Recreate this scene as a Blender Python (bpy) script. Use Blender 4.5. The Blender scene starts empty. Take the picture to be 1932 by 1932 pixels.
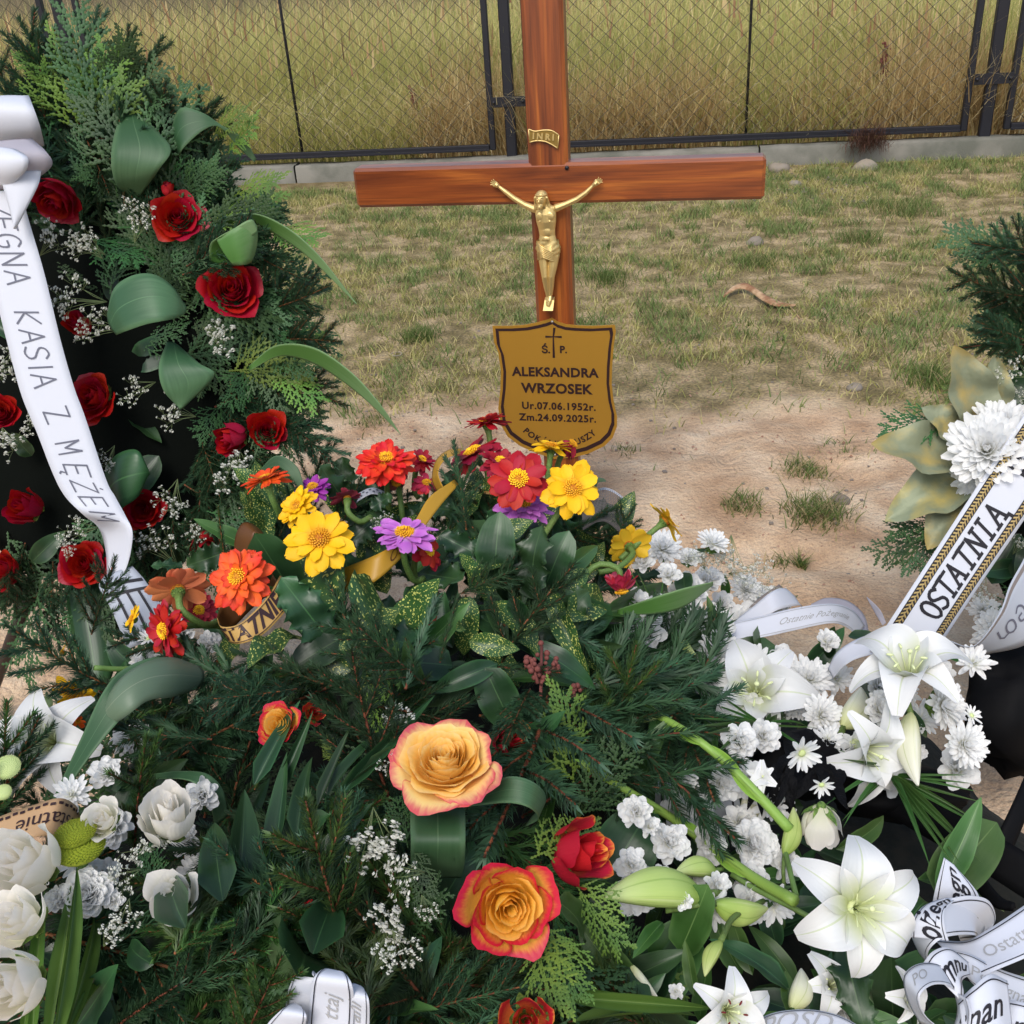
import bpy, math, random
import numpy as np
from math import sin, cos, pi, radians, atan2, sqrt
from mathutils import Vector, Matrix, noise
rnd = random.Random(7)
rng = np.random.default_rng(11)
SC = bpy.context.scene
COL = SC.collection

# ------------------------------------------------------------------ camera
PITCH, ROLL, FOC, CAMH = radians(28.5), radians(4.0), 1937.0, 1.15
F0 = Vector((0, cos(PITCH), -sin(PITCH))); R0 = Vector((1, 0, 0)); U0 = Vector((0, sin(PITCH), cos(PITCH)))
CR = cos(ROLL)*R0 - sin(ROLL)*U0
CU = sin(ROLL)*R0 + cos(ROLL)*U0
CF = F0
CP = Vector((0, 0, CAMH))
cam_d = bpy.data.cameras.new('camera'); cam = bpy.data.objects.new('camera', cam_d); COL.objects.link(cam)
M3 = Matrix((CR, CU, -CF)).transposed()
cam.matrix_world = Matrix.Translation(CP) @ M3.to_4x4()
cam_d.sensor_fit = 'HORIZONTAL'; cam_d.sensor_width = 36; cam_d.lens = 36*FOC/1932
cam_d.clip_start = .02; cam_d.clip_end = 2000
SC.camera = cam
# ------------------------------------------------------------------ light
w = bpy.data.worlds.new('World'); SC.world = w; w.use_nodes = True
nt = w.node_tree; bg = nt.nodes['Background']
sky = nt.nodes.new('ShaderNodeTexSky'); sky.sky_type = 'NISHITA'; sky.sun_disc = False
SUN_EL, SUN_AZ = radians(52), radians(200)       # azimuth clockwise from +Y; behind the viewer, a little left
sky.sun_elevation = SUN_EL; sky.sun_rotation = SUN_AZ
sky.air_density = 1.2; sky.dust_density = 2.5; sky.ozone_density = .6
nt.links.new(sky.outputs[0], bg.inputs[0]); bg.inputs[1].default_value = .13
sd = bpy.data.lights.new('sun', 'SUN'); sd.energy = 1.3; sd.angle = radians(30); sd.color = (1, .99, .98)
so = bpy.data.objects.new('sun', sd); COL.objects.link(so)
sv = Vector((sin(SUN_AZ)*cos(SUN_EL), cos(SUN_AZ)*cos(SUN_EL), sin(SUN_EL)))
so.rotation_euler = sv.to_track_quat('Z', 'Y').to_euler(); so.location = sv*20
SC.view_settings.view_transform = 'Standard'; SC.view_settings.look = 'None'
SC.view_settings.gamma = 1; SC.view_settings.use_curve_mapping = False
SC.view_settings.exposure = .62
SC.render.engine = 'CYCLES'
try:
    SC.cycles.max_bounces = 6; SC.cycles.diffuse_bounces = 3; SC.cycles.transmission_bounces = 3
except Exception: pass

# ------------------------------------------------------------------ helpers
def P(x, y, d):
    return CP + d*(CF + (x-966)/FOC*CR - (y-966)/FOC*CU)
def ground_at(x, y, z=0.0):
    r = CF + (x-966)/FOC*CR - (y-966)/FOC*CU
    return CP + r*((z-CP.z)/r.z)
def CV(fx, fy, fz):                                 # direction: right, up, towards the viewer
    return (fx*CR + fy*CU - fz*CF).normalized()
def lin(r, g=None, b=None):
    if g is None: r, g, b = r
    f = lambda c: (c/255/12.92) if c/255 <= .04045 else ((c/255+.055)/1.055)**2.4
    return (f(r), f(g), f(b), 1)
LABELS = {}
def tag(o, label=None, cat=None, group=None, kind=None):
    if label: o['label'] = label
    if cat: o['category'] = cat
    if group: o['group'] = group
    if kind: o['kind'] = kind
    return o
def link(o, parent=None):
    COL.objects.link(o)
    if parent is not None: o.parent = parent
    return o
def thing(name, label, cat, loc=(0, 0, 0), group=None, mat4=None):
    o = bpy.data.objects.new(name, None); COL.objects.link(o); o.empty_display_size = .02
    if mat4 is not None: o.matrix_world = mat4
    else: o.location = loc
    return tag(o, label, cat, group)
def obj(name, me, parent=None, m=None, mat4=None, kind=None):
    o = bpy.data.objects.new(name, me); link(o, parent)
    if mat4 is not None: o.matrix_local = mat4
    if m is not None and not me.materials: me.materials.append(m)
    if kind: o['kind'] = kind
    return o
def mesh(name, V, F, m=None, smooth=True, uv=None, col=None):
    """V list/array of verts; F list of faces OR int array (n,k)"""
    me = bpy.data.meshes.new(name)
    V = np.asarray(V, dtype=np.float32).reshape(-1, 3)
    if isinstance(F, np.ndarray):
        n, k = F.shape
        me.vertices.add(len(V)); me.vertices.foreach_set('co', V.ravel())
        me.loops.add(n*k); me.loops.foreach_set('vertex_index', F.astype(np.int32).ravel())
        me.polygons.add(n); me.polygons.foreach_set('loop_start', np.arange(0, n*k, k, dtype=np.int32))
        me.update(calc_edges=True)
    else:
        me.from_pydata([tuple(map(float, v)) for v in V], [], [tuple(f) for f in F]); me.update()
    if smooth: me.polygons.foreach_set('use_smooth', np.ones(len(me.polygons), dtype=bool))
    if uv is not None:
        ul = me.uv_layers.new(name='UVMap'); li = np.zeros(len(me.loops), dtype=np.int32)
        me.loops.foreach_get('vertex_index', li)
        ul.data.foreach_set('uv', np.asarray(uv, dtype=np.float32)[li].ravel())
    if col is not None:
        ca = me.color_attributes.new('Col', 'FLOAT_COLOR', 'POINT')
        c = np.ones((len(V), 4), dtype=np.float32); c[:, :3] = col
        ca.data.foreach_set('color', c.ravel())
    if m is not None: me.materials.append(m)
    return me
def grid_faces(nu, nv):
    i = np.arange(nu-1)[:, None]*nv + np.arange(nv-1)[None, :]
    i = i.ravel()
    return np.stack([i, i+nv, i+nv+1, i+1], 1)
class MB:
    """collects simple solids into one mesh"""
    def __init__(s): s.v = []; s.f = []
    def add(s, V, F):
        b = len(s.v); s.v += [tuple(v) for v in V]; s.f += [tuple(b+i for i in f) for f in F]
    def box(s, c, sz, M=None, ch=0):
        x, y, z = (q/2 for q in sz)
        V = [Vector((a*x, b*y, d*z)) for a in (-1, 1) for b in (-1, 1) for d in (-1, 1)]
        if M is not None: V = [M @ v for v in V]
        V = [v+Vector(c) for v in V]
        s.add(V, [(0, 1, 3, 2), (4, 6, 7, 5), (0, 4, 5, 1), (2, 3, 7, 6), (0, 2, 6, 4), (1, 5, 7, 3)])
    def tube(s, pts, rad, n=6, cap=True):
        pts = [Vector(p) for p in pts]; m = len(pts)
        if not hasattr(rad, '__len__'): rad = [rad]*m
        V = []; F = []
        up = Vector((0, 0, 1))
        t0 = (pts[1]-pts[0]).normalized()
        a = t0.cross(up)
        if a.length < .1: a = t0.cross(Vector((1, 0, 0)))
        a.normalize()
        for i, p in enumerate(pts):
            t = (pts[min(i+1, m-1)]-pts[max(i-1, 0)]).normalized()
            a = (a - t*a.dot(t)).normalized(); b = t.cross(a)
            for k in range(n):
                q = 2*pi*k/n
                V.append(p + float(rad[i])*(cos(q)*a+sin(q)*b))
        for i in range(m-1):
            for k in range(n):
                F.append((i*n+k, i*n+(k+1) % n, (i+1)*n+(k+1) % n, (i+1)*n+k))
        if cap: F += [tuple(range(n-1, -1, -1)), tuple((m-1)*n+k for k in range(n))]
        s.add(V, F)
    def ball(s, c, r, nu=10, nv=7, M=None):
        if not hasattr(r, '__len__'): r = (r, r, r)
        V = []; F = []
        for j in range(nv+1):
            th = pi*j/nv
            for i in range(nu):
                ph = 2*pi*i/nu
                v = Vector((r[0]*sin(th)*cos(ph), r[1]*sin(th)*sin(ph), r[2]*cos(th)))
                if M is not None: v = M @ v
                V.append(v+Vector(c))
        for j in range(nv):
            for i in range(nu):
                F.append((j*nu+i, (j+1)*nu+i, (j+1)*nu+(i+1) % nu, j*nu+(i+1) % nu))
        s.add(V, F)
    def me(s, name, m=None, smooth=True): return mesh(name, s.v, s.f, m, smooth)
def crom(pts, n):
    """Catmull-Rom through pts, n samples"""
    P_ = [np.asarray(p, float) for p in pts]
    P_ = [2*P_[0]-P_[1]] + P_ + [2*P_[-1]-P_[-2]]
    out = []
    segs = len(P_)-3
    for k in range(n):
        t = k/(n-1)*segs; i = min(int(t), segs-1); t -= i
        a, b, c, d = P_[i:i+4]
        out.append(.5*((2*b)+(-a+c)*t+(2*a-5*b+4*c-d)*t*t+(-a+3*b-3*c+d)*t**3))
    return np.array(out)
def frame(y, z, o, s=(1, 1, 1)):
    """matrix: local Y along y, local Z near z"""
    y = Vector(y).normalized(); z = Vector(z); z = z - y*z.dot(y)
    if z.length < 1e-5: z = y.orthogonal()
    z.normalize(); x = y.cross(z)
    if not hasattr(s, '__len__'): s = (s, s, s)
    M = Matrix((x*s[0], y*s[1], z*s[2])).transposed().to_4x4()
    M.translation = Vector(o); return M
def frameZ(z, spin, o, s=1):
    z = Vector(z).normalized(); q = z.to_track_quat('Z', 'Y')
    return Matrix.Translation(Vector(o)) @ q.to_matrix().to_4x4() @ Matrix.Rotation(spin, 4, 'Z') @ Matrix.Scale(s, 4)
def npnoise(x, y, seed=0, oct=4, f=1.0):
    """cheap value noise on arrays"""
    r = np.random.default_rng(seed); T = r.random((256, 256))
    tot = np.zeros_like(x, dtype=float); a = 1; n = 0
    for o in range(oct):
        xx = x*f + 37.1*o; yy = y*f + 11.7*o
        xi = np.floor(xx).astype(int); yi = np.floor(yy).astype(int); tx = xx-xi; ty = yy-yi
        tx = tx*tx*(3-2*tx); ty = ty*ty*(3-2*ty)
        g = lambda i, j: T[(xi+i) % 256, (yi+j) % 256]
        tot += a*((g(0, 0)*(1-tx)+g(1, 0)*tx)*(1-ty)+(g(0, 1)*(1-tx)+g(1, 1)*tx)*ty)
        n += a; a *= .55; f *= 2.03
    return tot/n

# ------------------------------------------------------------------ materials
def mat(name, col, rough=.55, var=.12, nz=None, metal=0, trans=0, bump=None, spec=.4, coat=0, coord='Object'):
    m = bpy.data.materials.new(name); m.use_nodes = True; t = m.node_tree; N = t.nodes; L = t.links
    b = N['Principled BSDF']; b.inputs['Roughness'].default_value = rough; b.inputs['Metallic'].default_value = metal
    b.inputs['Specular IOR Level'].default_value = spec
    if coat: b.inputs['Coat Weight'].default_value = coat; b.inputs['Coat Roughness'].default_value = .15
    rgb = N.new('ShaderNodeRGB'); rgb.outputs[0].default_value = col; out = rgb.outputs[0]
    tc = N.new('ShaderNodeTexCoord')
    if nz:                                           # (scale, colour2, lo, hi)
        n = N.new('ShaderNodeTexNoise'); n.inputs['Scale'].default_value = nz[0]; n.inputs['Detail'].default_value = 5
        L.new(tc.outputs[coord], n.inputs['Vector'])
        mr = N.new('ShaderNodeMapRange'); mr.inputs[1].default_value = nz[2]; mr.inputs[2].default_value = nz[3]
        L.new(n.outputs[0], mr.inputs[0])
        mx = N.new('ShaderNodeMix'); mx.data_type = 'RGBA'
        L.new(mr.outputs[0], mx.inputs[0]); L.new(out, mx.inputs[6]); mx.inputs[7].default_value = nz[1]
        out = mx.outputs[2]
    if var:
        oi = N.new('ShaderNodeObjectInfo'); mr = N.new('ShaderNodeMapRange')
        mr.inputs[3].default_value = 1-var; mr.inputs[4].default_value = 1+var
        L.new(oi.outputs['Random'], mr.inputs[0])
        hs = N.new('ShaderNodeHueSaturation'); L.new(mr.outputs[0], hs.inputs['Value']); L.new(out, hs.inputs['Color'])
        mr2 = N.new('ShaderNodeMapRange'); mr2.inputs[3].default_value = .5-.08*var; mr2.inputs[4].default_value = .5+.08*var
        L.new(oi.outputs['Random'], mr2.inputs[0]); L.new(mr2.outputs[0], hs.inputs['Hue'])
        out = hs.outputs[0]

    L.new(out, b.inputs['Base Color'])
    if bump:
        n = N.new('ShaderNodeTexNoise'); n.inputs['Scale'].default_value = bump[0]; n.inputs['Detail'].default_value = 4
        L.new(tc.outputs[coord], n.inputs['Vector'])
        if len(bump) > 2:
            mp = N.new('ShaderNodeMapping'); mp.inputs['Scale'].default_value = bump[2]
            L.new(tc.outputs[coord], mp.inputs[0]); L.new(mp.outputs[0], n.inputs['Vector'])
        bp = N.new('ShaderNodeBump'); bp.inputs['Strength'].default_value = bump[1]; bp.inputs['Distance'].default_value = .002
        L.new(n.outputs[0], bp.inputs['Height']); L.new(bp.outputs[0], b.inputs['Normal'])
    if trans:
        tr = N.new('ShaderNodeBsdfTranslucent'); L.new(out, tr.inputs[0])
        ms = N.new('ShaderNodeMixShader'); ms.inputs[0].default_value = trans
        L.new(b.outputs[0], ms.inputs[1]); L.new(tr.outputs[0], ms.inputs[2])
        L.new(ms.outputs[0], N['Material Output'].inputs[0])
    return m
def mat_uv(name, c_in, c_edge, rough=.5, e0=.5, e1=1.0, var=.08, trans=.2, back=None, vein=None, base=None, rib=None):
    """petal / leaf material: colour runs from c_in to c_edge towards the rim (UV), optional other side, base tint, veins"""
    m = mat(name, c_in, rough, var, trans=0); t = m.node_tree; N = t.nodes; L = t.links; b = N['Principled BSDF']
    src = b.inputs['Base Color'].links[0].from_node
    uv = N.new('ShaderNodeUVMap'); uv.uv_map = 'UVMap'; sp = N.new('ShaderNodeSeparateXYZ'); L.new(uv.outputs[0], sp.inputs[0])
    def M(op, a, bb=None, c=None):
        n = N.new('ShaderNodeMath'); n.operation = op
        for i, q in enumerate((a, bb, c)):
            if q is None: continue
            if isinstance(q, (int, float)): n.inputs[i].default_value = q
            else: L.new(q, n.inputs[i])
        return n.outputs[0]
    au = M('ABSOLUTE', M('MULTIPLY_ADD', sp.outputs[0], 2.0, -1.0))
    nz = N.new('ShaderNodeTexNoise'); nz.inputs['Scale'].default_value = 5
    mp = N.new('ShaderNodeMapping'); mp.inputs['Scale'].default_value = (3, .5, 1); L.new(uv.outputs[0], mp.inputs[0]); L.new(mp.outputs[0], nz.inputs['Vector'])
    e = M('MAXIMUM', M('POWER', sp.outputs[1], 1.0), M('MULTIPLY', M('POWER', au, 2.0), .93))
    e = M('ADD', e, M('MULTIPLY_ADD', nz.outputs[0], .3, -.15))
    mr = N.new('ShaderNodeMapRange'); mr.interpolation_type = 'SMOOTHSTEP'; mr.inputs[1].default_value = e0; mr.inputs[2].default_value = e1
    L.new(e, mr.inputs[0])
    def mix(f, a, bb):
        x = N.new('ShaderNodeMix'); x.data_type = 'RGBA'
        if isinstance(f, (int, float)): x.inputs[0].default_value = f
        else: L.new(f, x.inputs[0])
        for i, q in ((6, a), (7, bb)):
            if isinstance(q, tuple): x.inputs[i].default_value = q
            else: L.new(q, x.inputs[i])
        return x.outputs[2]
    rgb = [n for n in N if n.bl_idname == 'ShaderNodeRGB'][0]
    old = rgb.outputs[0].links[0].to_socket
    c = mix(mr.outputs[0], rgb.outputs[0], c_edge)
    if base:
        m2 = N.new('ShaderNodeMapRange'); m2.inputs[1].default_value = .45; m2.inputs[2].default_value = 0
        L.new(sp.outputs[1], m2.inputs[0]); c = mix(m2.outputs[0], c, base)
    if back:
        g = N.new('ShaderNodeNewGeometry'); c = mix(g.outputs['Backfacing'], c, back)
    if vein:                                          # (colour, width)
        v = M('LESS_THAN', au, vein[1]); c = mix(M('MULTIPLY', v, vein[2] if len(vein) > 2 else .7), c, vein[0])
    L.new(c, old)
    # lengthwise ribs as fine relief
    wv = M('SINE', M('MULTIPLY', sp.outputs[0], 60.0))
    bp = N.new('ShaderNodeBump'); bp.inputs['Strength'].default_value = .035 if 'leaf' in name or 'sheath' in name else .10; bp.inputs['Distance'].default_value = .0006
    L.new(M('ADD', wv, M('MULTIPLY', nz.outputs[0], 3.0)), bp.inputs['Height']); L.new(bp.outputs[0], b.inputs['Normal'])
    if trans:
        fin = b.inputs['Base Color'].links[0].from_socket
        tr = N.new('ShaderNodeBsdfTranslucent'); L.new(fin, tr.inputs[0])
        ms = N.new('ShaderNodeMixShader'); ms.inputs[0].default_value = trans
        L.new(b.outputs[0], ms.inputs[1]); L.new(tr.outputs[0], ms.inputs[2])
        L.new(ms.outputs[0], N['Material Output'].inputs[0])
    return m
def mat_attr(name, rough=.7, trans=.25):
    m = bpy.data.materials.new(name); m.use_nodes = True; N = m.node_tree.nodes; L = m.node_tree.links
    b = N['Principled BSDF']; b.inputs['Roughness'].default_value = rough; b.inputs['Specular IOR Level'].default_value = .2
    a = N.new('ShaderNodeAttribute'); a.attribute_name = 'Col'; L.new(a.outputs[0], b.inputs['Base Color'])
    tr = N.new('ShaderNodeBsdfTranslucent'); L.new(a.outputs[0], tr.inputs[0]); ms = N.new('ShaderNodeMixShader'); ms.inputs[0].default_value = trans
    L.new(b.outputs[0], ms.inputs[1]); L.new(tr.outputs[0], ms.inputs[2]); L.new(ms.outputs[0], N['Material Output'].inputs[0])
    return m
def mat_wood(name, axis):
    m = bpy.data.materials.new(name); m.use_nodes = True; N = m.node_tree.nodes; L = m.node_tree.links
    b = N['Principled BSDF']; b.inputs['Roughness'].default_value = .42; b.inputs['Coat Weight'].default_value = .3; b.inputs['Coat Roughness'].default_value = .22
    tc = N.new('ShaderNodeTexCoord'); mp = N.new('ShaderNodeMapping'); L.new(tc.outputs['Object'], mp.inputs[0])
    s = [26, 26, 26]; s[axis] = 2.0; mp.inputs['Scale'].default_value = s
    n1 = N.new('ShaderNodeTexNoise'); n1.inputs['Scale'].default_value = 1.0; n1.inputs['Detail'].default_value = 5; n1.inputs['Distortion'].default_value = 1.2; L.new(mp.outputs[0], n1.inputs['Vector'])
    mp2 = N.new('ShaderNodeMapping'); L.new(tc.outputs['Object'], mp2.inputs[0]); s2 = [280, 280, 280]; s2[axis] = 9; mp2.inputs['Scale'].default_value = s2
    n2 = N.new('ShaderNodeTexNoise'); n2.inputs['Scale'].default_value = 1.0; n2.inputs['Detail'].default_value = 3; L.new(mp2.outputs[0], n2.inputs['Vector'])
    cr = N.new('ShaderNodeValToRGB'); e = cr.color_ramp.elements
    e[0].position = .3; e[0].color = lin(98, 42, 14); e[1].position = .72; e[1].color = lin(190, 108, 40)
    x = cr.color_ramp.elements.new(.5); x.color = lin(142, 70, 24)
    L.new(n1.outputs[0], cr.inputs[0])
    mx = N.new('ShaderNodeMix'); mx.data_type = 'RGBA'; mx.blend_type = 'MULTIPLY'; mx.inputs[0].default_value = .45
    r2 = N.new('ShaderNodeValToRGB'); r2.color_ramp.elements[0].position = .33; r2.color_ramp.elements[0].color = (.22, .18, .15, 1); r2.color_ramp.elements[1].position = .6; r2.color_ramp.elements[1].color = (1, 1, 1, 1)
    L.new(n2.outputs[0], r2.inputs[0]); L.new(cr.outputs[0], mx.inputs[6]); L.new(r2.outputs[0], mx.inputs[7]); L.new(mx.outputs[2], b.inputs['Base Color'])
    bp = N.new('ShaderNodeBump'); bp.inputs['Strength'].default_value = .12; bp.inputs['Distance'].default_value = .001; L.new(n2.outputs[0], bp.inputs['Height']); L.new(bp.outputs[0], b.inputs['Normal'])
    return m

MT = {}
MT['red'] = mat_uv('red_rose_petal', lin(184, 14, 30), lin(156, 8, 24), .5, .5, 1.1, .12, .25, back=lin(180, 26, 48))
MT['yel_in'] = mat_uv('yellow_rose_petal', lin(255, 212, 112), lin(254, 220, 156), .5, .75, 1.15, .03, .4, base=lin(253, 190, 80))
MT['yel_out'] = mat_uv('pink_edged_rose_petal', lin(254, 216, 140), lin(226, 96, 104), .5, .72, 1.0, .05, .35, back=lin(228, 104, 104), base=lin(248, 176, 80))
MT['fire_in'] = mat_uv('orange_rose_petal', lin(255, 212, 84), lin(254, 204, 110), .5, .6, 1.1, .04, .4, base=lin(253, 184, 54))
MT['fire_out'] = mat_uv('red_edged_rose_petal', lin(253, 196, 78), lin(206, 34, 60), .5, .56, .92, .06, .3, back=lin(205, 40, 60), base=lin(240, 150, 40))
MT['fire_bud'] = mat_uv('crimson_bud_petal', lin(206, 40, 58), lin(240, 160, 70), .5, .86, 1.02, .1, .2, back=lin(196, 34, 52), base=lin(244, 150, 60))
MT['white'] = mat_uv('white_petal', lin(226, 226, 224), lin(230, 230, 228), .55, .5, 1, .02, .35, base=lin(222, 224, 190))
MT['mumw'] = mat_uv('chrysanthemum_petal', lin(246, 246, 244), lin(248, 248, 246), .6, .5, 1, .02, .45, base=lin(230, 232, 206))
MT['cream'] = mat_uv('cream_rose_petal', lin(242, 239, 226), lin(244, 238, 228), .55, .5, 1, .02, .42, base=lin(226, 224, 180))
MT['lily'] = mat_uv('lily_petal', lin(224, 225, 222), lin(228, 228, 226), .5, .5, 1, .02, .25, vein=(lin(190, 202, 150), .04, .6), base=lin(206, 214, 150))
MT['zred'] = mat_uv('red_zinnia_petal', lin(180, 10, 16), lin(166, 6, 16), .6, .5, 1, .1, .15, back=lin(176, 50, 60))
MT['zcrim'] = mat_uv('crimson_zinnia_petal', lin(150, 18, 40), lin(160, 24, 50), .6, .5, 1, .1, .15, back=lin(160, 60, 80))
MT['zpink'] = mat_uv('faded_pink_zinnia_petal', lin(196, 50, 76), lin(176, 34, 50), .6, .5, 1, .1, .15, back=lin(200, 80, 100))
MT['zoryel'] = mat_uv('orange_red_zinnia_petal', lin(238, 96, 40), lin(220, 36, 24), .6, .3, .8, .08, .15, base=lin(244, 170, 80))
MT['zyel'] = mat_uv('yellow_zinnia_petal', lin(248, 196, 10), lin(246, 190, 8), .6, .5, 1, .05, .2, back=lin(222, 180, 40), base=lin(226, 150, 10))
MT['zor'] = mat_uv('orange_zinnia_petal', lin(236, 92, 26), lin(220, 66, 30), .6, .5, 1, .1, .15, back=lin(206, 116, 74), base=lin(230, 120, 30))
MT['zvio'] = mat_uv('violet_zinnia_petal', lin(196, 104, 200), lin(206, 124, 206), .6, .5, 1, .06, .2, back=lin(176, 120, 170), base=lin(226, 190, 226))
MT['zpur'] = mat_uv('purple_zinnia_petal', lin(156, 50, 156), lin(160, 60, 160), .6, .5, 1, .06, .2)
MT['zdead'] = mat_uv('withered_zinnia_petal', lin(176, 96, 84), lin(150, 60, 56), .8, .3, 1, .2, .1)
MT['disk'] = mat('zinnia_disk', lin(170, 96, 20), .8, .1, nz=(30, lin(224, 160, 30), .45, .6), bump=(60, .6))
MT['flor'] = mat('zinnia_florets', lin(240, 180, 30), .7, .2)
MT['green'] = mat('flower_stem', lin(104, 132, 66), .6, .15, nz=(20, lin(86, 108, 50), .4, .6))
MT['sepal'] = mat('green_sepal', lin(110, 140, 60), .6, .1, nz=(10, lin(70, 100, 40), .4, .6), bump=(40, .5))
MT['leaf'] = mat_uv('dark_glossy_leaf', lin(32, 58, 32), lin(56, 88, 50), .36, .4, 1.1, .3, .12, vein=(lin(70, 100, 60), .03), back=lin(74, 98, 64))
MT['leaf2'] = mat_uv('mid_green_leaf', lin(54, 88, 38), lin(84, 118, 62), .42, .4, 1.1, .22, .18, vein=(lin(110, 140, 80), .03), back=lin(96, 120, 76))
MT['leafb'] = mat_uv('grey_green_leaf', lin(96, 116, 92), lin(104, 122, 98), .45, .5, 1, .1, .12, vein=(lin(130, 140, 116), .02), back=lin(112, 126, 104))
MT['blade'] = mat_uv('strap_leaf', lin(48, 82, 50), lin(92, 124, 88), .52, .35, 1.05, .15, .15, vein=(lin(84, 116, 80), .02), back=lin(70, 100, 60))
MT['bladeL'] = mat_uv('light_strap_leaf', lin(76, 116, 52), lin(116, 144, 98), .5, .35, 1.05, .12, .18, back=lin(120, 146, 90))
MT['grassb'] = mat_uv('grass_leaf', lin(84, 112, 44), lin(70, 100, 40), .5, .5, 1, .15, .2, vein=(lin(130, 150, 80), .04))
MT['glad'] = mat_uv('gladiolus_sheath', lin(124, 160, 62), lin(140, 176, 80), .45, .5, 1, .1, .15)
MT['gold_leaf'] = mat('gold_sprayed_leaf', lin(174, 152, 84), .55, .12, nz=(2.2, lin(124, 130, 104), .36, .56), metal=.15, coord='Object', bump=(12, .5))
MT['spec'] = mat('speckled_leaf', lin(50, 84, 40), .4, .12, trans=.12)
def speckle(m, c2, sc):
    N = m.node_tree.nodes; L = m.node_tree.links
    rgb = [n for n in N if n.bl_idname == 'ShaderNodeRGB'][0]; old = [l.to_socket for l in rgb.outputs[0].links]
    uv = N.new('ShaderNodeUVMap'); uv.uv_map = 'UVMap'; mp = N.new('ShaderNodeMapping'); mp.inputs['Scale'].default_value = (1, 2.2, 1); L.new(uv.outputs[0], mp.inputs[0])
    n = N.new('ShaderNodeTexNoise'); n.inputs['Scale'].default_value = sc; n.inputs['Detail'].default_value = 3; L.new(mp.outputs[0], n.inputs['Vector'])
    n2 = N.new('ShaderNodeTexVoronoi'); n2.inputs['Scale'].default_value = sc*1.3; L.new(mp.outputs[0], n2.inputs['Vector'])
    a = N.new('ShaderNodeMath'); a.operation = 'SUBTRACT'; L.new(n.outputs[0], a.inputs[0])
    b2 = N.new('ShaderNodeMath'); b2.operation = 'MULTIPLY'; b2.inputs[1].default_value = .32; L.new(n2.outputs[0], b2.inputs[0]); L.new(b2.outputs[0], a.inputs[1])
    mr = N.new('ShaderNodeMapRange'); mr.inputs[1].default_value = .43; mr.inputs[2].default_value = .47; L.new(a.outputs[0], mr.inputs[0])
    mx = N.new('ShaderNodeMix'); mx.data_type = 'RGBA'; L.new(mr.outputs[0], mx.inputs[0]); L.new(rgb.outputs[0], mx.inputs[6]); mx.inputs[7].default_value = c2
    for o in old: L.new(mx.outputs[2], o)
speckle(MT['spec'], lin(206, 206, 110), 14)
MT['needle'] = mat('spruce_needles', lin(46, 74, 50), .5, .35, nz=(2.5, lin(62, 94, 60), .4, .6), trans=.15)
MT['needle2'] = mat('green_spruce_needles', lin(74, 104, 48), .5, .35, nz=(2.5, lin(54, 84, 44), .4, .6), trans=.15)
MT['twig'] = mat('spruce_twig_bark', lin(132, 76, 46), .8, .2, nz=(20, lin(96, 54, 36), .4, .6))
MT['thuja'] = mat('thuja_scales', lin(56, 90, 44), .55, .3, nz=(3, lin(40, 70, 38), .4, .6), trans=.15)
MT['thujay'] = mat('yellow_green_thuja', lin(108, 134, 50), .55, .25, nz=(2, lin(80, 112, 48), .4, .6), trans=.15)
MT['gyp'] = mat('babys_breath', lin(228, 228, 218), .8, .06, trans=.3)
MT['gypstem'] = mat('babys_breath_stem', lin(120, 134, 88), .7, .1)
MT['ribbon'] = mat('white_satin', lin(214, 217, 225), .6, .02, trans=.2, spec=.5, bump=(8, .1))
MT['ribbong'] = mat('grey_satin', lin(176, 182, 192), .6, .02, trans=.15, bump=(8, .1))
MT['organza'] = mat('pale_organza', lin(206, 202, 210), .65, .02, trans=.5)
MT['tan'] = mat('tan_ribbon', lin(190, 150, 84), .45, .03, trans=.15, bump=(300, .15, (1, 8, 1)))
MT['craft'] = mat('craft_ribbon', lin(186, 150, 110), .6, .02, trans=.1)
MT['ochre'] = mat('ochre_ribbon', lin(190, 146, 46), .4, .03, trans=.2)
MT['brownr'] = mat('brown_ribbon', lin(110, 70, 34), .4, .03, trans=.3)
MT['ink'] = mat('black_ink', lin(24, 22, 30), .6, 0)
MT['inkb'] = mat('dark_brown_ink', lin(48, 26, 26), .5, 0)
MT['inkg'] = mat('grey_marker', lin(92, 94, 108), .5, 0)
MT['inks'] = mat('pale_grey_print', lin(160, 160, 160), .5, 0)
MT['goldt'] = mat('gold_thread', lin(168, 146, 96), .5, .1, metal=.4)
MT['gold'] = mat('gold_casting', lin(222, 194, 130), .42, 0, metal=.75, bump=(30, .05))
MT['goldd'] = mat('darker_gold', lin(150, 122, 62), .5, 0, metal=.6)  # darker than the rim, for the plate behind the letters
MT['plaque'] = mat('brushed_gold_plate', lin(196, 146, 56), .40, 0, metal=.5, bump=(300, .25, (1, .02, 1)))
MT['plaqueedge'] = mat('plate_edge', lin(160, 130, 70), .4, 0, metal=.6)
MT['steel'] = mat('screw_steel', lin(180, 176, 168), .3, 0, metal=.9)
MT['black'] = mat('black_foil', lin(8, 8, 10), .7, 0, bump=(20, .8), spec=.12)
MT['blackm'] = mat('black_painted_steel', lin(26, 26, 34), .45, .05, bump=(40, .2))
MT['wire'] = mat('coated_wire', lin(78, 72, 54), .6, 0)
MT['rod'] = mat('brown_wood_leg', lin(44, 32, 28), .6, .1)
MT['shade_base'] = mat('shade_black_core', (.004, .005, .004, 1), 1, 0, bump=(30, 1), spec=.05)  # shade deep between the foliage, put into a near-black base colour
MT['concrete'] = mat('weathered_concrete', lin(128, 124, 114), .9, 0, nz=(6, lin(94, 94, 84), .35, .65), bump=(120, .9), coord='Object')
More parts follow.
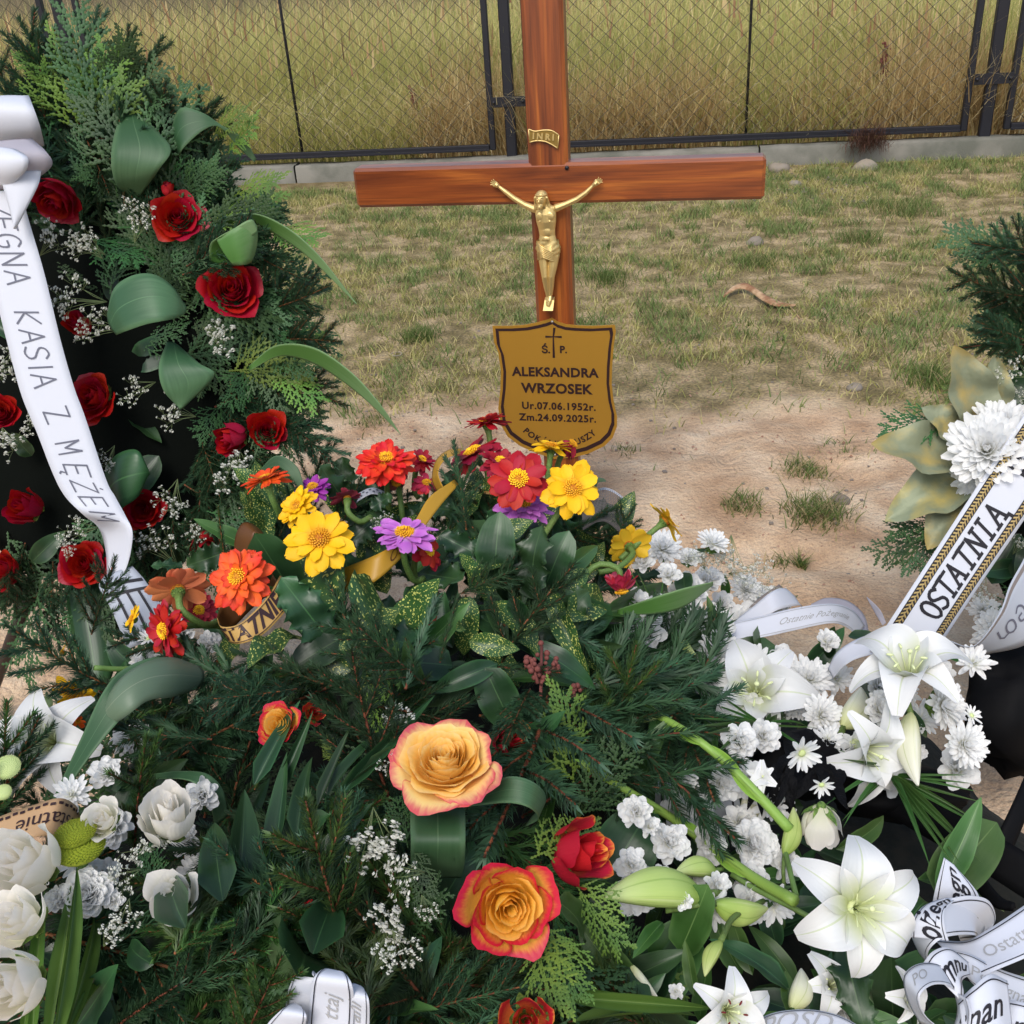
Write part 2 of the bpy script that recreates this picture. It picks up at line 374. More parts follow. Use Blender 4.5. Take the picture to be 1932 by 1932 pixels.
MT['grass'] = mat_attr('grass_blades')
MT['dry'] = mat('dry_leaf', lin(200, 168, 130), .8, .15, nz=(20, lin(140, 100, 70), .4, .6))
MT['stone'] = mat('pebble', lin(136, 124, 108), .85, .15, nz=(10, lin(130, 120, 108), .4, .6))
MT['brownbrush'] = mat('dead_brush', lin(86, 58, 44), .9, .1)
MT['crumb'] = mat('sand_crumb', lin(180, 150, 124), .95, .2, nz=(9, lin(150, 118, 92), .4, .6))
MT['woodv'] = mat_wood('varnished_wood_upright', 2)
MT['woodh'] = mat_wood('varnished_wood_beam', 0)
MT['catkin'] = mat('brown_dried_buds', lin(120, 70, 58), .8, .2)
MT['sant'] = mat('lime_button_flower', lin(176, 184, 50), .8, .1, nz=(20, lin(140, 156, 40), .4, .6), bump=(60, .8))
MT['santp'] = mat('pale_green_button_flower', lin(190, 204, 140), .8, .1)
MT['bud'] = mat_uv('lily_bud_skin', lin(178, 196, 110), lin(196, 206, 140), .45, .6, 1, .12, .15, base=lin(140, 166, 70), vein=(lin(120, 150, 60), .06, .4))
MT['budw'] = mat_uv('white_lily_bud_skin', lin(228, 228, 200), lin(236, 234, 216), .45, .6, 1, .04, .2, base=lin(200, 206, 140), vein=(lin(180, 190, 110), .05, .5))
MT['anther'] = mat('dark_red_anther', lin(100, 24, 26), .8, .1)
MT['sil'] = mat('lily_filament', lin(206, 214, 160), .5, 0)
MT['net'] = mat('net_ribbon', lin(120, 112, 108), .5, 0)
MT['white_paint'] = mat('white_plastic', lin(220, 220, 224), .4, 0)

# ================================================================== SETTING
FENX, FENY, FANG = .13, 6.36, radians(-9.9)
FD = Vector((cos(FANG), sin(FANG), 0)); FN = Vector((-FD.y, FD.x, 0))
def fence_pt(t, off=0, z=0): return Vector((FENX, FENY, 0)) + FD*t + FN*off + Vector((0, 0, z))
SANDY = lambda x, y: 0
def sand_mask(x, y):
    """1 on the bare sandy path beside the grave, 0 on the worn lawn"""
    n = npnoise(x, y, 3, 4, 2.3)
    edge = 2.84 - .24*x + (n-.5)*.5
    return np.clip((edge - y)/.16, 0, 1)
def ground_z(x, y):
    x = np.asarray(x, float); y = np.asarray(y, float)
    s = sand_mask(x, y)
    n = (npnoise(x, y, 5, 5, 5.0)-.5)*.035 + (npnoise(x, y, 8, 4, 24.0)-.5)*.016
    ft = np.maximum(0, npnoise(x, y, 21, 2, 6.0)-.56)*.16
    tr = np.sin((y+.2*x)*95 + 3*npnoise(x, y, 6, 2, 3))*.0045*np.clip(1.3-np.abs(y-2.5+.22*x)/.2, 0, 1)
    z = n*(.5+.25*s) - .55*ft*s + tr
    return z*np.clip((6.1-y)/.3, 0, 1)
xs = np.concatenate([[-300, -100, -40, -15, -8, -5], np.arange(-3.6, 3.61, .024), [5, 8, 15, 40, 100, 300]])
ys = np.concatenate([[-60, -20, -6, -2, -.5], np.arange(.3, 6.2, .024), [6.6, 7.5, 9, 12, 20, 50, 120, 400]])
X, Y = np.meshgrid(xs, ys, indexing='ij')
fine = (np.abs(X) < 3.7) & (Y > .2) & (Y < 6.25)
Z = np.where(fine, ground_z(X, Y), 0.0)
gm = bpy.data.materials.new('sand_and_soil'); gm.use_nodes = True
def ground_material(gm):
    N = gm.node_tree.nodes; L = gm.node_tree.links; b = N['Principled BSDF']; b.inputs['Roughness'].default_value = .95; b.inputs['Specular IOR Level'].default_value = .15
    a = N.new('ShaderNodeAttribute'); a.attribute_name = 'Col'
    sp = N.new('ShaderNodeSeparateXYZ'); L.new(a.outputs[1], sp.inputs[0])
    tc = N.new('ShaderNodeTexCoord')
    def nz(s, d=6):
        n = N.new('ShaderNodeTexNoise'); n.inputs['Scale'].default_value = s; n.inputs['Detail'].default_value = d; L.new(tc.outputs['Object'], n.inputs['Vector']); return n.outputs[0]
    def ramp(f, st):
        r = N.new('ShaderNodeValToRGB'); e = r.color_ramp.elements
        e[0].position, e[0].color = st[0]; e[1].position, e[1].color = st[-1]
        for p, c in st[1:-1]: q = e.new(p); q.color = c
        L.new(f, r.inputs[0]); return r.outputs[0]
    def mix(f, A, B, ty='MIX'):
        x = N.new('ShaderNodeMix'); x.data_type = 'RGBA'; x.blend_type = ty
        for i, q in ((0, f), (6, A), (7, B)):
            if isinstance(q, (int, float, tuple)): x.inputs[i].default_value = q
            else: L.new(q, x.inputs[i])
        return x.outputs[2]
    sand = ramp(nz(7), [(.3, lin(160, 134, 108)), (.5, lin(190, 168, 142)), (.68, lin(210, 192, 168))])
    sand = mix(.4, sand, ramp(nz(260, 5), [(.3, lin(150, 124, 104)), (.6, lin(214, 196, 176))]), 'OVERLAY')
    soil = ramp(nz(10), [(.34, lin(112, 102, 74)), (.5, lin(146, 132, 102)), (.62, lin(176, 158, 130))])
    soil = mix(.5, soil, ramp(nz(120, 4), [(.35, lin(80, 70, 50)), (.6, lin(210, 200, 170))]), 'OVERLAY')
    c = mix(sp.outputs[0], soil, sand)
    c = mix(sp.outputs[1], c, lin(96, 82, 54))
    L.new(c, b.inputs['Base Color'])
    bp = N.new('ShaderNodeBump'); bp.inputs['Strength'].default_value = .9; bp.inputs['Distance'].default_value = .012
    L.new(nz(90, 8), bp.inputs['Height']); L.new(bp.outputs[0], b.inputs['Normal'])
ground_material(gm)
colg = np.zeros((X.size, 3)); colg[:, 0] = sand_mask(X.ravel(), Y.ravel()); colg[:, 1] = np.clip((Y.ravel()-6.3)/.3, 0, 1)*.9
g = obj('ground', mesh('ground', np.stack([X.ravel(), Y.ravel(), Z.ravel()], 1), grid_faces(len(xs), len(ys)), gm, col=colg))
tag(g, kind='structure')

def blades(bx, by, bz, h, wd, lean, colr, segs=3, curl=.5, az=None):
    """vectorised grass: tapered bent blades; returns V,F(quads as tris),C"""
    n = len(bx); az = rng.random(n)*2*pi if az is None else az
    fa = rng.random(n)*pi
    dx, dy = np.cos(az), np.sin(az); wx, wy = np.cos(fa)*wd/2, np.sin(fa)*wd/2
    V = np.zeros((n, 2*segs+1, 3), np.float32)
    for k in range(segs+1):
        t = k/segs; hor = h*lean*(t**(1+curl)); ver = h*t*np.sqrt(np.clip(1-(lean*t*.8)**2, .05, 1))
        cx = bx+dx*hor; cy = by+dy*hor; cz = bz+ver; s = 1-t*.75
        if k < segs:
            V[:, 2*k] = np.stack([cx-wx*s, cy-wy*s, cz], 1); V[:, 2*k+1] = np.stack([cx+wx*s, cy+wy*s, cz], 1)
        else: V[:, 2*k] = np.stack([cx, cy, cz], 1)
    T = []
    for k in range(segs-1): T += [(2*k, 2*k+1, 2*k+3), (2*k, 2*k+3, 2*k+2)]
    T += [(2*segs-2, 2*segs-1, 2*segs)]
    T = np.array(T); F = (np.arange(n)[:, None, None]*(2*segs+1)+T[None]).reshape(-1, 3)
    C = np.repeat(colr[:, None, :], 2*segs+1, 1).reshape(-1, 3)
    return V.reshape(-1, 3), F, C
def pal(cols, n, jit=.15):
    c = np.array([lin(*q)[:3] for q in cols])[rng.integers(0, len(cols), n)]
    return c*(1+(rng.random((n, 1))-.5)*2*jit)
# tall dry meadow beyond the fence
n = 100000
yy = 6.35+.45*np.abs(rng.random(n)) ; t = rng.random(n)
yy = FENY + .14 + 7.5*t**2.2
xx = (rng.random(n)*2-1)*(.62*yy+.6)
yy = yy - .173*xx
pn = npnoise(xx, yy, 31, 3, 1.6)
h = (.45+.55*rng.random(n))*np.clip(.65+.8*(pn), .6, 1.25)
near = np.clip((yy-(FENY-.173*xx))/.6, 0, 1); h *= .45+.55*near
cA = pal([(190, 184, 110), (172, 174, 98), (204, 192, 126), (160, 166, 90), (216, 202, 140)], n, .25)
cB = pal([(204, 180, 126), (194, 164, 112), (218, 198, 150), (178, 148, 102)], n, .25)
cm = (pn+.25*rng.random(n)-.12 + .30*(1-near) > .68)[:, None]
V, F, C = blades(xx, yy, np.zeros(n), h, .004+.007*rng.random(n)**2, .15+.75*rng.random(n)**1.6, np.where(cm, cB, cA), 3)
n2 = 17000
t = rng.random(n2); y2 = FENY+.12+5*t**1.6; x2 = (rng.random(n2)*2-1)*(.62*y2+.5); y2 = y2-.173*x2
V2, F2, C2 = blades(x2, y2, np.zeros(n2), .25+.5*rng.random(n2), .005+.004*rng.random(n2), .75+.25*rng.random(n2), pal([(226, 212, 170), (214, 196, 148), (206, 194, 124)], n2), 5, 1.6)
mg = mesh('meadow_grass', np.concatenate([V, V2]), np.concatenate([F, F2+len(V)]), MT['grass'], col=np.concatenate([C, C2]))
tag(obj('meadow_grass', mg), 'tall dry yellow green meadow grass growing beyond the fence', 'grass', kind='stuff')
# seed heads among it
n3 = 1100; y3 = FENY+.2+4*rng.random(n3)**1.5; x3 = (rng.random(n3)*2-1)*(.62*y3+.5); y3 = y3-.173*x3
V3, F3, C3 = blades(x3, y3, .45+.45*rng.random(n3), .10+.08*rng.random(n3), np.full(n3, .016), .3*rng.random(n3), pal([(186, 152, 108), (204, 178, 130), (160, 124, 90)], n3), 3)
tag(obj('seed_heads', mesh('seed_heads', V3, F3, MT['grass'], col=C3)), 'brown and straw coloured seed heads standing in the meadow', 'grass', kind='stuff')

# worn lawn in front of the fence
n = 230000
x = (rng.random(n)*2-1)*3.9; y = 2.2 + 4.05*rng.random(n)**.85
s = sand_mask(x, y); pn = npnoise(x, y, 44, 4, 3.2); pn2 = npnoise(x, y, 45, 3, 9.0)
front = FENY - .173*(x-.13) - .11
dens = np.clip((pn*.6+pn2*.4-.43)*10, .12, 1)*(1-s*.985)
keep = (rng.random(n) < dens) & (y < front-.01)
x, y, pn, pn2 = x[keep], y[keep], pn[keep], pn2[keep]; n = len(x)
green = np.clip((pn2-.47)*6+(rng.random(n)-.5)*.7, 0, 1)
cg = pal([(114, 130, 74), (128, 140, 86), (100, 120, 64)], n); cd = pal([(176, 168, 108), (160, 154, 92), (190, 176, 124), (146, 144, 80)], n)
V, F, C = blades(x, y, ground_z(x, y)-.002, .018+.032*rng.random(n)+.03*(pn2 > .6)*rng.random(n), .0025+.0025*rng.random(n), .55+.45*rng.random(n), cg*green[:, None]+cd*(1-green[:, None]), 2)
tag(obj('lawn_grass', mesh('lawn_grass', V, F, MT['grass'], col=C)), 'thin worn lawn of short green and straw grass before the fence', 'grass', kind='stuff')

# plinth and fence
def along(name, t0, t1, off, z0, z1, dep, m, parent=None, bev=.006):
    c = fence_pt((t0+t1)/2, off, (z0+z1)/2); L_ = t1-t0
    b = MB(); n_ = max(1, int(L_/.12)) if name == 'concrete_plinth' else 1
    if n_ == 1: b.box((0, 0, 0), (L_, dep, z1-z0))
    else:
        k = n_+1; V = []; F = []
        prof = [(-dep/2, -(z1-z0)/2), (-dep/2, (z1-z0)/2-.012), (-dep/2+.012, (z1-z0)/2), (0, (z1-z0)/2), (dep/2-.012, (z1-z0)/2), (dep/2, (z1-z0)/2-.012), (dep/2, -(z1-z0)/2)]
        for i in range(k):
            for (a, e) in prof: V.append((-L_/2+L_*i/n_, a+rnd.uniform(-.003, .003), e+rnd.uniform(-.004, .004)))
        m_ = len(prof)
        for i in range(n_):
            for j in range(m_-1): F.append((i*m_+j, i*m_+j+1, (i+1)*m_+j+1, (i+1)*m_+j))
        b.add(V, F)
    me = b.me(name, m, n_ > 1)
    o = obj(name, me, parent); 
    o.matrix_world = Matrix.Translation(c) @ Matrix.Rotation(FANG, 4, 'Z') if parent is None else o.matrix_world
    return o
for k, (a, b_) in enumerate([(-9, -4.06), (-4.05, -1.31), (-1.30, 1.44), (1.45, 3.20), (3.21, 9)]):
    o = along('concrete_plinth', a, b_, -.02, -.06, .098+.004*(k % 2), .13, MT['concrete'])
    nm = ['far left', 'left part, behind the thuja', 'middle part, directly behind the beam of the cross', 'right part, with the dead brush lying on it', 'far right, under the right fence post'][k]
    tag(o, 'weathered grey concrete plinth under the fence, ' + nm, 'plinth', 'plinth sections under the fence')
def local_box(parent, name, c, sz, m):
    b = MB(); b.box((0, 0, 0), sz); me = b.me(name, m, False)
    o = obj(name, me, parent, mat4=Matrix.Translation(c))
    bv = o.modifiers.new('bevel', 'BEVEL'); bv.width = min(sz)*.12; bv.segments = 1
    return o
FR = Matrix.Rotation(FANG, 4, 'Z')
posts = [(-2.63, 'left fence post, rising behind the green wreath'), (.02, 'middle fence post, just left of the wooden cross'), (2.66, 'right fence post, above the bare end of the plinth'), (-5.3, 'fence post outside on the left'), (5.3, 'fence post outside on the right')]
fence = thing('chain_link_fence', 'black steel framed chain link fence on a low concrete plinth at the back', 'fence', (0, 0, 0), None, Matrix.Translation(fence_pt(0, 0, 0)) @ FR)
for i, (t, lb) in enumerate(posts[:3]):
    p = local_box(fence, 'post', (t, 0, .92), (.06, .05, 1.72), MT['blackm']); dz = -.92
    local_box(p, 'bracket', (0, -.031, .40+dz), (.20, .008, .055), MT['blackm'])
    for sx in (-.085, .085):
        b = MB(); b.tube([(sx, -.036, .40+dz), (sx, -.044, .40+dz)], .009, 6); obj('bolt', b.me('bolt', MT['blackm']), p)
panels = [(-5.2, -2.72, 'far left fence panel, behind the spruce tips of the wreath'), (-2.53, -.075, 'left fence panel, between the wreath and the cross'), (.115, 2.565, 'right fence panel, right of the cross'), (2.755, 5.2, 'far right fence panel, cut by the photo edge')]
def mesh_panel(w, z0, z1):
    b = []; F = []; V = []
    px, pz = .088, .080; r = .0021; H = z1-z0
    cnt = 0
    def seg(a, c, y):
        nonlocal cnt
        a = np.array([a[0], y, a[1]]); c = np.array([c[0], y, c[1]]); d = c-a; d /= np.linalg.norm(d)
        n1 = np.array([-d[2], 0, d[0]]); n2_ = np.array([0, 1, 0])
        for q in (a, c):
            for s1, s2 in ((1, 0), (-.5, .87), (-.5, -.87)): V.append(q+r*(s1*n1+s2*n2_))
        for k in range(3): F.append((cnt+k, cnt+(k+1) % 3, cnt+3+(k+1) % 3, cnt+3+k))
        cnt += 6
    slope = pz/px
    k0 = -int(H/pz)-1; 
    for k in range(k0, int(w/px)+int(H/pz)+2):
        for sg in (1, -1):
            x0 = k*px
            # line z = sg*slope*(x-x0)(+H)
            pts = []
            za, zb = 0, H
            if sg == 1: xa, xb = x0, x0+H/slope
            else: xa, xb = x0, x0-H/slope
            # clip x to [0,w]
            def clip(xa, xb):
                ta, tb = 0., 1.; d = xb-xa
                for lo, sgn in ((0, 1), (w, -1)):
                    va = sgn*(xa-lo); vb = sgn*(xb-lo)
                    if va < 0 and vb < 0: return None
                    if va < 0: ta = max(ta, va/(va-vb))
                    elif vb < 0: tb = min(tb, va/(va-vb))
                return (ta, tb) if tb > ta else None
            c = clip(xa, xb)
            if c is None: continue
            m_ = 4
            for j in range(m_):
                u0 = c[0]+(c[1]-c[0])*j/m_; u1 = c[0]+(c[1]-c[0])*(j+1)/m_
                w0 = .007*sin(7*u0+k*1.7); w1 = .007*sin(7*u1+k*1.7)
                seg((xa+(xb-xa)*u0-w/2+w0, z0+H*u0), (xa+(xb-xa)*u1-w/2+w1, z0+H*u1), .0025*sg)
    return mesh('chain_link_mesh', V, F, MT['wire'], False)
for (t0, t1, lb) in panels:
    w_ = t1-t0; tc_ = (t0+t1)/2
    p = bpy.data.objects.new('fence_panel', None); link(p, fence); p.location = (tc_, 0, 0)
    z0, z1 = .135, 1.75
    local_box(p, 'side_bar', (-w_/2+.0175, 0, (z0+z1)/2), (.035, .035, z1-z0), MT['blackm'])
    local_box(p, 'side_bar', (w_/2-.0175, 0, (z0+z1)/2), (.035, .035, z1-z0), MT['blackm'])
    local_box(p, 'bottom_rail', (0, -.002, z0+.016), (w_-.072, .036, .032), MT['blackm'])
    local_box(p, 'bottom_rail', (0, -.024, z0+.004), (w_-.072, .010, .012), MT['blackm'])
    local_box(p, 'top_rail', (0, -.002, z1+.017), (w_, .036, .034), MT['blackm'])
    b = MB(); b.tube([(.03, .008, z0+.03), (.03, .008, z1)], .0085, 6); obj('middle_rod', b.me('middle_rod', MT['blackm']), p)
    o = obj('chain_link_mesh', mesh_panel(w_-.07, z0+.03, z1), p); o['kind'] = 'stuff'

# ================================================================== CROSS
CX = ground_at(1035, 340, .77); 
CANG = radians(-12.9)
CM = Matrix.Translation(Vector((CX.x, CX.y, 0))) @ Matrix.Rotation(CANG, 4, 'Z')       # local: x right, y away, z up; front face at y=-.0
cross = thing('grave_cross', 'reddish varnished wooden grave cross with a wide beam standing behind the bouquet', 'cross', mat4=CM)
def bar_mesh(name, sz, m, ch):
    x, y, z = (q/2 for q in sz); b = MB()
    import bmesh
    bm = bmesh.new(); bmesh.ops.create_cube(bm, size=1)
    for v in bm.verts: v.co = Vector((v.co.x*sz[0], v.co.y*sz[1], v.co.z*sz[2]))
    bmesh.ops.bevel(bm, geom=bm.edges[:], offset=ch, segments=1, affect='EDGES', profile=.5)
    me = bpy.data.meshes.new(name); bm.to_mesh(me); bm.free(); me.materials.append(m); return me
BW = .0755
obj('upright', bar_mesh('upright', (BW, .046, 1.50), MT['woodv'], .007), cross, mat4=Matrix.Translation((0, .0235, .58)))
obj('beam', bar_mesh('beam', (.785, .050, .075), MT['woodh'], .006), cross, mat4=Matrix.Translation((.006, .0235, .7635)))
b = MB(); b.tube([(.036, .001, .792), (.036, -.004, .792)], .004, 8); obj('screw', b.me('screw', MT['blackm']), cross)
def cl(px, py, y=0):
    """pixel of the photo -> local coordinates on the front of the cross"""
    px = float(px); py = float(py)
    r = CF + (px-966)/FOC*CR - (py-966)/FOC*CU
    Mi = CM.inverted(); o_ = Mi @ CP; d_ = Mi.to_3x3() @ r
    k = (y-o_.y)/d_.y; return o_ + d_*k
# --- corpus
K = .00100
def corpus():
    c = thing('crucifix_figure', 'small gold cast figure with outstretched arms and loincloth fixed on the wooden cross', 'crucifix', mat4=CM @ Matrix.Translation((0, -.0055, 0)))
    b = MB()
    def p(x, y, z=0): q = cl(x, y); return Vector((q.x, -z*K, q.z))
    def limb(pts, rad, n=10):
        b.tube(pts, [r*K for r in rad], n)
        for q, r in zip(pts, rad): b.ball(q, r*K, 10, 6)
    # arms
    for side in (0, 1):
        if side == 0: A = [p(1011, 391, 9), p(992, 383, 9), p(972, 371, 8), p(956, 359, 7), p(944, 350, 6)]
        else: A = [p(1052, 389, 9), p(1070, 382, 9), p(1090, 373, 8), p(1107, 361, 7), p(1120, 348, 6)]
        limb(A, [7.5, 5.8, 5.2, 4.6, 3.0])
        sx = -1 if side == 0 else 1
        w_ = A[-1]
        hx = p(937, 345, 6) if side == 0 else p(1129, 341, 6)
        b.tube([w_, (w_+hx)/2, hx], [3.2*K, 5.0*K, 4.6*K], 8)
        d = (hx-w_).normalized(); n_ = Vector((-d.z, 0, d.x))
        for k in range(4):
            o_ = hx + n_*(k-1.5)*2.7*K
            L_ = (8, 10, 9.5, 7.5)[k]*K
            b.tube([o_-d*.002, o_+d*L_*.6+Vector((0, -.001, 0)), o_+d*L_+Vector((0, -.003, 0))+n_*(k-1.5)*.0013], [1.45*K, 1.35*K, 1.1*K], 6)
        b.tube([(w_+hx)/2, (w_+hx)/2+n_*5*K*(1)+d*.003, (w_+hx)/2+n_*6*K+d*.006], [1.3*K, 1.2*K, .9*K], 6)
        b.ball((w_+hx)/2+Vector((0, -.0045, 0)), .0018, 6, 4)
    # torso: stacked rings
    def torso(rows):
        V = []; F = []; n = 18
        for (x, y, w, dd, zc) in rows:
            q = p(x, y, zc)
            for k in range(n):
                a = 2*pi*k/n; V.append(q+Vector((w*K*cos(a), dd*K*sin(a), 0)))
        for i in range(len(rows)-1):
            for k in range(n): F.append((i*n+k, i*n+(k+1) % n, (i+1)*n+(k+1) % n, (i+1)*n+k))
        F += [tuple(range(n)), tuple((len(rows)-1)*n+k for k in range(n-1, -1, -1))]
        b.add(V, F)
    torso([(1030, 380, 8, 5, 11), (1031, 388, 20, 8, 10), (1032, 400, 20.5, 11, 10), (1033, 414, 19.5, 11.5, 10), (1034, 428, 16.5, 9.5, 9), (1035, 440, 15.5, 8.5, 9), (1036, 452, 18, 10, 9), (1037, 470, 20, 11, 9), (1038, 484, 18, 10, 9)])
    b.ball(p(1023, 404, 18), (.009, .0028, .0085)); b.ball(p(1041, 403, 18), (.009, .0028, .0085))
    b.ball(p(1022, 412, 20.5), .0013, 6, 4); b.ball(p(1041, 412, 20.5), .0013, 6, 4)
    b.ball(p(1035, 432, 16), (.009, .004, .011)); b.ball(p(1034, 446, 17), (.008, .003, .006))
    # neck and head, bowed to the viewer's left
    b.tube([p(1030, 388, 12), p(1027, 376, 17)], [.0065, .006], 10)
    b.ball(p(1025, 370, 21), (.0098, .0105, .0135), 16, 12, Matrix.Rotation(radians(8), 3, 'Y'))
    b.ball(p(1024.5, 381, 25), (.0062, .006, .0062), 12, 8)
    b.tube([p(1023.5, 367.5, 31), p(1022.8, 373.5, 34.5)], [.0012, .0021], 8)
    for e in (1019.6, 1027.4): b.ball(p(e, 369.0, 30), (.0024, .0014, .0011), 8, 5)
    for e in (1019.2, 1027.8): b.tube([p(e-2.6, 366.6, 30), p(e, 365.8, 31.5), p(e+2.6, 366.8, 30)], .0008, 5)
    b.ball(p(1023.2, 377.6, 32), (.0028, .0012, .0007), 8, 5)
    b.ball(p(1023.4, 383.5, 30), (.0042, .003, .005), 8, 6)       # beard
    # hair: strands from crown to shoulders
    for k in range(14):
        a = -1.25+2.5*k/13; sx = sin(a)
        top = p(1025+3*sx, 357.5, 20); mid = p(1025+12*sx, 367, 17-3*cos(a)+ (6 if abs(sx) > .7 else 0)); lo = p(1026+13.5*sx, 379, 15); end = p(1027+15*sx, 391+2*sin(5*k), 16)
        if abs(a) > .8: b.tube([top, mid, lo, end], [.0014, .0024, .0024, .0013], 6)
    b.ball(p(1025.5, 364, 17), (.0118, .0108, .0098), 14, 10)
    for k in range(12):                                           # crown of thorns
        a = 2*pi*k/12; q = p(1025, 361.5, 19)
        b.tube([q+Vector((.0108*cos(a), .0112*sin(a)-.001, .0006*sin(3*a))), q+Vector((.0108*cos(a+.62), .0112*sin(a+.62)-.001, .0006*sin(3*a+2)))], .0012, 5)
    # legs, left over right at the feet
    limb([p(1027, 478, 9), p(1029.5, 498, 13), p(1031.5, 516, 17), p(1033.5, 536, 12), p(1036, 556, 8)], [10.5, 8.8, 6.6, 5.6, 3.6])
    limb([p(1048, 478, 9), p(1046, 498, 13), p(1044, 516, 16), p(1042.5, 536, 12), p(1041, 554, 9)], [10.5, 8.6, 6.4, 5.6, 3.8])
    b.tube([p(1037, 556, 8), p(1036, 566, 11), p(1035, 574, 13)], [.0038, .0045, .0032], 8)
    b.tube([p(1041, 553, 9), p(1040, 562, 14), p(1038, 571, 17)], [.0036, .0045, .0034], 8)
    me = b.me('body', MT['gold']); o = obj('body', me, c)
    r = o.modifiers.new('remesh', 'REMESH'); r.mode = 'VOXEL'; r.voxel_size = .00065; r.use_smooth_shade = True
    s_ = o.modifiers.new('smooth', 'SMOOTH'); s_.iterations = 1; s_.factor = .5
    # loincloth: tube of cloth with raised diagonal folds
    V = []; F = []; n = 40; rows = 16
    for j in range(rows):
        t = j/(rows-1); q = p(1035+3.5*t, 449+38*t, 9); w = 20.5+3.5*sin(pi*min(1, t*1.1))-1.5*t; dd = 12.5+1.5*sin(pi*t)
        for k in range(n):
            a = 2*pi*k/n; f = 1+.045*sin(9*(a*.62+t*2.4))+.03*sin(17*a+5*t)
            dz = -.0035*cos(a-1.9)*t*t*2
            V.append(q+Vector((w*K*cos(a)*f, dd*K*sin(a)*f, dz)))
    for i in range(rows-1):
        for k in range(n): F.append((i*n+k, i*n+(k+1) % n, (i+1)*n+(k+1) % n, (i+1)*n+k))
    cb = MB(); cb.add(V, F)
    for j in range(6):                                             # twisted wrap across the hips
        cb.tube([p(1017+j, 452+j*3.2, 20-j*.3), p(1030, 461+j*3.4, 24), p(1046, 470+j*3.0, 22), p(1056, 478+j*1.5, 13)], [.0012, .0016, .0017, .001], 6)
        cb.tube([p(1055, 452+j*2.6, 14), p(1044, 458+j*2.2, 22), p(1028, 466+j*2.4, 23), p(1017, 472+j*2.6, 15)], [.001, .0015, .0015, .001], 6)
    obj('loincloth', cb.me('loincloth', MT['gold']), c)
    fb = MB(); q = p(1037, 571, 5); fb.add([q+Vector(v) for v in [(-.010, .004, -.004), (.010, .004, -.004), (.012, .004, .014), (-.007, .004, .014), (-.010, -.014, -.009), (.010, -.014, -.009), (.012, -.006, .010), (-.007, -.006, .010)]],
           [(4, 5, 6, 7), (0, 3, 2, 1), (0, 1, 5, 4), (1, 2, 6, 5), (2, 3, 7, 6), (3, 0, 4, 7)]); obj('foot_rest', fb.me('foot_rest', MT['gold'], False), c)
    for (x, y) in ((1039, 581), ):
        nb = MB(); nb.ball(p(x, y, 0), (.0026, .002, .0026), 8, 6); obj('nail', nb.me('nail', MT['steel']), c)
corpus()
def textmesh(body, size=1.0, off=0.0, shear=0.0, spacing=1.0, align='CENTER', res=3, ex=0.0):
    cu = bpy.data.curves.new('txt', 'FONT'); cu.body = body; cu.size = size; cu.offset = off; cu.shear = shear
    cu.space_character = spacing; cu.align_x = align; cu.align_y = 'CENTER'; cu.resolution_u = res; cu.extrude = ex
    o = bpy.data.objects.new('txt', cu); COL.objects.link(o)
    bpy.context.view_layer.update()
    me = bpy.data.meshes.new_from_object(o.evaluated_get(bpy.context.evaluated_depsgraph_get()))
    V = np.array([v.co[:] for v in me.vertices]) if len(me.vertices) else np.zeros((0, 3)); F = [tuple(p_.vertices) for p_ in me.polygons]
    bpy.data.objects.remove(o); bpy.data.curves.remove(cu); bpy.data.meshes.remove(me)
    return V, F
# --- INRI scroll
def scroll():
    s = thing('scroll_plate', 'small wavy gold scroll plate with raised letters near the top of the cross', 'plaque', mat4=CM @ Matrix.Translation((0, -.001, 0)))
    V = []; F = []; n = 20
    tp = crom([(998, 243, 0), (1010, 247, 0), (1026, 245, 0), (1042, 246, 0), (1055, 254, 0)], n); bt = crom([(1000, 268, 0), (1012, 265, 0), (1028, 266, 0), (1040, 271, 0), (1053, 279, 0)], n)
    for i in range(n):
        for q_ in (tp[i], bt[i]):
            q = cl(q_[0], q_[1]); V.append((q.x, -.0022, q.z))
    for i in range(n-1): F.append((2*i, 2*i+2, 2*i+3, 2*i+1))
    me = mesh('plate', V, F, MT['goldd'], False); o = obj('plate', me, s); md = o.modifiers.new('s', 'SOLIDIFY'); md.thickness = .0016; md.offset = 0
    rb = MB()
    top = [Vector(V[2*i])+Vector((0, -.001, 0)) for i in range(n)]; bot = [Vector(V[2*i+1])+Vector((0, -.001, 0)) for i in range(n)]
    rb.tube(top, .0012, 6); rb.tube(bot, .0012, 6); rb.tube([top[0], bot[0]], .0011, 6); rb.tube([top[-1], bot[-1]], .0011, 6)
    obj('rim', rb.me('rim', MT['gold']), s)
    tv, tf = textmesh('I N R I', .0150, .0006, ex=.0008)
    q = cl(1026, 257.5); a = radians(-6)
    V = [(q.x+x*cos(a)-y*sin(a), -.0045-z, q.z+x*sin(a)+y*cos(a)) for x, y, z in tv]
    obj('lettering', mesh('lettering', V, tf, MT['gold'], False), s)
scroll()
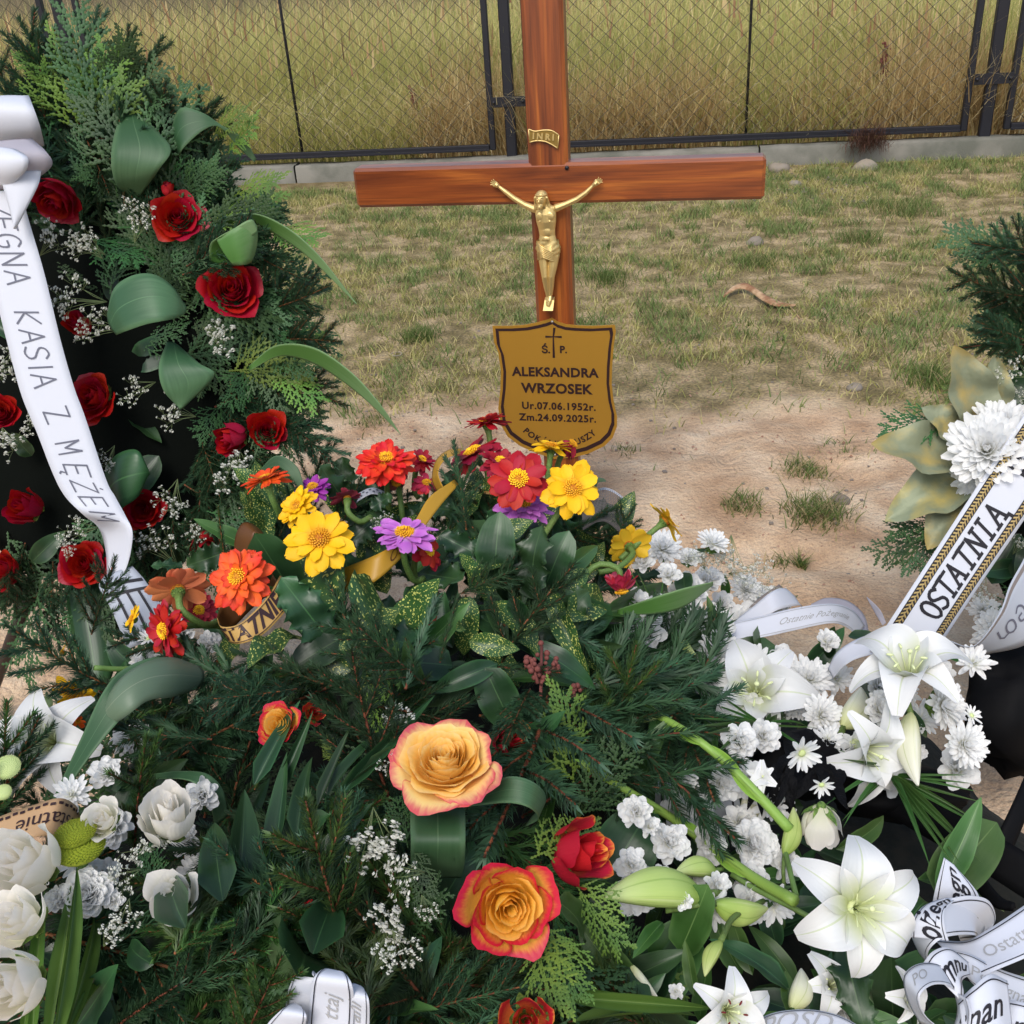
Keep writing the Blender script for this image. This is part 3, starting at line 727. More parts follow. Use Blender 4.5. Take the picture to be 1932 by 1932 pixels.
# --- plaque (built flat in local x,z at y=-0.004)
def plaque():
    s = thing('name_plaque', 'gold shield shaped name plaque with a dark border screwed to the foot of the cross', 'plaque', mat4=CM)
    T = Matrix.Rotation(radians(-1.2), 4, 'Y')
    half = [(1041, 600), (1052, 607), (1068, 612), (1090, 614), (1120, 615), (1160, 613), (1162, 625), (1158, 652), (1155, 690), (1154, 725), (1158, 760), (1164, 785), (1164, 805), (1156, 826), (1140, 842), (1110, 856), (1078, 864), (1046, 866)]
    left = [(1046, 866), (1012, 855), (982, 842), (958, 824), (944, 800), (940, 770), (944, 735), (945, 700), (940, 665), (932, 645), (929, 615), (960, 615), (990, 613), (1015, 608), (1030, 604), (1041, 600)]
    pts = [cl(*q, y=-.003) for q in half[:-1]+left[:-1]]
    pts = [Vector((q.x, 0, q.z)) for q in pts]; n = len(pts)
    cen = sum(pts, Vector())/n
    def inset(k): return [cen+(q-cen)*k for q in pts]
    b = MB(); F = [tuple(range(n))]; b.add([q+Vector((0, -.003, 0)) for q in pts], [tuple(range(n-1, -1, -1))]); b.add([q+Vector((0, -.0008, 0)) for q in pts], F)
    b.add([q+Vector((0, -.003, 0)) for q in pts]+[q+Vector((0, -.0008, 0)) for q in pts], [(i, (i+1) % n, n+(i+1) % n, n+i) for i in range(n)])
    obj('plate', b.me('plate', MT['plaque'], False), s)
    def ring(k0, k1, y, m, name):
        A, B_ = inset(k0), inset(k1); V = [q+Vector((0, y, 0)) for q in A+B_]
        obj(name, mesh(name, V, [(i, (i+1) % n, n+(i+1) % n, n+i) for i in range(n)], m, False), s)
    ring(.955, .905, -.0036, MT['inkb'], 'border_line')
    def put(body, px, py, size, off=.0, shear=0, sp=1.0, arc=None, name='lettering'):
        tv, tf = textmesh(body, size, off, shear, sp)
        q = cl(px, py, -.003); V = []
        a0 = radians(-.6)
        for x, y, z in tv:
            if arc: a = -x/arc; xx_, zz_ = (arc+y*-1)*sin(-a), (arc-(arc-y*-1*-1)*cos(a)) ; xx_ = (arc-y)*sin(x/arc); zz_ = arc-(arc-y)*cos(x/arc)
            else: xx_, zz_ = x, y
            V.append((q.x+xx_*cos(a0)-zz_*sin(a0), -.0038, q.z+xx_*sin(a0)+zz_*cos(a0)))
        obj(name, mesh(name, V, tf, MT['inkb'], False), s)
    put('ALEKSANDRA', 1047, 703, .0275, .0010, sp=1.06)
    put('WRZOSEK', 1050, 734, .0300, .0011, sp=1.06)
    put('Ur.07.06.1952r.', 1054, 767, .0225, .0007, sp=1.09)
    put('Zm.24.09.2025r.', 1052, 789, .0225, .0007, sp=1.09)
    put('Ś.', 1030, 660, .0215, .0007); put('P.', 1063, 660, .0215, .0007)
    put('POKÓJ JEJ DUSZY', 1056, 838, .0190, .0006, arc=.105, sp=1.15)
    c = MB()
    def quad(a, b_, w0, w1):
        A = cl(*a, y=-.003); B_ = cl(*b_, y=-.003); d = (B_-A).normalized(); nn = Vector((-d.z, 0, d.x))
        c.add([Vector((A.x, -.0038, A.z))+nn*w0, Vector((A.x, -.0038, A.z))-nn*w0, Vector((B_.x, -.0038, B_.z))-nn*w1, Vector((B_.x, -.0038, B_.z))+nn*w1], [(0, 1, 2, 3)])
    quad((1046, 618), (1044, 636), .0024, .0014); quad((1044, 636), (1045, 675), .0014, .0026)
    obj('cross_emblem', c.me('cross_emblem', MT['inkb'], False), s)
    c = MB(); A = cl(1029, 635, -.003); B_ = cl(1060, 635.5, -.003)
    c.add([(A.x, -.0040, A.z-.0022), ((A.x+B_.x)/2, -.0040, A.z-.001), (B_.x, -.0040, B_.z-.0022), (B_.x, -.0040, B_.z+.0022), ((A.x+B_.x)/2, -.0040, A.z+.001), (A.x, -.0040, A.z+.0022)], [(0, 1, 2, 3, 4, 5)])
    obj('cross_emblem', c.me('cross_emblem', MT['inkb'], False), s)
    nb = MB(); q = cl(1042, 607, -.003); nb.ball((q.x, -.004, q.z), (.003, .002, .003), 10, 6); obj('screw', nb.me('screw', MT['steel']), s); nb = MB(); q = cl(1047, 858, -.003); nb.ball((q.x, -.004, q.z), (.003, .002, .003), 10, 6); obj('screw', nb.me('screw', MT['steel']), s)
plaque()

# ================================================================== PLANT TEMPLATES (metres or unit length along +Y, face +Z)
def uvgrid(nu, nv):
    u, v = np.meshgrid(np.linspace(0, 1, nu), np.linspace(0, 1, nv), indexing='ij')
    return u, v
def leaf_mesh(name, m, width, shape, bend=.2, fold=.15, wave=0., nu=7, nv=12, thick=0, spines=0, twist=0., seed=0):
    """unit leaf along Y; u across, v along; shape(v)->half width factor"""
    r = np.random.default_rng(seed); ph = r.random()*6
    u, v = uvgrid(nu, nv); a = u*2-1
    w = np.array([shape(q) for q in v[0]])[None, :]*width/2
    if spines:
        k = np.abs(((v*spines) % 1)-.5)*2; w = w*(1-.42*k*(np.abs(a) > .9))
    x = a*w
    ang = bend*v*pi/2
    y = np.where(abs(bend) > 1e-3, np.sin(ang)/(bend*pi/2+1e-9), v); z = -(1-np.cos(ang))/(bend*pi/2+1e-9)
    z = z + np.abs(a)*w*fold*2 + wave*w*np.sin(v*16+ph+a*1.5)*np.abs(a)
    tw = twist*v; x2 = x*np.cos(tw)-0*x; z = z+x*np.sin(tw)
    V = np.stack([x2.ravel(), y.ravel(), z.ravel()], 1)
    return mesh(name, V, grid_faces(nu, nv), m, True, uv=np.stack([u.ravel(), v.ravel()], 1))
lance = lambda v: max(0, sin(pi*min(1, v**.8)))**.8*(1 if v < 1 else 0)+.02
oval = lambda v: sqrt(max(0, 1-(2*v**.85-1)**2))*.98+.02
strapf = lambda v: min(1, v*6+.3)*(1-max(0, (v-.55)/.45)**1.6)+.01
palmf = lambda v: (min(1, (v+.03)*5))*(1-v**2.2)+.01
TPL = {}
def tpl(k, me): TPL.setdefault(k, []).append(me)
for i in range(4):
    bd = (-.1, .25, .5, .8)[i]
    tpl('lance', leaf_mesh('leaf', MT['leaf'], .30, lance, bd, .2, .15, seed=i))
    tpl('lance2', leaf_mesh('leaf', MT['leaf2'], .26, lance, bd, .2, .15, seed=i+9))
    tpl('oval', leaf_mesh('leaf', MT['leaf'], .58, oval, bd, .12, .12, seed=i+20))
    tpl('oval2', leaf_mesh('leaf', MT['leaf2'], .5, oval, bd, .12, .12, seed=i+30))
    tpl('spec', leaf_mesh('speckled_leaf', MT['spec'], .44, lance, bd, .18, .22, nv=14, seed=i+40))
    tpl('holly', leaf_mesh('spiny_leaf', MT['leaf'], .62, oval, bd, .1, .3, nu=9, nv=25, spines=6, seed=i+50))
    tpl('blade', leaf_mesh('strap_leaf', MT['blade'], .09, strapf, bd*1.3, .25, .1, nv=16, seed=i+60))
    tpl('bladeL', leaf_mesh('strap_leaf', MT['bladeL'], .10, strapf, bd*1.3, .25, .1, nv=16, seed=i+60))
    tpl('grassb', leaf_mesh('grass_leaf', MT['grassb'], .11, lance, bd*.7, .5, .1, nv=14, seed=i+70))
    tpl('strip', leaf_mesh('black_strip', MT['black'], .16, strapf, bd, .1, .3, nv=12, seed=i+61)); tpl('palm', leaf_mesh('palm_leaflet', MT['leaf'], .15, palmf, bd*.4, .5, .05, nu=7, nv=12, seed=i+80))
    tpl('palm2', leaf_mesh('palm_leaflet', MT['leaf2'], .06, palmf, bd*.5, .7, 0, nu=5, nv=12, seed=i+90))
    tpl('gold', leaf_mesh('gold_leaf', MT['gold_leaf'], .62, lance, bd*.6, .18, .2, nu=9, nv=18, seed=i+95))
    tpl('greyl', leaf_mesh('grey_leaf', MT['leafb'], .36, lance, bd*.6, .12, .1, nu=9, nv=16, seed=i+97))
def needles_on(pts, rad, dens, nl, r, flat=.35):
    """needle triangles (pyramids) along a curve"""
    V = []; F = []; m = len(pts)
    L = np.linalg.norm(np.diff(pts, axis=0), axis=1).sum(); n = int(L*dens)
    for k in range(n):
        t = (k+r.random())/n*(m-1); i = min(int(t), m-2); f = t-i
        p = pts[i]*(1-f)+pts[i+1]*f; d = pts[i+1]-pts[i]; d /= np.linalg.norm(d)
        a = r.random()*2*pi
        n1 = np.cross(d, [0, 0, 1.]); n1 /= np.linalg.norm(n1)+1e-9; n2 = np.cross(n1, d)
        rad_dir = n1*cos(a)+n2*sin(a)*(1-flat*(sin(a) < 0)); rad_dir /= np.linalg.norm(rad_dir)
        tipw = (1-.35*(k/n)**3)
        q = rad_dir*.78+d*(.62+.2*r.random()); q /= np.linalg.norm(q); l = nl*(.75+.4*r.random())*tipw
        s = np.cross(q, d); s /= np.linalg.norm(s)+1e-9
        w = .0062; b = len(V); bend = d*l*.16
        V += [p+s*w, p-s*w, p+q*l*.6+s*w*.75, p+q*l*.6-s*w*.75, p+q*l+bend]
        F += [(b, b+1, b+3), (b, b+3, b+2), (b+2, b+3, b+4)]
    return V, F
def spruce_tpl(seed, shoots, nm, bend):
    r = np.random.default_rng(seed); main = np.array([[0, 0, 0], [bend*.2, .35, .015], [bend*.6, .7, .0], [bend, 1.0, -.02]]); main = crom(main, 10)
    sb = MB(); sb.tube(main, list(np.linspace(.012, .006, 10)), 5)
    V, F = needles_on(main, .01, 430, .098, r)
    for k in range(shoots):
        t = .15+.62*k/shoots; i = int(t*9); sd_ = 1 if k % 2 else -1; l = (.42-.22*t)*(.8+.4*r.random())
        d = np.array([sd_*.75, .75, .12*(r.random()-.5)]); d /= np.linalg.norm(d)
        p0 = main[i]; c = crom([p0, p0+d*l*.5+[0, .02, .01], p0+d*l+[0, .06, -.01]], 6)
        sb.tube(c, list(np.linspace(.007, .004, 6)), 4)
        v2, f2 = needles_on(c, .01, 400, .088, r); b = len(V); V += v2; F += [tuple(q+b for q in f) for f in f2]
    return sb.me('spruce_twig', MT['twig']), mesh('needles', np.array(V), np.array(F), nm, False)
for i in range(4):
    tpl('spruce', spruce_tpl(i, (7, 5, 9, 6)[i], MT['needle'], (.1, -.15, .05, .25)[i]))
    tpl('spruceg', spruce_tpl(i+10, (7, 5, 8, 6)[i], MT['needle2'], (.1, -.15, .05, .25)[i]))
    tpl('shoot', spruce_tpl(i+20, 0, MT['needle'], (.12, -.2, .02, .3)[i]))
    tpl('shootg', spruce_tpl(i+30, 0, MT['needle2'], (.12, -.2, .02, .3)[i]))
def thuja_tpl(seed, m, dense=1.):
    r = np.random.default_rng(seed); V = []; F = []
    def scale_row(p0, d, l, w):
        n = max(2, int(l/.040)); s = np.array([-d[1], d[0], 0])
        for k in range(n):
            a = p0+d*l*k/n; e = p0+d*l*(k+1.35)/n; b = len(V); ww = w*(1-.5*k/n); zz = np.array([0, 0, ww*.5])
            mid = (a+e)/2
            V.extend([a, mid+s*ww, e, mid-s*ww, mid+zz]); F.extend([(b, b+1, b+4), (b+1, b+2, b+4), (b+2, b+3, b+4), (b+3, b, b+4)])
    def rec(p0, ang, l, lev):
        d = np.array([sin(ang), cos(ang), .18*(r.random()-.5)])
        scale_row(p0, d, l, (.016, .021, .023)[lev])
        if lev >= 2: return
        n = (13, 6)[lev]
        for k in range(n):
            t = .1+.88*k/n; sdn = 1 if k % 2 else -1
            rec(p0+d*l*t, ang+sdn*((.62, .5)[lev]+.3*(r.random()-.3)), l*((.50, .40)[lev])*(1-.60*t)*(.65+.7*r.random()), lev+1)
    rec(np.zeros(3), 0, 1., 0)
    V = np.array(V); V[:, 2] -= .18*(V[:, 1]**2) + .25*V[:, 0]**2
    return mesh('thuja_sprig', V, np.array(F), m, False)
for i in range(3):
    tpl('thuja', thuja_tpl(i, MT['thuja'])); tpl('thujay', thuja_tpl(i+5, MT['thujay']))
def gyp_tpl(seed, n=46, big=1.):
    r = np.random.default_rng(seed); st = MB(); V = []; F = []
    root = np.array([0, -1.1, -.25])
    hubs = [np.array([(r.random()-.5)*1.1, (r.random()-.5)*1.1, r.random()*.15]) for _ in range(7)]
    for h_ in hubs: st.tube([root, (root+h_)/2+[.1*(r.random()-.5), .05, .05], h_], [.014, .01, .008], 3)
    for k in range(n):
        h_ = hubs[k % 7]; c = h_+np.array([(r.random()-.5)*.75, (r.random()-.5)*.75, .12+.25*r.random()])
        st.tube([h_, (h_+c)/2+[0, 0, .03], c], .0065, 3)
        s = (.045+.05*r.random())*big
        for q in range(11):
            d = r.normal(size=3); d[2] = abs(d[2]); d /= np.linalg.norm(d); a = np.cross(d, [0.3, 1, .2]); a /= np.linalg.norm(a); b = np.cross(d, a)
            o_ = c+d*s*.25; i0 = len(V); tip = c+d*s*1.05
            V += [o_, o_+a*s*.55+d*s*.5, tip+a*s*.25, tip-a*s*.25+b*s*.1, o_-a*s*.55+d*s*.5]
            F += [(i0, i0+1, i0+2), (i0, i0+2, i0+3), (i0, i0+3, i0+4)]
    return st.me('stems', MT['gypstem']), mesh('florets', np.array(V), np.array(F), MT['gyp'], False)
for i in range(5): tpl('gyp', gyp_tpl(i, (46, 34, 52, 26, 40)[i], 1.15)); tpl('gypb', gyp_tpl(i+9, (40, 32, 44, 26, 36)[i], 1.55))

# ------------------------------------------------------------------ flowers: heads built in a unit frame (radius 1, facing +Z)
def shell(k, t, phi0, w, R, out, H, droop, seed, nu=9, nv=9, cup=0., notch=0, point=.05, zb=-.35, ruf=.03):
    r = np.random.default_rng(seed); ph = r.random(3)*6
    u, v = uvgrid(nu, nv); a = u*2-1
    ve = v*(1-.17*np.abs(a)**2.4*v)*(1-notch*np.exp(-(a/.25)**2)*v**6)
    sh = np.sin(pi*(.10+.60*v))*.98
    phi = phi0 + a*w*sh
    r_ = R*np.minimum(1, 1-(1-np.minimum(1, ve*2.0))**2.2) + out*ve**2.4
    r_ = r_*(1+.07*a*(1-t*.3)) + ruf*np.sin(4.3*a+ph[0])*ve**3*(.4+t) + ruf*.5*np.sin(9*a+ph[1])*ve**6
    z = zb + (H-zb)*ve**.9 - droop*ve**3.2 + ruf*np.sin(3.7*a+ph[2])*ve**3*.9
    z = z + point*np.exp(-(a/.2)**2)*ve**8 + .02*r.normal()
    r_ = r_ + cup*np.sin(pi*ve)*.1
    V = np.stack([r_*np.cos(phi), r_*np.sin(phi), z], -1).reshape(-1, 3)
    return V, grid_faces(nu, nv)[:, ::-1], np.stack([u.ravel(), v.ravel()], 1)
def rose_tpl(key, seed, n, m_in, m_out, openness=1., split=.6, depth=.75):
    r = np.random.default_rng(seed); L = []
    ph = 0
    for k in range(n):
        t = k/(n-1); ph += 2.4+.25*r.normal()
        R = .05+.62*t**.9; w = 1.9-1.15*t**.6
        out = openness*(.04+.36*max(0, t-.25)**1.3*1.6)*(.8+.4*r.random())
        H = depth*(.62-.16*t)+.0+.06*r.normal()*t; droop = openness*.42*max(0, t-.35)**1.2*(.7+.6*r.random())
        V, F, uv = shell(k, t, ph, w, R, out, H, droop, seed*100+k, zb=-depth*.6, ruf=.022+.02*t, point=.05*t)
        m = m_in if t < split else m_out
        L.append(mesh('petal', V, F, m, True, uv=uv))
    TPL.setdefault(key, []).append(L)
for i in range(3): rose_tpl('rose_red', 10+i, 24, MT['red'], MT['red'], (1, .8, .9)[i], 1, (.8, 1.0, .85)[i])
rose_tpl('rose_redbud', 20, 16, MT['red'], MT['red'], .35, 1, 1.5)
rose_tpl('rose_yel', 31, 38, MT['yel_in'], MT['yel_out'], 1.0, .8, .5)
rose_tpl('rose_fire', 32, 25, MT['fire_in'], MT['fire_out'], .85, .62, .85)
rose_tpl('rose_firebud', 33, 11, MT['fire_bud'], MT['fire_bud'], .38, 0, 1.35)
for i in range(2): rose_tpl('rose_white', 41+i, (14, 13)[i], MT['cream'], MT['cream'], (.42, .75)[i], 1, (1.3, 1.0)[i])
def sepal_cup(m, r0=.22, h=.3, n=5, flare=.9):
    b = MB(); b.ball((0, 0, -.62), (.17, .17, .2), 10, 6)
    V = []; F = []
    for k in range(n):
        a = 2*pi*k/n
        pts = [(.14, -.6, .16), (.34, -.5, .15), (.55, -.36, .09), (.72*flare, -.2, .012)]
        for (rr, zz, w_) in pts:
            c = Vector((cos(a)*rr, sin(a)*rr, zz)); s_ = Vector((-sin(a), cos(a), 0))*w_; V += [c-s_, c+s_]
        o_ = k*8; F += [(o_+2*j, o_+2*j+1, o_+2*j+3, o_+2*j+2) for j in range(3)]
    b.add(V, F); return b.me('sepals', m)
SEP = sepal_cup(MT['sepal'])
def zinnia_petal(i):
    r = np.random.default_rng(i); u, v = uvgrid(7, 9); a = u*2-1
    w = .19*np.clip(np.sin(pi*(.12+.68*v)), 0, 1)**.7*(1-.55*np.clip((v-.86)/.14, 0, 1)**2)
    x = a*w; y = v*(1-.05*np.exp(-(a/.2)**2)*(v > .95)-.05*np.abs(a)**3*v)
    z = .05*a*a*(1 if i != 1 else -1) - .10*v**2 + .012*np.sin(a*9)*v + .03*np.sin(v*5+i)*v
    return np.stack([x.ravel(), y.ravel(), z.ravel()], 1), np.stack([u.ravel(), v.ravel()], 1)
ZP = {}
def zpet(m):
    if m.name not in ZP:
        ZP[m.name] = []
        for i in range(3):
            V, uv = zinnia_petal(i); ZP[m.name].append(mesh('petal', V, grid_faces(7, 9), m, True, uv=uv))
    return ZP[m.name]
def disk_mesh():
    b = MB(); b.ball((0, 0, -.02), (.24, .24, .17), 14, 8); return b.me('disk', MT['disk'])
def floret_mesh(seed=3):
    r = np.random.default_rng(seed); V = []; F = []
    for k in range(70):
        rr = .27*sqrt((k+8)/78); a = k*2.4; z = .14*(1-(rr/.3)**2)+.02
        c = np.array([rr*cos(a), rr*sin(a), z]); h = .06+.05*r.random(); b = len(V)
        d = np.array([cos(a)*.5, sin(a)*.5, .8]); s1 = np.array([-sin(a), cos(a), 0])*.02; s2 = np.array([cos(a), sin(a), -.4])*.02
        V += [c+s1, c-s1*.6+s2, c-s1*.6-s2, c+d*h+s1*1.5, c+d*h-s1+s2*1.4, c+d*h-s1-s2]
        F += [(b, b+1, b+4), (b, b+4, b+3), (b+1, b+2, b+5), (b+1, b+5, b+4), (b+2, b, b+3), (b+2, b+3, b+5), (b+3, b+4, b+5)]
    return mesh('florets', V, F, MT['flor'], False)
DISK = disk_mesh(); FLOR = floret_mesh()
def calyx_mesh():
    b = MB(); b.ball((0, 0, -.14), (.21, .21, .17), 14, 8)
    for j in range(4):
        for k in range(9):
            a = 2*pi*(k+.5*(j % 2))/9; th = .5+.35*j; rr = .215*sin(th); z = -.14-.17*cos(th)
            n_ = Vector((sin(th)*cos(a), sin(th)*sin(a), -cos(th)))
            M_ = n_.to_track_quat('Z', 'Y').to_matrix(); b.ball((rr*cos(a), rr*sin(a), z), (.055, .055, .02), 6, 4, M_)
    return b.me('calyx', MT['sepal'])
CAL = calyx_mesh()
def zinnia(root, m, rows, r, gap=None, disk=True, lenvar=.17):
    """rows: (count, r0, tilt_deg up from flat, length)"""
    for (n, r0, tilt, ln) in rows:
        a0 = r.random()*6
        for k in range(n):
            if gap and r.random() < gap: continue
            a = a0+2*pi*k/n+(r.random()-.5)*.30; t_ = radians(tilt+(r.random()-.5)*28)
            d = Vector((cos(a)*cos(t_), sin(a)*cos(t_), sin(t_))); up = Vector((-cos(a)*sin(t_), -sin(a)*sin(t_), cos(t_)))
            side = Vector((-sin(a), cos(a), 0)); up = (up+side*(r.random()-.5)*.5).normalized()
            L_ = ln*(1+(r.random()-.5)*2*lenvar); pm = zpet(m)[int(r.random()*3)]
            wsc = L_*(1.1 if n > 14 else 1.45)
            obj('petal', pm, root, mat4=frame(d, up, Vector((cos(a), sin(a), 0))*r0+Vector((0, 0, .02)), (wsc, L_, L_)))
    if disk:
        obj('disk', DISK, root); o = obj('florets', FLOR, root); o['kind'] = 'stuff'
    obj('calyx', CAL, root)
def mum_petal(m, i, w=.13):
    u, v = uvgrid(5, 7); a = u*2-1
    ww = w*np.clip(np.sin(pi*(.15+.7*v)), 0, 1)**.6*(1-.5*np.clip((v-.85)/.15, 0, 1))
    x = a*ww; y = v; z = .30*a*a*ww*2 + (.28 if i == 0 else .12)*v**2
    return mesh('petal', np.stack([x.ravel(), y.ravel(), z.ravel()], 1), grid_faces(5, 7), m, True, uv=np.stack([u.ravel(), v.ravel()], 1))
MP = {k: [mum_petal(MT['mumw'], i, w) for i in (0, 1)] for k, w in (('mum', .13), ('daisy', .12), ('carn', .30))}
def mum(root, r, kind='mum', n=70):
    for k in range(n):
        t = (k+.5)/n; th = {'mum': 1.75, 'daisy': 1.6, 'carn': 1.5}[kind]*t**.62
        if kind == 'daisy': th = radians(62)+radians(34)*t
        a = k*2.39996+r.random()*.2
        d = Vector((sin(th)*cos(a), sin(th)*sin(a), cos(th)*.75)).normalized(); inw = Vector((-cos(a)*cos(th), -sin(a)*cos(th), sin(th)))
        L_ = {'mum': .55+.4*t, 'daisy': .88, 'carn': .55+.35*t}[kind]*(.88+.24*r.random())
        if kind == 'carn': inw = (inw+Vector((r.random()-.5, r.random()-.5, r.random()-.5))*1.3).normalized(); d = (d+Vector((r.random()-.5, r.random()-.5, r.random()-.5))*.3).normalized()
        o_ = Vector((sin(th)*cos(a), sin(th)*sin(a), 0))*.10
        obj('petal', MP[kind][k % 2], root, mat4=frame(d, inw, o_, (L_*1.15, L_, L_)))
    if kind == 'daisy':
        b = DAISYC; obj('disk', b, root)
def _dc():
    b = MB(); b.ball((0, 0, .06), (.2, .2, .12), 12, 6); return b.me('disk', MT['santp'])
DAISYC = _dc()
def lily_petal(wide, i, m=None):
    u, v = uvgrid(9, 16); a = u*2-1
    w = wide*np.clip(np.sin(pi*np.clip(.06+.9*v**.85, 0, 1)), 0, 1)**.75
    r_ = .06+ .22*v + .78*v**1.35 - .10*v**5; z = .55*np.sin(pi*np.minimum(v, 1)*.62)-.55*v**3.2 - .05
    x = a*w; cup = (.9*(1-v)**1.2+.18)
    y = r_; z = z + a*a*w*cup + .035*np.sin(v*11+i)*np.abs(a)*v
    z = z - .03*np.exp(-(a/.12)**2)*(v < .98)
    return mesh('petal', np.stack([x.ravel(), y.ravel(), z.ravel()], 1), grid_faces(9, 16), m or MT['lily'], True, uv=np.stack([u.ravel(), v.ravel()], 1))
LPW = [lily_petal(.37, i) for i in range(2)]; LPN = [lily_petal(.28, i+3) for i in range(2)]
def lily(root, r, close=0., anther=True, amat=None):
    for k in range(6):
        a = 2*pi*k/6+(r.random()-.5)*.16; me = (LPW if k % 2 else LPN)[int(r.random()*2)]
        t_ = close + (r.random()-.5)*.22
        M_ = Matrix.Rotation(a-pi/2, 4, 'Z') @ Matrix.Rotation(t_, 4, 'X') @ Matrix.Scale(1+(r.random()-.5)*.12, 4)
        if k % 2: M_ = Matrix.Translation((0, 0, .02)) @ M_
        obj('petal', me, root, mat4=M_)
    b = MB(); b.tube([(0, 0, 0), (.02, .01, .35), (.05, .02, .68)], [.022, .018, .02], 6); b.ball((.05, .02, .70), (.045, .045, .03), 8, 5); b.ball((0, 0, -.02), (.10, .10, .09), 10, 6)
    obj('pistil', b.me('pistil', MT['sil']), root)
    for k in range(6):
        a = 2*pi*(k+.5)/6; b = MB(); e = Vector((cos(a)*.24, sin(a)*.24, .56))
        b.tube([(0, 0, 0), e*.5+Vector((0, 0, .06)), e], [.014, .011, .008], 5); s_ = obj('stamen', b.me('stamen', MT['sil']), root)
        if anther:
            b = MB(); b.ball(e+Vector((0, 0, .02)), (.022, .06, .022), 8, 5, Matrix.Rotation(a+pi/2, 3, 'Z')); obj('anther', b.me('anther', amat or MT['anther']), s_)
def bud_mesh(m, seed=0):
    u, v = uvgrid(25, 14); a = u*2*pi
    prof = np.sin(pi*np.clip(.03+.95*v**.9, 0, 1))**.8*.155*(1-.25*v)
    rr = prof*(1+.10*np.cos(3*a)); bend = .05*np.sin(pi*v)
    V = np.stack([rr*np.cos(a)+bend, v, rr*np.sin(a)], -1).reshape(-1, 3)
    return mesh('bud', V, grid_faces(25, 14), m, True, uv=np.stack([((u*3) % 1).ravel(), v.ravel()], 1))
BUD = {'g': bud_mesh(MT['bud']), 'w': bud_mesh(MT['budw'])}

# ================================================================== THE PILE OF WREATHS
ANC = [(1000, 900, 1.45), (750, 900, 1.38), (600, 1000, 1.28), (450, 1100, 1.22), (300, 1180, 1.2), (130, 1300, 1.1), (1080, 1000, 1.38), (1250, 1010, 1.55), (1180, 1120, 1.34),
       (950, 1150, 1.22), (950, 1300, 1.12), (840, 1430, .97), (960, 1710, .86), (700, 1600, .92), (400, 1500, .98), (100, 1600, .90), (60, 1850, .80), (400, 1850, .82), (600, 1900, .78),
       (960, 1900, .80), (1100, 1600, .98), (1300, 1450, 1.16), (1350, 1250, 1.4), (1400, 1120, 1.75), (1600, 1200, 1.5), (1700, 1350, 1.3), (1850, 1420, 1.25), (1600, 1700, 1.02),
       (1850, 1780, .98), (1300, 1850, .94), (1900, 1920, .88), (1500, 1150, 1.72), (650, 1250, 1.12), (250, 1400, 1.02), (200, 2050, .72), (700, 2050, .70), (1300, 2050, .80), (1800, 2050, .80), (-100, 1750, .88), (2050, 1800, 1.0), (550, 1400, 1.05), (1500, 1500, 1.15), (800, 1050, 1.3)]
_A = np.array(ANC, float)
def A(px, py):
    w_ = 1/(((_A[:, 0]-px)**2+(_A[:, 1]-py)**2)+600)**1.6
    return float((w_*_A[:, 2]).sum()/w_.sum())
AW = np.array([P(*a)[:] for a in ANC])
def mound_z(x, y):
    x = np.asarray(x, float); y = np.asarray(y, float)
    r2 = (x[..., None]-AW[:, 0])**2+(y[..., None]-AW[:, 1])**2
    w_ = np.exp(-r2/.11**2); return ((w_*(AW[:, 2]-.13)).sum(-1)/(w_.sum(-1)+.12))
xs = np.arange(-1.1, 1.3, .02); ys = np.arange(.05, 2.1, .02)
X, Y = np.meshgrid(xs, ys, indexing='ij'); Z = mound_z(X, Y) + (npnoise(X, Y, 12, 3, 14)-.5)*.03*np.clip(mound_z(X, Y)*8, 0, 1) - .05
tag(obj('grave_mound', mesh('grave_mound', np.stack([X.ravel(), Y.ravel(), Z.ravel()], 1), grid_faces(len(xs), len(ys)), mat('mound_gap_shade', lin(30, 28, 20), .95, 0, nz=(40, lin(14, 18, 12), .4, .6), bump=(90, 1)))), kind='structure')  # dark colour carries the shade in the gaps between the plants

def empty(name, label, cat, px, py, d, group=None):
    return thing(name, label, cat, P(px, py, d), group)
AR = {}
AR['pot'] = empty('flower_bouquet', 'mixed bouquet greenery of spruce, spiny and speckled leaves under the zinnias', 'bouquet', 850, 1250, 1.3)
AR['rose'] = empty('rose_arrangement', 'dark spruce and rolled leaf greenery around the orange and pink roses in front', 'arrangement', 800, 1800, 1.0)
AR['wl'] = empty('white_rose_arrangement', 'greenery with grass blades and pointed leaves around the white roses at lower left', 'arrangement', 200, 1800, 1.0)
AR['ly'] = empty('lily_arrangement', 'greenery with gladiolus stems around the white lilies at lower right', 'arrangement', 1500, 1700, 1.15)
AR['lyb'] = empty('white_flower_arrangement', 'low greenery with palm fans under the white lilies and chrysanthemums at middle right', 'arrangement', 1600, 1300, 1.5)
AR['lw'] = empty('standing_wreath', 'tall green funeral wreath of thuja and spruce with red roses standing at left', 'wreath', 200, 1100, 1.55)
AR['rw'] = empty('leaning_wreath', 'dark green wreath with gold sprayed leaves cut by the right photo edge', 'wreath', 1930, 1150, 1.5)
def inv(root): return root.matrix_world.inverted() if root is not None else Matrix()
for k_, e in AR.items(): e.matrix_world = Matrix.Translation(e.location)
def putm(root, name, me, M_, kind=None):
    o = obj(name, me, root, mat4=Matrix.Translation(-root.location) @ M_); 
    if kind: o['kind'] = kind
    return o
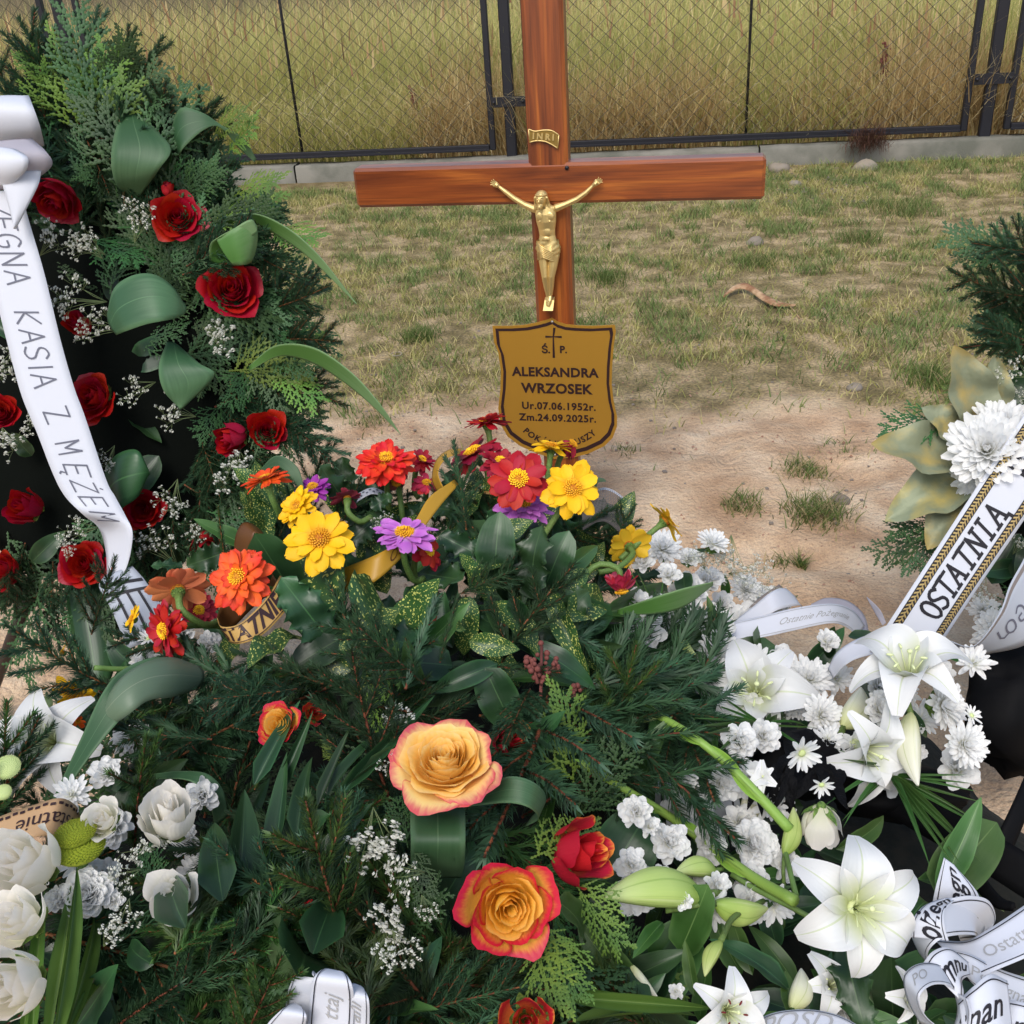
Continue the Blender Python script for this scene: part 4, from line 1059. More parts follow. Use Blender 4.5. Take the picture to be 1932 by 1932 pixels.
def sprig(ar, kind, p0, p1, roll=None, wid=1.0, var=None, sub=True):
    """foliage from world point p0 to p1; face towards the viewer rolled by roll"""
    p0 = Vector(p0); p1 = Vector(p1); y = p1-p0; L_ = y.length
    z = (CP-(p0+p1)/2).normalized() + Vector((0, 0, .5))
    roll = rnd.uniform(-.6, .6) if roll is None else roll
    z = Matrix.Rotation(roll, 3, y.normalized()) @ z
    t = TPL[kind]; me = t[rnd.randrange(len(t)) if var is None else var % len(t)]
    M_ = frame(y, z, p0, (L_*wid, L_, L_))
    if isinstance(me, tuple):
        o = putm(AR[ar], me[0].name.split('.')[0], me[0], M_); c = obj(me[1].name.split('.')[0], me[1], o); c['kind'] = 'stuff'
    else: o = putm(AR[ar], me.name.split('.')[0], me, M_)
    return o
def sp(ar, kind, x0, y0, x1, y1, d0=0, d1=0, **k):
    """pixel end points with depth offsets from the pile surface"""
    return sprig(ar, kind, P(x0, y0, A(x0, y0)+d0), P(x1, y1, A(x1, y1)+d1), **k)
WD = lambda py: 1.40+.00008*(py-640)
def sw(kind, x0, y0, x1, y1, d0=0, d1=0, ar='lw', **k):
    return sprig(ar, kind, P(x0, y0, WD(y0)+d0), P(x1, y1, WD(y1)+d1), **k)

# ---- bases
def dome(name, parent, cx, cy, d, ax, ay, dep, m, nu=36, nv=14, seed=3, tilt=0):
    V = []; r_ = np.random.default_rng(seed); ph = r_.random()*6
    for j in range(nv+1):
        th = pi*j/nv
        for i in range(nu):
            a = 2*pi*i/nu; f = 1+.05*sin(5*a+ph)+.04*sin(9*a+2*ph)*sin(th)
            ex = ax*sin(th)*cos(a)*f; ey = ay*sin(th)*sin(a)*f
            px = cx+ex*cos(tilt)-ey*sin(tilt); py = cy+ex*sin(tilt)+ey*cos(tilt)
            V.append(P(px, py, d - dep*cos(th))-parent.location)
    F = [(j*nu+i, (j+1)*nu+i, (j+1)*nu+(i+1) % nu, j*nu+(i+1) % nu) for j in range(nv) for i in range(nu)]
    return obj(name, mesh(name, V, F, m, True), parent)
dome('wreath_base', AR['lw'], 170, 640, 1.50, 330, 500, .07, MT['shade_base'], tilt=-.1)
dome('wreath_base', AR['rw'], 2080, 900, 1.55, 200, 420, .07, MT['shade_base'], tilt=.1)
# ---- foliage fill on the pile
def region(px, py):
    if px < 560 and py > 1330+.25*(px-100): return 'wl' if px < 420 else 'rose'
    if py < 1340 and px < 1260: return 'pot'
    if px < 1130: return 'rose'
    return 'lyb' if py < 1480 else 'ly'
KEEP = [(500, 1440, 95), (640, 1400, 70), (840, 1437, 120), (960, 1708, 110), (1090, 1608, 80), (992, 1920, 80), (527, 1368, 45), (320, 1545, 85), (195, 1548, 50), (50, 1625, 85), (38, 1728, 70), (24, 1855, 80), (330, 1692, 65), (1548, 1552, 60),
        (1610, 1712, 150), (1425, 1312, 110), (1715, 1275, 120), (1615, 1400, 100), (1560, 1862, 80), (1365, 1905, 80), (110, 1405, 120), (825, 1590, 60), (980, 1505, 50), (710, 1610, 65), (745, 1700, 45), (765, 1790, 40),
        (1230, 1690, 90), (1398, 1710, 50), (1330, 1810, 40), (1490, 1570, 40), (1420, 1590, 55), (1262, 1590, 50), (1200, 1532, 40), (1335, 1590, 40), (1528, 1282, 50), (1550, 1350, 50), (1780, 1330, 60), (1820, 1405, 50), (1732, 1415, 50), (1615, 1330, 50),
        (165, 1690, 70), (148, 1590, 60), (610, 1895, 120), (1830, 1800, 150), (1500, 1920, 70), (1590, 1900, 50), (70, 1560, 80), (603, 1018, 80), (450, 1090, 75), (763, 1008, 75), (1080, 922, 70), (978, 905, 70), (490, 1190, 90), (700, 1075, 90), (312, 1190, 55), (335, 1112, 65),
        (1172, 1112, 60), (1187, 1030, 55), (1250, 1035, 50), (1345, 1070, 50), (1407, 1112, 50), (1480, 1170, 110), (1290, 1500, 60), (1600, 1210, 60), (728, 868, 60), (1440, 1480, 50), (1300, 1400, 30), (1200, 1500, 30), (1350, 1450, 30), (1300, 1570, 30), (300, 1285, 80), (160, 1440, 60), (140, 1300, 50)]
def pix(w_):
    v = Vector(w_)-CP; z = v.dot(CF); return 966+FOC*v.dot(CR)/z, 966-FOC*v.dot(CU)/z
def blocked(p0, p1, k=1.0):
    for f in (.0, .35, .7, 1.0):
        x, y = pix(Vector(p0).lerp(Vector(p1), f))
        for (a, b_, r_) in KEEP:
            if (x-a)**2+(y-b_)**2 < (r_*k*(.75 if f == 0 else 1))**2: return True
    return False
def fill(n, kinds, x0, x1, y0, y1, L0, L1, lift, cond=None, ar=None, dirb=None, back=.05, seed=1, keep=.85):
    r = random.Random(seed); k = 0; tries = 0
    while k < n and tries < n*25:
        tries += 1
        px, py = r.uniform(x0, x1), r.uniform(y0, y1)
        if cond and not cond(px, py): continue
        d = A(px, py)+back+r.uniform(-.02, .03); p0 = P(px, py, d); L_ = r.uniform(L0, L1)
        a = r.uniform(0, 2*pi) if dirb is None else r.gauss(dirb, .9)
        dv = CR*cos(a)+CU*sin(a)*.9 - CF*r.uniform(.0, lift)
        dv = (dv+Vector((0, 0, .12))).normalized()
        if blocked(p0, p0+dv*L_, keep): continue
        sprig(ar or region(px, py), r.choice(kinds), p0, p0+dv*L_, roll=r.uniform(-.7, .7)); k += 1
onpile = lambda px, py: (py > 1010+.35*abs(px-850)*(px > 850)+.25*abs(850-px)*(px < 850)) and not (px < 110 and py < 1420) and not (px > 1760 and py < 1750)
inwhite = lambda px, py: px > 1230
fill(64, ['spruce', 'spruce', 'spruceg', 'shoot'], -60, 1400, 1100, 2000, .10, .18, .35, lambda x, y: onpile(x, y) and not (inwhite(x, y) and y < 1250), seed=1)
fill(70, ['lance', 'oval', 'lance', 'lance2'], 380, 1200, 1050, 1950, .06, .12, .5, onpile, seed=2, back=.07)
fill(60, ['oval2', 'lance2', 'lance', 'lance2'], 1150, 2000, 1150, 1960, .06, .11, .25, lambda x, y: onpile(x, y) and not (x > 1600 and y < 1660) and not (x > 1420 and 1400 < y < 1540), seed=3, back=.06)
fill(34, ['oval2', 'lance2', 'lance'], 1230, 1800, 1500, 1950, .07, .12, .2, lambda x, y: not (x > 1580 and y < 1640), seed=33, back=.05)
fill(26, ['thuja', 'thuja', 'thuja', 'thujay'], 420, 1250, 1350, 2000, .07, .12, .3, onpile, seed=4, back=.03)
fill(34, ['thuja', 'spruceg', 'lance'], -80, 420, 1560, 2050, .08, .14, .5, None, seed=5, back=.03)
fill(30, ['holly', 'lance', 'oval'], 440, 1240, 1040, 1260, .06, .10, .6, onpile, ar='pot', seed=6, back=.0)
fill(14, ['spruce', 'shoot'], 560, 1250, 1080, 1330, .10, .16, .3, onpile, ar='pot', seed=7, back=.03)
fill(18, ['spec'], 480, 1180, 1030, 1240, .06, .10, .5, onpile, ar='pot', seed=8, back=-.01)
fill(22, ['spruce', 'spruceg'], 430, 900, 1480, 2000, .10, .17, .4, None, ar='rose', seed=34, back=.02)
fill(34, ['holly', 'holly', 'spec', 'spec', 'lance2'], 470, 1170, 960, 1100, .06, .09, .2, None, ar='pot', seed=51, back=.07, dirb=pi/2, keep=.8)
fill(60, ['holly', 'spec', 'spruce', 'holly'], 470, 1160, 950, 1130, .06, .10, .05, None, ar='pot', seed=55, back=.13, dirb=pi/2, keep=0)
fill(26, ['shoot', 'spruce', 'shoot'], 520, 1200, 1000, 1120, .07, .11, .1, None, ar='pot', seed=52, back=.08, dirb=pi/2, keep=.6)
fill(60, ['spruce', 'spruce', 'thuja', 'lance'], -80, 1300, 1330, 2050, .07, .12, .1, lambda x, y: x > 150 or y > 1500, seed=53, back=.10, keep=0)
fill(50, ['lance2', 'lance', 'oval'], 1200, 1950, 1250, 2050, .07, .11, .1, lambda x, y: not (x > 1640 and y < 1660) and not (x > 1420 and y < 1540), seed=54, back=.10, keep=0)
fill(26, ['spruce', 'spruce', 'lance'], 150, 440, 1190, 1400, .08, .12, .05, None, ar='pot', seed=57, back=.12, keep=0)
# hand placed spruce
for q in [('pot', 'spruce', 215, 1300, -5, 1200, .05, -.02), ('wl', 'spruce', 400, 1395, 172, 1408, .0, -.03), ('pot', 'spruce', 740, 1310, 575, 1140, -.03, -.09), ('pot', 'spruce', 800, 1290, 655, 1175, -.02, -.07),
          ('pot', 'shoot', 765, 1300, 803, 1110, -.03, -.1), ('pot', 'shoot', 830, 1250, 862, 1120, -.02, -.09), ('pot', 'shoot', 690, 1260, 712, 1140, 0, -.07), ('pot', 'spruce', 880, 1000, 876, 830, .06, .02),
          ('pot', 'spruce', 950, 1180, 1130, 1120, .04, .02), ('pot', 'spruce', 870, 1120, 990, 1060, .0, -.04), ('rose', 'spruce', 1040, 1290, 1055, 1590, -.0, -.07), ('rose', 'spruce', 1080, 1330, 1430, 1500, .0, -.05),
          ('rose', 'spruce', 1090, 1300, 1400, 1225, .02, -.05), ('rose', 'spruce', 1060, 1340, 1235, 1530, -.02, -.05), ('rose', 'spruce', 1000, 1300, 960, 1400, -.02, -.06), ('rose', 'spruce', 1120, 1280, 1400, 1340, .0, -.08),
          ('rose', 'spruce', 1150, 1250, 1380, 1200, .02, -.03), ('rose', 'spruceg', 330, 1800, 385, 1640, -.03, -.07), ('wl', 'spruceg', 330, 1800, 425, 1715, -.03, -.06), ('wl', 'spruceg', 455, 1985, 520, 1800, -.02, -.06),
          ('rose', 'spruceg', 590, 1650, 670, 1515, -.01, -.05), ('rose', 'spruce', 440, 1800, 620, 1610, -.0, -.03), ('wl', 'spruce', 300, 1900, 480, 1740, .0, -.03), ('rose', 'shootg', 480, 1490, 525, 1400, -.03, -.06),
          ('pot', 'spruce', 1110, 1120, 1230, 1060, .14, .16), ('pot', 'spruce', 1050, 1190, 1210, 1250, 0.02, -.0), ('pot', 'spruce', 610, 1290, 430, 1240, -.0, -.03), ('pot', 'spruce', 560, 1300, 380, 1330, -.0, -.02),
          ('pot', 'spruce', 380, 1240, 200, 1200, .12, .10), ('pot', 'spruce', 480, 1300, 300, 1260, .04, .02), ('rose', 'spruce', 700, 1330, 900, 1360, 0, -.03), ('rose', 'spruce', 1250, 1330, 1420, 1480, 0, -.04),
          ('pot', 'shootg', 425, 1060, 400, 960, .02, .0), ('rose', 'spruceg', 620, 1960, 650, 1700, -.01, -.04), ('rose', 'spruceg', 690, 1940, 660, 1740, .0, -.03)]:
    sp(*q[:6], d0=q[6]-(.06 if q[0] == 'pot' else .035), d1=q[7]-(.07 if q[0] == 'pot' else .035))
for q in [('rose', 'thujay', 1030, 1740, 1100, 1880, -.02, -.05), ('rose', 'thujay', 1010, 1760, 1035, 1890, -.02, -.04), ('rose', 'thujay', 1080, 1660, 1170, 1790, -.02, -.03), ('rose', 'thuja', 780, 1600, 800, 1700, -.02, -.03),
          ('rose', 'thujay', 640, 1440, 610, 1400, -.03, -.05), ('rose', 'thuja', 770, 1600, 750, 1500, -.0, -.02), ('rose', 'thuja', 690, 1700, 640, 1620, .0, -.03), ('wl', 'thuja', 300, 1700, 260, 1600, .0, -.03), ('rose', 'thujay', 1000, 1620, 1140, 1560, 0, 0)]:
    sp(*q[:6], d0=q[6]-(.06 if q[0] == 'pot' else .035), d1=q[7]-(.07 if q[0] == 'pot' else .035))
# speckled, spiny, blades, palm leaflets
for q in [('spec', 640, 1150, 468, 962, -.04, -.02, 1.15), ('spec', 560, 1060, 640, 1150, -.03, -.02, 1.2), ('spec', 675, 1165, 785, 1095, -.05, -.06, 1.5), ('spec', 468, 1262, 585, 1135, -.12, -.12, .6), ('spec', 1040, 1110, 1075, 1260, -.06, -.07, .5),
          ('spec', 885, 1210, 975, 1225, -.04, -.05, 1.0), ('spec', 1110, 1170, 1020, 1120, -.05, -.03, .9), ('spec', 1075, 1165, 1125, 1185, -.04, -.05, 1.2), ('spec', 980, 1000, 1000, 1080, .02, .0, 1.0), ('spec', 1135, 1120, 1050, 1175, -.03, -.05, .8), ('spec', 440, 1200, 420, 1270, -.03, -.03, 1.0),
          ('holly', 830, 1010, 925, 1055, -.02, -.02, .8), ('holly', 860, 1060, 935, 1075, -.01, -.02, .9), ('holly', 790, 1080, 880, 1100, .0, -.02, .9), ('holly', 345, 1070, 285, 1060, .0, -.02, .9), ('holly', 430, 1040, 350, 1070, .02, .0, 1.2),
          ('holly', 700, 960, 740, 930, .03, .0, 1.1), ('holly', 790, 960, 870, 950, .04, .02, 1.0), ('lance2', 1040, 1100, 1150, 1010, -.02, -.03, .7), ('lance2', 1130, 1160, 1345, 1100, -.05, -.09, .45), ('lance2', 1090, 1160, 1300, 1155, -.02, -.04, .5),
          ('oval', 960, 1130, 1000, 1180, -.04, -.03, .9), ('oval', 770, 1140, 820, 1080, -.02, -.02, .9), ('lance', 1000, 980, 970, 1080, .0, .0, .8), ('spec', 860, 1190, 890, 1165, -.05, -.04, 1)]:
    sp('pot', *q[:5], d0=q[5]+(.03 if q[1] < 660 else -.02), d1=q[6]+(.05 if q[1] < 660 else -.02), wid=q[7])
for q in [('palm', 480, 1480, 565, 1310, -.02, -.07, 1.3), ('palm', 520, 1500, 590, 1340, -.02, -.06, 1.0), ('palm', 600, 1520, 665, 1370, -.02, -.07, 1.0), ('palm', 620, 1500, 735, 1330, -.02, -.07, .9), ('palm', 640, 1500, 835, 1295, -.03, -.08, .7),
          ('palm', 640, 1495, 845, 1330, -.03, -.06, .6), ('palm', 420, 1700, 390, 1510, -.03, -.05, 2.0), ('palm', 450, 1690, 470, 1480, -.02, -.05, 2.3), ('palm', 520, 1600, 545, 1420, -.02, -.05, 1.6), ('palm', 560, 1580, 575, 1400, -.03, -.06, 1.3),
          ('palm', 350, 1750, 290, 1620, -.05, -.06, 1.6), ('palm', 600, 1640, 690, 1500, .0, -.03, 2.0), ('palm', 590, 1800, 640, 1660, -.02, -.03, 2.0), ('oval', 560, 1840, 640, 1690, -.01, -.02, .9), ('oval', 530, 1590, 610, 1530, 0, -.02, .9)]:
    sp('rose', *q[:5], d0=q[5]-.06, d1=q[6]-.05, wid=q[7])
for q in [('grassb', 60, 1980, 75, 1640, -.03, -.07, 0.79), ('grassb', 95, 2000, 170, 1610, -.04, -.08, 0.72), ('grassb', 110, 1990, 230, 1640, -.03, -.05, 0.65), ('grassb', 90, 1980, 150, 1660, -.02, -.06, 0.86), ('grassb', 40, 1990, 60, 1800, -.05, -.07, 0.65), ('grassb', 130, 1960, 215, 1745, -.03, -.05, 0.65),
          ('lance', 240, 1490, 180, 1440, .0, -.03, 1.3), ('lance', 270, 1480, 340, 1440, .0, -.02, 1.2), ('oval', 230, 1440, 210, 1480, 0, -.02, 1), ('lance', 290, 1820, 200, 1780, -.02, -.03, 1.6)]:
    sp('wl', *q[:5], d0=q[5], d1=q[6], wid=q[7])
for q in [('lance2', 1420, 1840, 1370, 1720, -.01, -.03, 1.2), ('lance', 1490, 1870, 1370, 1740, -.05, -.06, .9), ('lance2', 1500, 1932, 1480, 1840, -.06, -.04, 1.0), ('lance2', 1310, 1880, 1295, 1770, -.03, -.03, 1.0), ('oval2', 1050, 1700, 1150, 1760, -.03, -.04, .9), ('lance2', 1200, 1880, 1100, 1770, 0, -.02, 1.5),
          ('lance2', 1640, 1880, 1800, 1770, -.0, -.02, 1.2), ('oval2', 1700, 1760, 1775, 1640, .05, .04, .8), ('lance2', 1440, 1720, 1490, 1640, -.02, -.04, 1.0), ('holly', 1590, 1770, 1620, 1920, -.08, -.09, .7), ('lance2', 1350, 1640, 1450, 1600, .0, .0, .8), ('lance2', 1250, 1740, 1200, 1790, 0, -.03, 1),
          ('grassb', 1050, 1880, 1330, 1900, -.03, -.05, 0.72), ('grassb', 1080, 1930, 1330, 1880, -.03, -.05, 0.86), ('grassb', 1100, 1870, 1250, 1910, -.04, -.05, 0.86), ('bladeL', 1200, 1650, 1380, 1720, 0, -.01, .8)]:
    sp('ly', *q[:5], d0=q[5], d1=q[6], wid=q[7])
for q in [('lance2', 1420, 1290, 1520, 1155, -.02, -.1, 1.3), ('lance', 1560, 1240, 1580, 1180, .0, -.03, 1.5), ('lance', 1600, 1200, 1670, 1190, .0, -.03, 1.2), ('lance', 1520, 1260, 1600, 1200, .0, -.02, 1.2), ('oval', 1300, 1060, 1330, 1030, .0, -.02, 1), ('oval', 1290, 1080, 1290, 1120, .0, -.02, 1),
          ('lance2', 1370, 1130, 1365, 1080, 0, 0, 1.2), ('lance', 1700, 1330, 1770, 1400, -.03, -.03, .8), ('lance', 1620, 1300, 1690, 1330, -.02, -.03, 1), ('lance', 1400, 1300, 1370, 1250, 0, 0, 1), ('lance', 1400, 1340, 1450, 1390, 0, 0, 1)]:
    sp('lyb', *q[:5], d0=q[5], d1=q[6], wid=q[7])
def fan(ar, x, y, a0, a1, n, L_, dz, kind='palm2'):
    for k in range(n):
        a = radians(a0+(a1-a0)*k/(n-1)); l = L_*(.75+.25*sin(pi*k/(n-1)))
        sp(ar, kind, x, y, x+l*cos(a), y+l*sin(a), d0=dz, d1=dz-.03, wid=.8)
fan('lyb', 1680, 1462, 0, 60, 11, 190, -.05); fan('lyb', 1690, 1455, 150, 215, 6, 110, -.03); fan('lyb', 1440, 1370, 160, 215, 8, 140, -.04); fan('lyb', 1440, 1370, -50, 20, 5, 110, -.04)
fan('lyb', 1240, 1180, -150, -60, 9, 110, .0); fan('lyb', 1300, 1230, 120, 200, 7, 130, -.02)
fill(24, ['lance2', 'lance', 'lance'], 1270, 1800, 1200, 1480, .05, .08, .2, None, ar='lyb', seed=12, back=.06)
# ---- left standing wreath foliage
r = random.Random(5)
def wfill(n, kinds, gen, L0, L1, back=.02, lift=.4, ar='lw', outward=True, c=(180, 640)):
    for k in range(n):
        px, py = gen(r); d = WD(py)+back+r.uniform(-.02, .02); p0 = P(px, py, d)
        a = atan2(-(py-c[1]), px-c[0]) if outward else r.uniform(0, 6.3)
        a += r.gauss(0, .6); L_ = r.uniform(L0, L1)
        dv = (CR*cos(a)+CU*sin(a)-CF*r.uniform(-.05, lift)).normalized()
        sprig(ar, r.choice(kinds), p0, p0+dv*L_, roll=r.uniform(-.6, .6))
def ringgen(f0, f1, a0, a1, c=(170, 640), ax=(335, 500)):
    def g(r):
        ad = r.uniform(a0, a1); a = radians(ad); f = r.uniform(f0, f1)*(1-.24*sin((ad-5)/75*pi) if 5 < ad < 80 else 1); return c[0]+ax[0]*f*cos(a), c[1]-ax[1]*f*sin(a)
    return g
wfill(70, ['thuja', 'spruce', 'spruce'], ringgen(.72, .98, -75, 100), .08, .14)
wfill(36, ['thuja', 'thuja', 'thuja', 'thujay'], ringgen(.88, .98, -45, 40), .07, .12, back=.0)
wfill(46, ['thuja', 'spruce', 'thuja'], ringgen(.55, .85, 20, 110), .09, .14, back=-.01)
wfill(30, ['thuja', 'thuja', 'lance'], ringgen(.2, .8, -10, 60), .07, .11, back=.03)
wfill(34, ['thuja', 'lance', 'oval', 'spruce'], ringgen(.1, 1.0, -180, 180), .06, .1, back=.05)
wfill(26, ['spruce', 'thuja'], ringgen(.85, 1.0, 180, 290), .09, .14)
wfill(14, ['thuja', 'spruce', 'lance'], ringgen(.6, .95, -95, -60), .07, .11)
wfill(44, ['lance', 'oval', 'thuja', 'spruce'], ringgen(.1, .75, -180, 180), .06, .10, back=.06, lift=.15)
for q in [('thujay', 150, 260, 120, 80), ('thujay', 180, 250, 190, 90), ('thujay', 130, 200, 75, 130), ('thuja', 200, 200, 235, 75), ('thujay', 190, 300, 225, 150), ('thujay', 120, 230, 60, 100), ('thuja', 240, 260, 280, 120), ('spruce', 60, 240, 10, 20), ('spruce', 90, 260, 60, 60),
          ('spruce', 30, 200, -20, 60), ('thuja', 240, 240, 290, 170), ('spruce', 300, 270, 300, 150), ('thujay', 430, 290, 470, 230), ('thujay', 400, 260, 450, 200), ('thujay', 500, 440, 592, 430), ('thujay', 440, 370, 515, 335), ('thujay', 500, 690, 600, 740), ('thuja', 500, 660, 590, 680), ('thujay', 430, 700, 560, 690),
          ('spruce', 520, 580, 625, 560), ('spruce', 530, 640, 640, 630), ('spruce', 520, 780, 645, 870), ('spruce', 480, 480, 560, 540), ('thuja', 330, 380, 400, 310), ('thuja', 250, 350, 150, 330), ('thuja', 470, 690, 440, 760), ('spruce', 140, 220, 230, 330), ('thuja', 300, 520, 370, 460), ('thuja', 170, 450, 260, 470),
          ('spruce', 500, 800, 600, 850), ('spruce', 560, 720, 640, 780), ('thuja', 420, 760, 380, 820), ('spruce', 100, 1060, 105, 1150), ('spruce', 20, 1060, 20, 1150)]:
    sw(*q[:5], d0=-.0, d1=-.05)
for q in [('lance', 300, 860, 230, 950, 1.8), ('oval', 60, 860, 20, 820, 1), ('lance', 60, 1060, 110, 1010, 1.5), ('oval', 500, 870, 590, 960, .6)]:
    sw(*q[:5], d0=-.0, d1=-.02, wid=q[5])
# ---- right leaning wreath foliage
wfill(26, ['spruce', 'spruce', 'thuja'], lambda r: (r.uniform(1900, 2020), r.uniform(470, 700)), .07, .12, ar='rw', c=(2080, 800))
wfill(14, ['thuja', 'lance', 'oval'], lambda r: (r.uniform(1880, 2000), r.uniform(700, 1180)), .06, .1, ar='rw', c=(2080, 900))
for q in [('shoot', 1930, 540, 1875, 480), ('spruce', 1940, 560, 1868, 560), ('spruce', 1930, 650, 1810, 640), ('spruce', 1930, 640, 1840, 610), ('thuja', 1800, 790, 1675, 790), ('thuja', 1790, 980, 1700, 1060), ('thuja', 1770, 990, 1660, 1050), ('thuja', 1780, 1000, 1730, 1070), ('thuja', 1800, 1010, 1770, 1080), ('thujay', 1840, 700, 1790, 740), ('thuja', 1780, 980, 1680, 990),
          ('spruce', 1940, 700, 1860, 600), ('spruce', 1950, 500, 1890, 430)]:
    sw(*q[:5], d0=-.02, d1=-.04, ar='rw')
for q in [(1860, 820, 1796, 650, .75, 0), (1880, 800, 1880, 670, .7, 1), (1850, 870, 1638, 842, .75, 0), (1850, 890, 1672, 972, .8, 1), (1840, 900, 1750, 1040, .8, 0), (1830, 830, 1755, 765, 1.0, 2)]:
    sw('gold' if q[5] != 9 else 'greyl', *q[:4], d0=-.03, d1=-.05, ar='rw', wid=q[4], var=q[5], roll=.1)

# ================================================================== FLOWERS
def head_at(name, label, cat, px, py, diam, face, kind_build, group=None, dz=0, d=None, spin=None, seed=None, fac=1.0, stem=None, sepals=False):
    dd = (A(px, py)+dz-(.03 if py > 1180 else 0)) if d is None else d
    sd_ = seed if seed is not None else int(px*7+py)
    r = random.Random(sd_)
    sc = diam/2*dd/FOC*fac
    M_ = frameZ(CV(*face), r.random()*6.28 if spin is None else spin, P(px, py, dd), sc)
    root = thing(name, label, cat, group=group, mat4=M_)
    kind_build(root, r)
    if sepals: obj('sepals', SEP, root)
    if stem:
        e = P(stem[0], stem[1], (stem[2] if len(stem) > 2 else dd+.03)); n_ = -CV(*face)
        a = M_.translation + n_*sc*.25; mid = a*.5+e*.5+n_*sc*.8
        pts = crom([a, a+n_*sc*.7, mid, e], 9); Mi = M_.inverted()
        b = MB(); b.tube([Mi @ Vector(p_) for p_ in pts], [.0048/sc*(1.25 if i == 0 else .85) for i in range(9)], 7); obj('stem', b.me('stem', MT['green']), root)
    return root
def rosef(key, i=0):
    def f(root, r):
        for me in TPL[key][i % len(TPL[key])]: obj('petal', me, root)
    return f
# red roses in the standing wreath
RR = [(108, 372, 108, (-.1, -.75, .55), 'rose_red', 1, 0, 'red rose hanging face down just under the white satin bow'),
      (334, 410, 108, (.25, .05, 1), 'rose_red', 0, 0, 'red rose below the two folded leaves at the top of the wreath'),
      (437, 547, 122, (.2, .1, 1), 'rose_red', 2, 0, 'large open red rose at the right rim of the wreath, under the rolled leaf'),
      (150, 613, 66, (-.2, .3, 1), 'rose_redbud', 0, .02, 'small red rose half hidden by white baby\'s breath beside the long ribbon'),
      (178, 750, 108, (-.3, .1, 1), 'rose_red', 0, 0, 'red rose partly covered by the right edge of the long white ribbon'),
      (0, 780, 80, (.3, .1, 1), 'rose_red', 1, .01, 'red rose cut by the left photo edge at mid height of the wreath'),
      (441, 825, 80, (-.5, -.35, .8), 'rose_redbud', 0, -.01, 'closed red rose of the touching pair at the right rim, the left one'),
      (503, 813, 84, (.25, .1, 1), 'rose_red', 1, 0, 'open red rose of the touching pair at the right rim, the right one'),
      (52, 958, 88, (-.2, .2, 1), 'rose_redbud', 0, .02, 'dark red rose left of the narrowing end of the long ribbon'),
      (270, 962, 88, (.2, -.05, 1), 'rose_red', 2, .01, 'red rose right of the ribbon where it narrows'),
      (156, 1065, 100, (.1, .15, 1), 'rose_red', 0, .0, 'red rose at the lower tip of the wreath touching the crumpled ribbon'),
      (388, 1022, 72, (.3, -.5, .8), 'rose_redbud', 0, .02, 'deep red rose in shade above the orange zinnia'),
      (12, 1078, 84, (-.3, .1, 1), 'rose_red', 1, .03, 'darkest red rose at the lower left photo edge'),
      (316, 358, 34, (.1, .9, .4), 'rose_redbud', 0, .0, 'tiny red rose bud peeking above the upper open rose')]
for (x, y, dm, fc, key, i, dz, lb) in RR:
    head_at('red_rose', lb, 'rose', x, y, dm, fc, rosef(key, i), 'red roses in the standing wreath', d=WD(y)-.03+dz, sepals=True)
# bicolour roses
for (x, y, dm, fc, key, i, dz, lb, sp_) in [
    (840, 1438, 222, (-.02, .84, .62), 'rose_yel', 0, -.05, 'fully opened pale orange rose with pink rim, lying widest in the middle of the greenery', .4),
    (960, 1708, 200, (.12, .12, 1), 'rose_fire', 0, -.05, 'yellow rose with crimson outer petals below the two rolled dark leaves', 2.2),
    (1090, 1608, 165, (.55, .3, .6), 'rose_firebud', 0, -.03, 'tilted crimson and yellow rose with a curled dry rim under the spruce tip', 1.1),
    (992, 1925, 150, (.05, .35, .85), 'rose_firebud', 0, -.03, 'crimson and orange rose cut by the bottom photo edge', 2.9),
    (962, 1398, 96, (.5, .3, .8), 'rose_firebud', 0, -.03, 'small orange and crimson rose tucked behind the fully opened rose', .3),
    (527, 1368, 92, (-.2, .4, .9), 'rose_fire', 0, -.06, 'orange yellow rose half hidden behind dark pointed leaflets', 4.),
    (592, 1345, 60, (.3, .3, .9), 'rose_firebud', 0, .0, 'little crimson rose peeking out right of the pointed leaflets', 2.),
    (597, 1735, 74, (-.3, .3, .9), 'rose_fire', 0, -.02, 'orange rose buried in dark spruce at the lower middle', 2.)]:
    head_at('bicolour_rose', lb, 'rose', x, y, dm, fc, rosef(key, i), 'orange and crimson roses in the greenery', dz=dz, spin=sp_, sepals=True)
# white roses
for (x, y, dm, fc, i, dz, lb) in [(320, 1545, 146, (.05, .75, .5), 0, -.08, 'upright creamy white rose, highest of the white roses at lower left'),
    (195, 1548, 92, (-.1, .5, .8), 1, -.06, 'crumpled small white rose between the printed tan ribbon and the upright white rose'),
    (50, 1632, 184, (-.2, .5, .8), 0, -.05, 'large creamy white rose under the tan ribbon beside the lime button flowers'),
    (38, 1735, 150, (-.3, .55, .7), 1, -.05, 'white rose in the middle of the three along the left photo edge'),
    (26, 1862, 180, (-.2, .3, .9), 0, -.05, 'white rose lowest at the left photo edge behind a grass blade'),
    (330, 1692, 128, (-.1, .6, .8), 1, -.07, 'white rose crossed by a dark leaf and a spruce tip'),
    (1548, 1552, 112, (.05, -.9, -.3), 0, -.03, 'white rose seen from below with a green calyx above the large open lily')]:
    head_at('white_rose', lb, 'rose', x, y, dm, fc, rosef('rose_white', i), 'white roses', dz=dz, sepals=True)
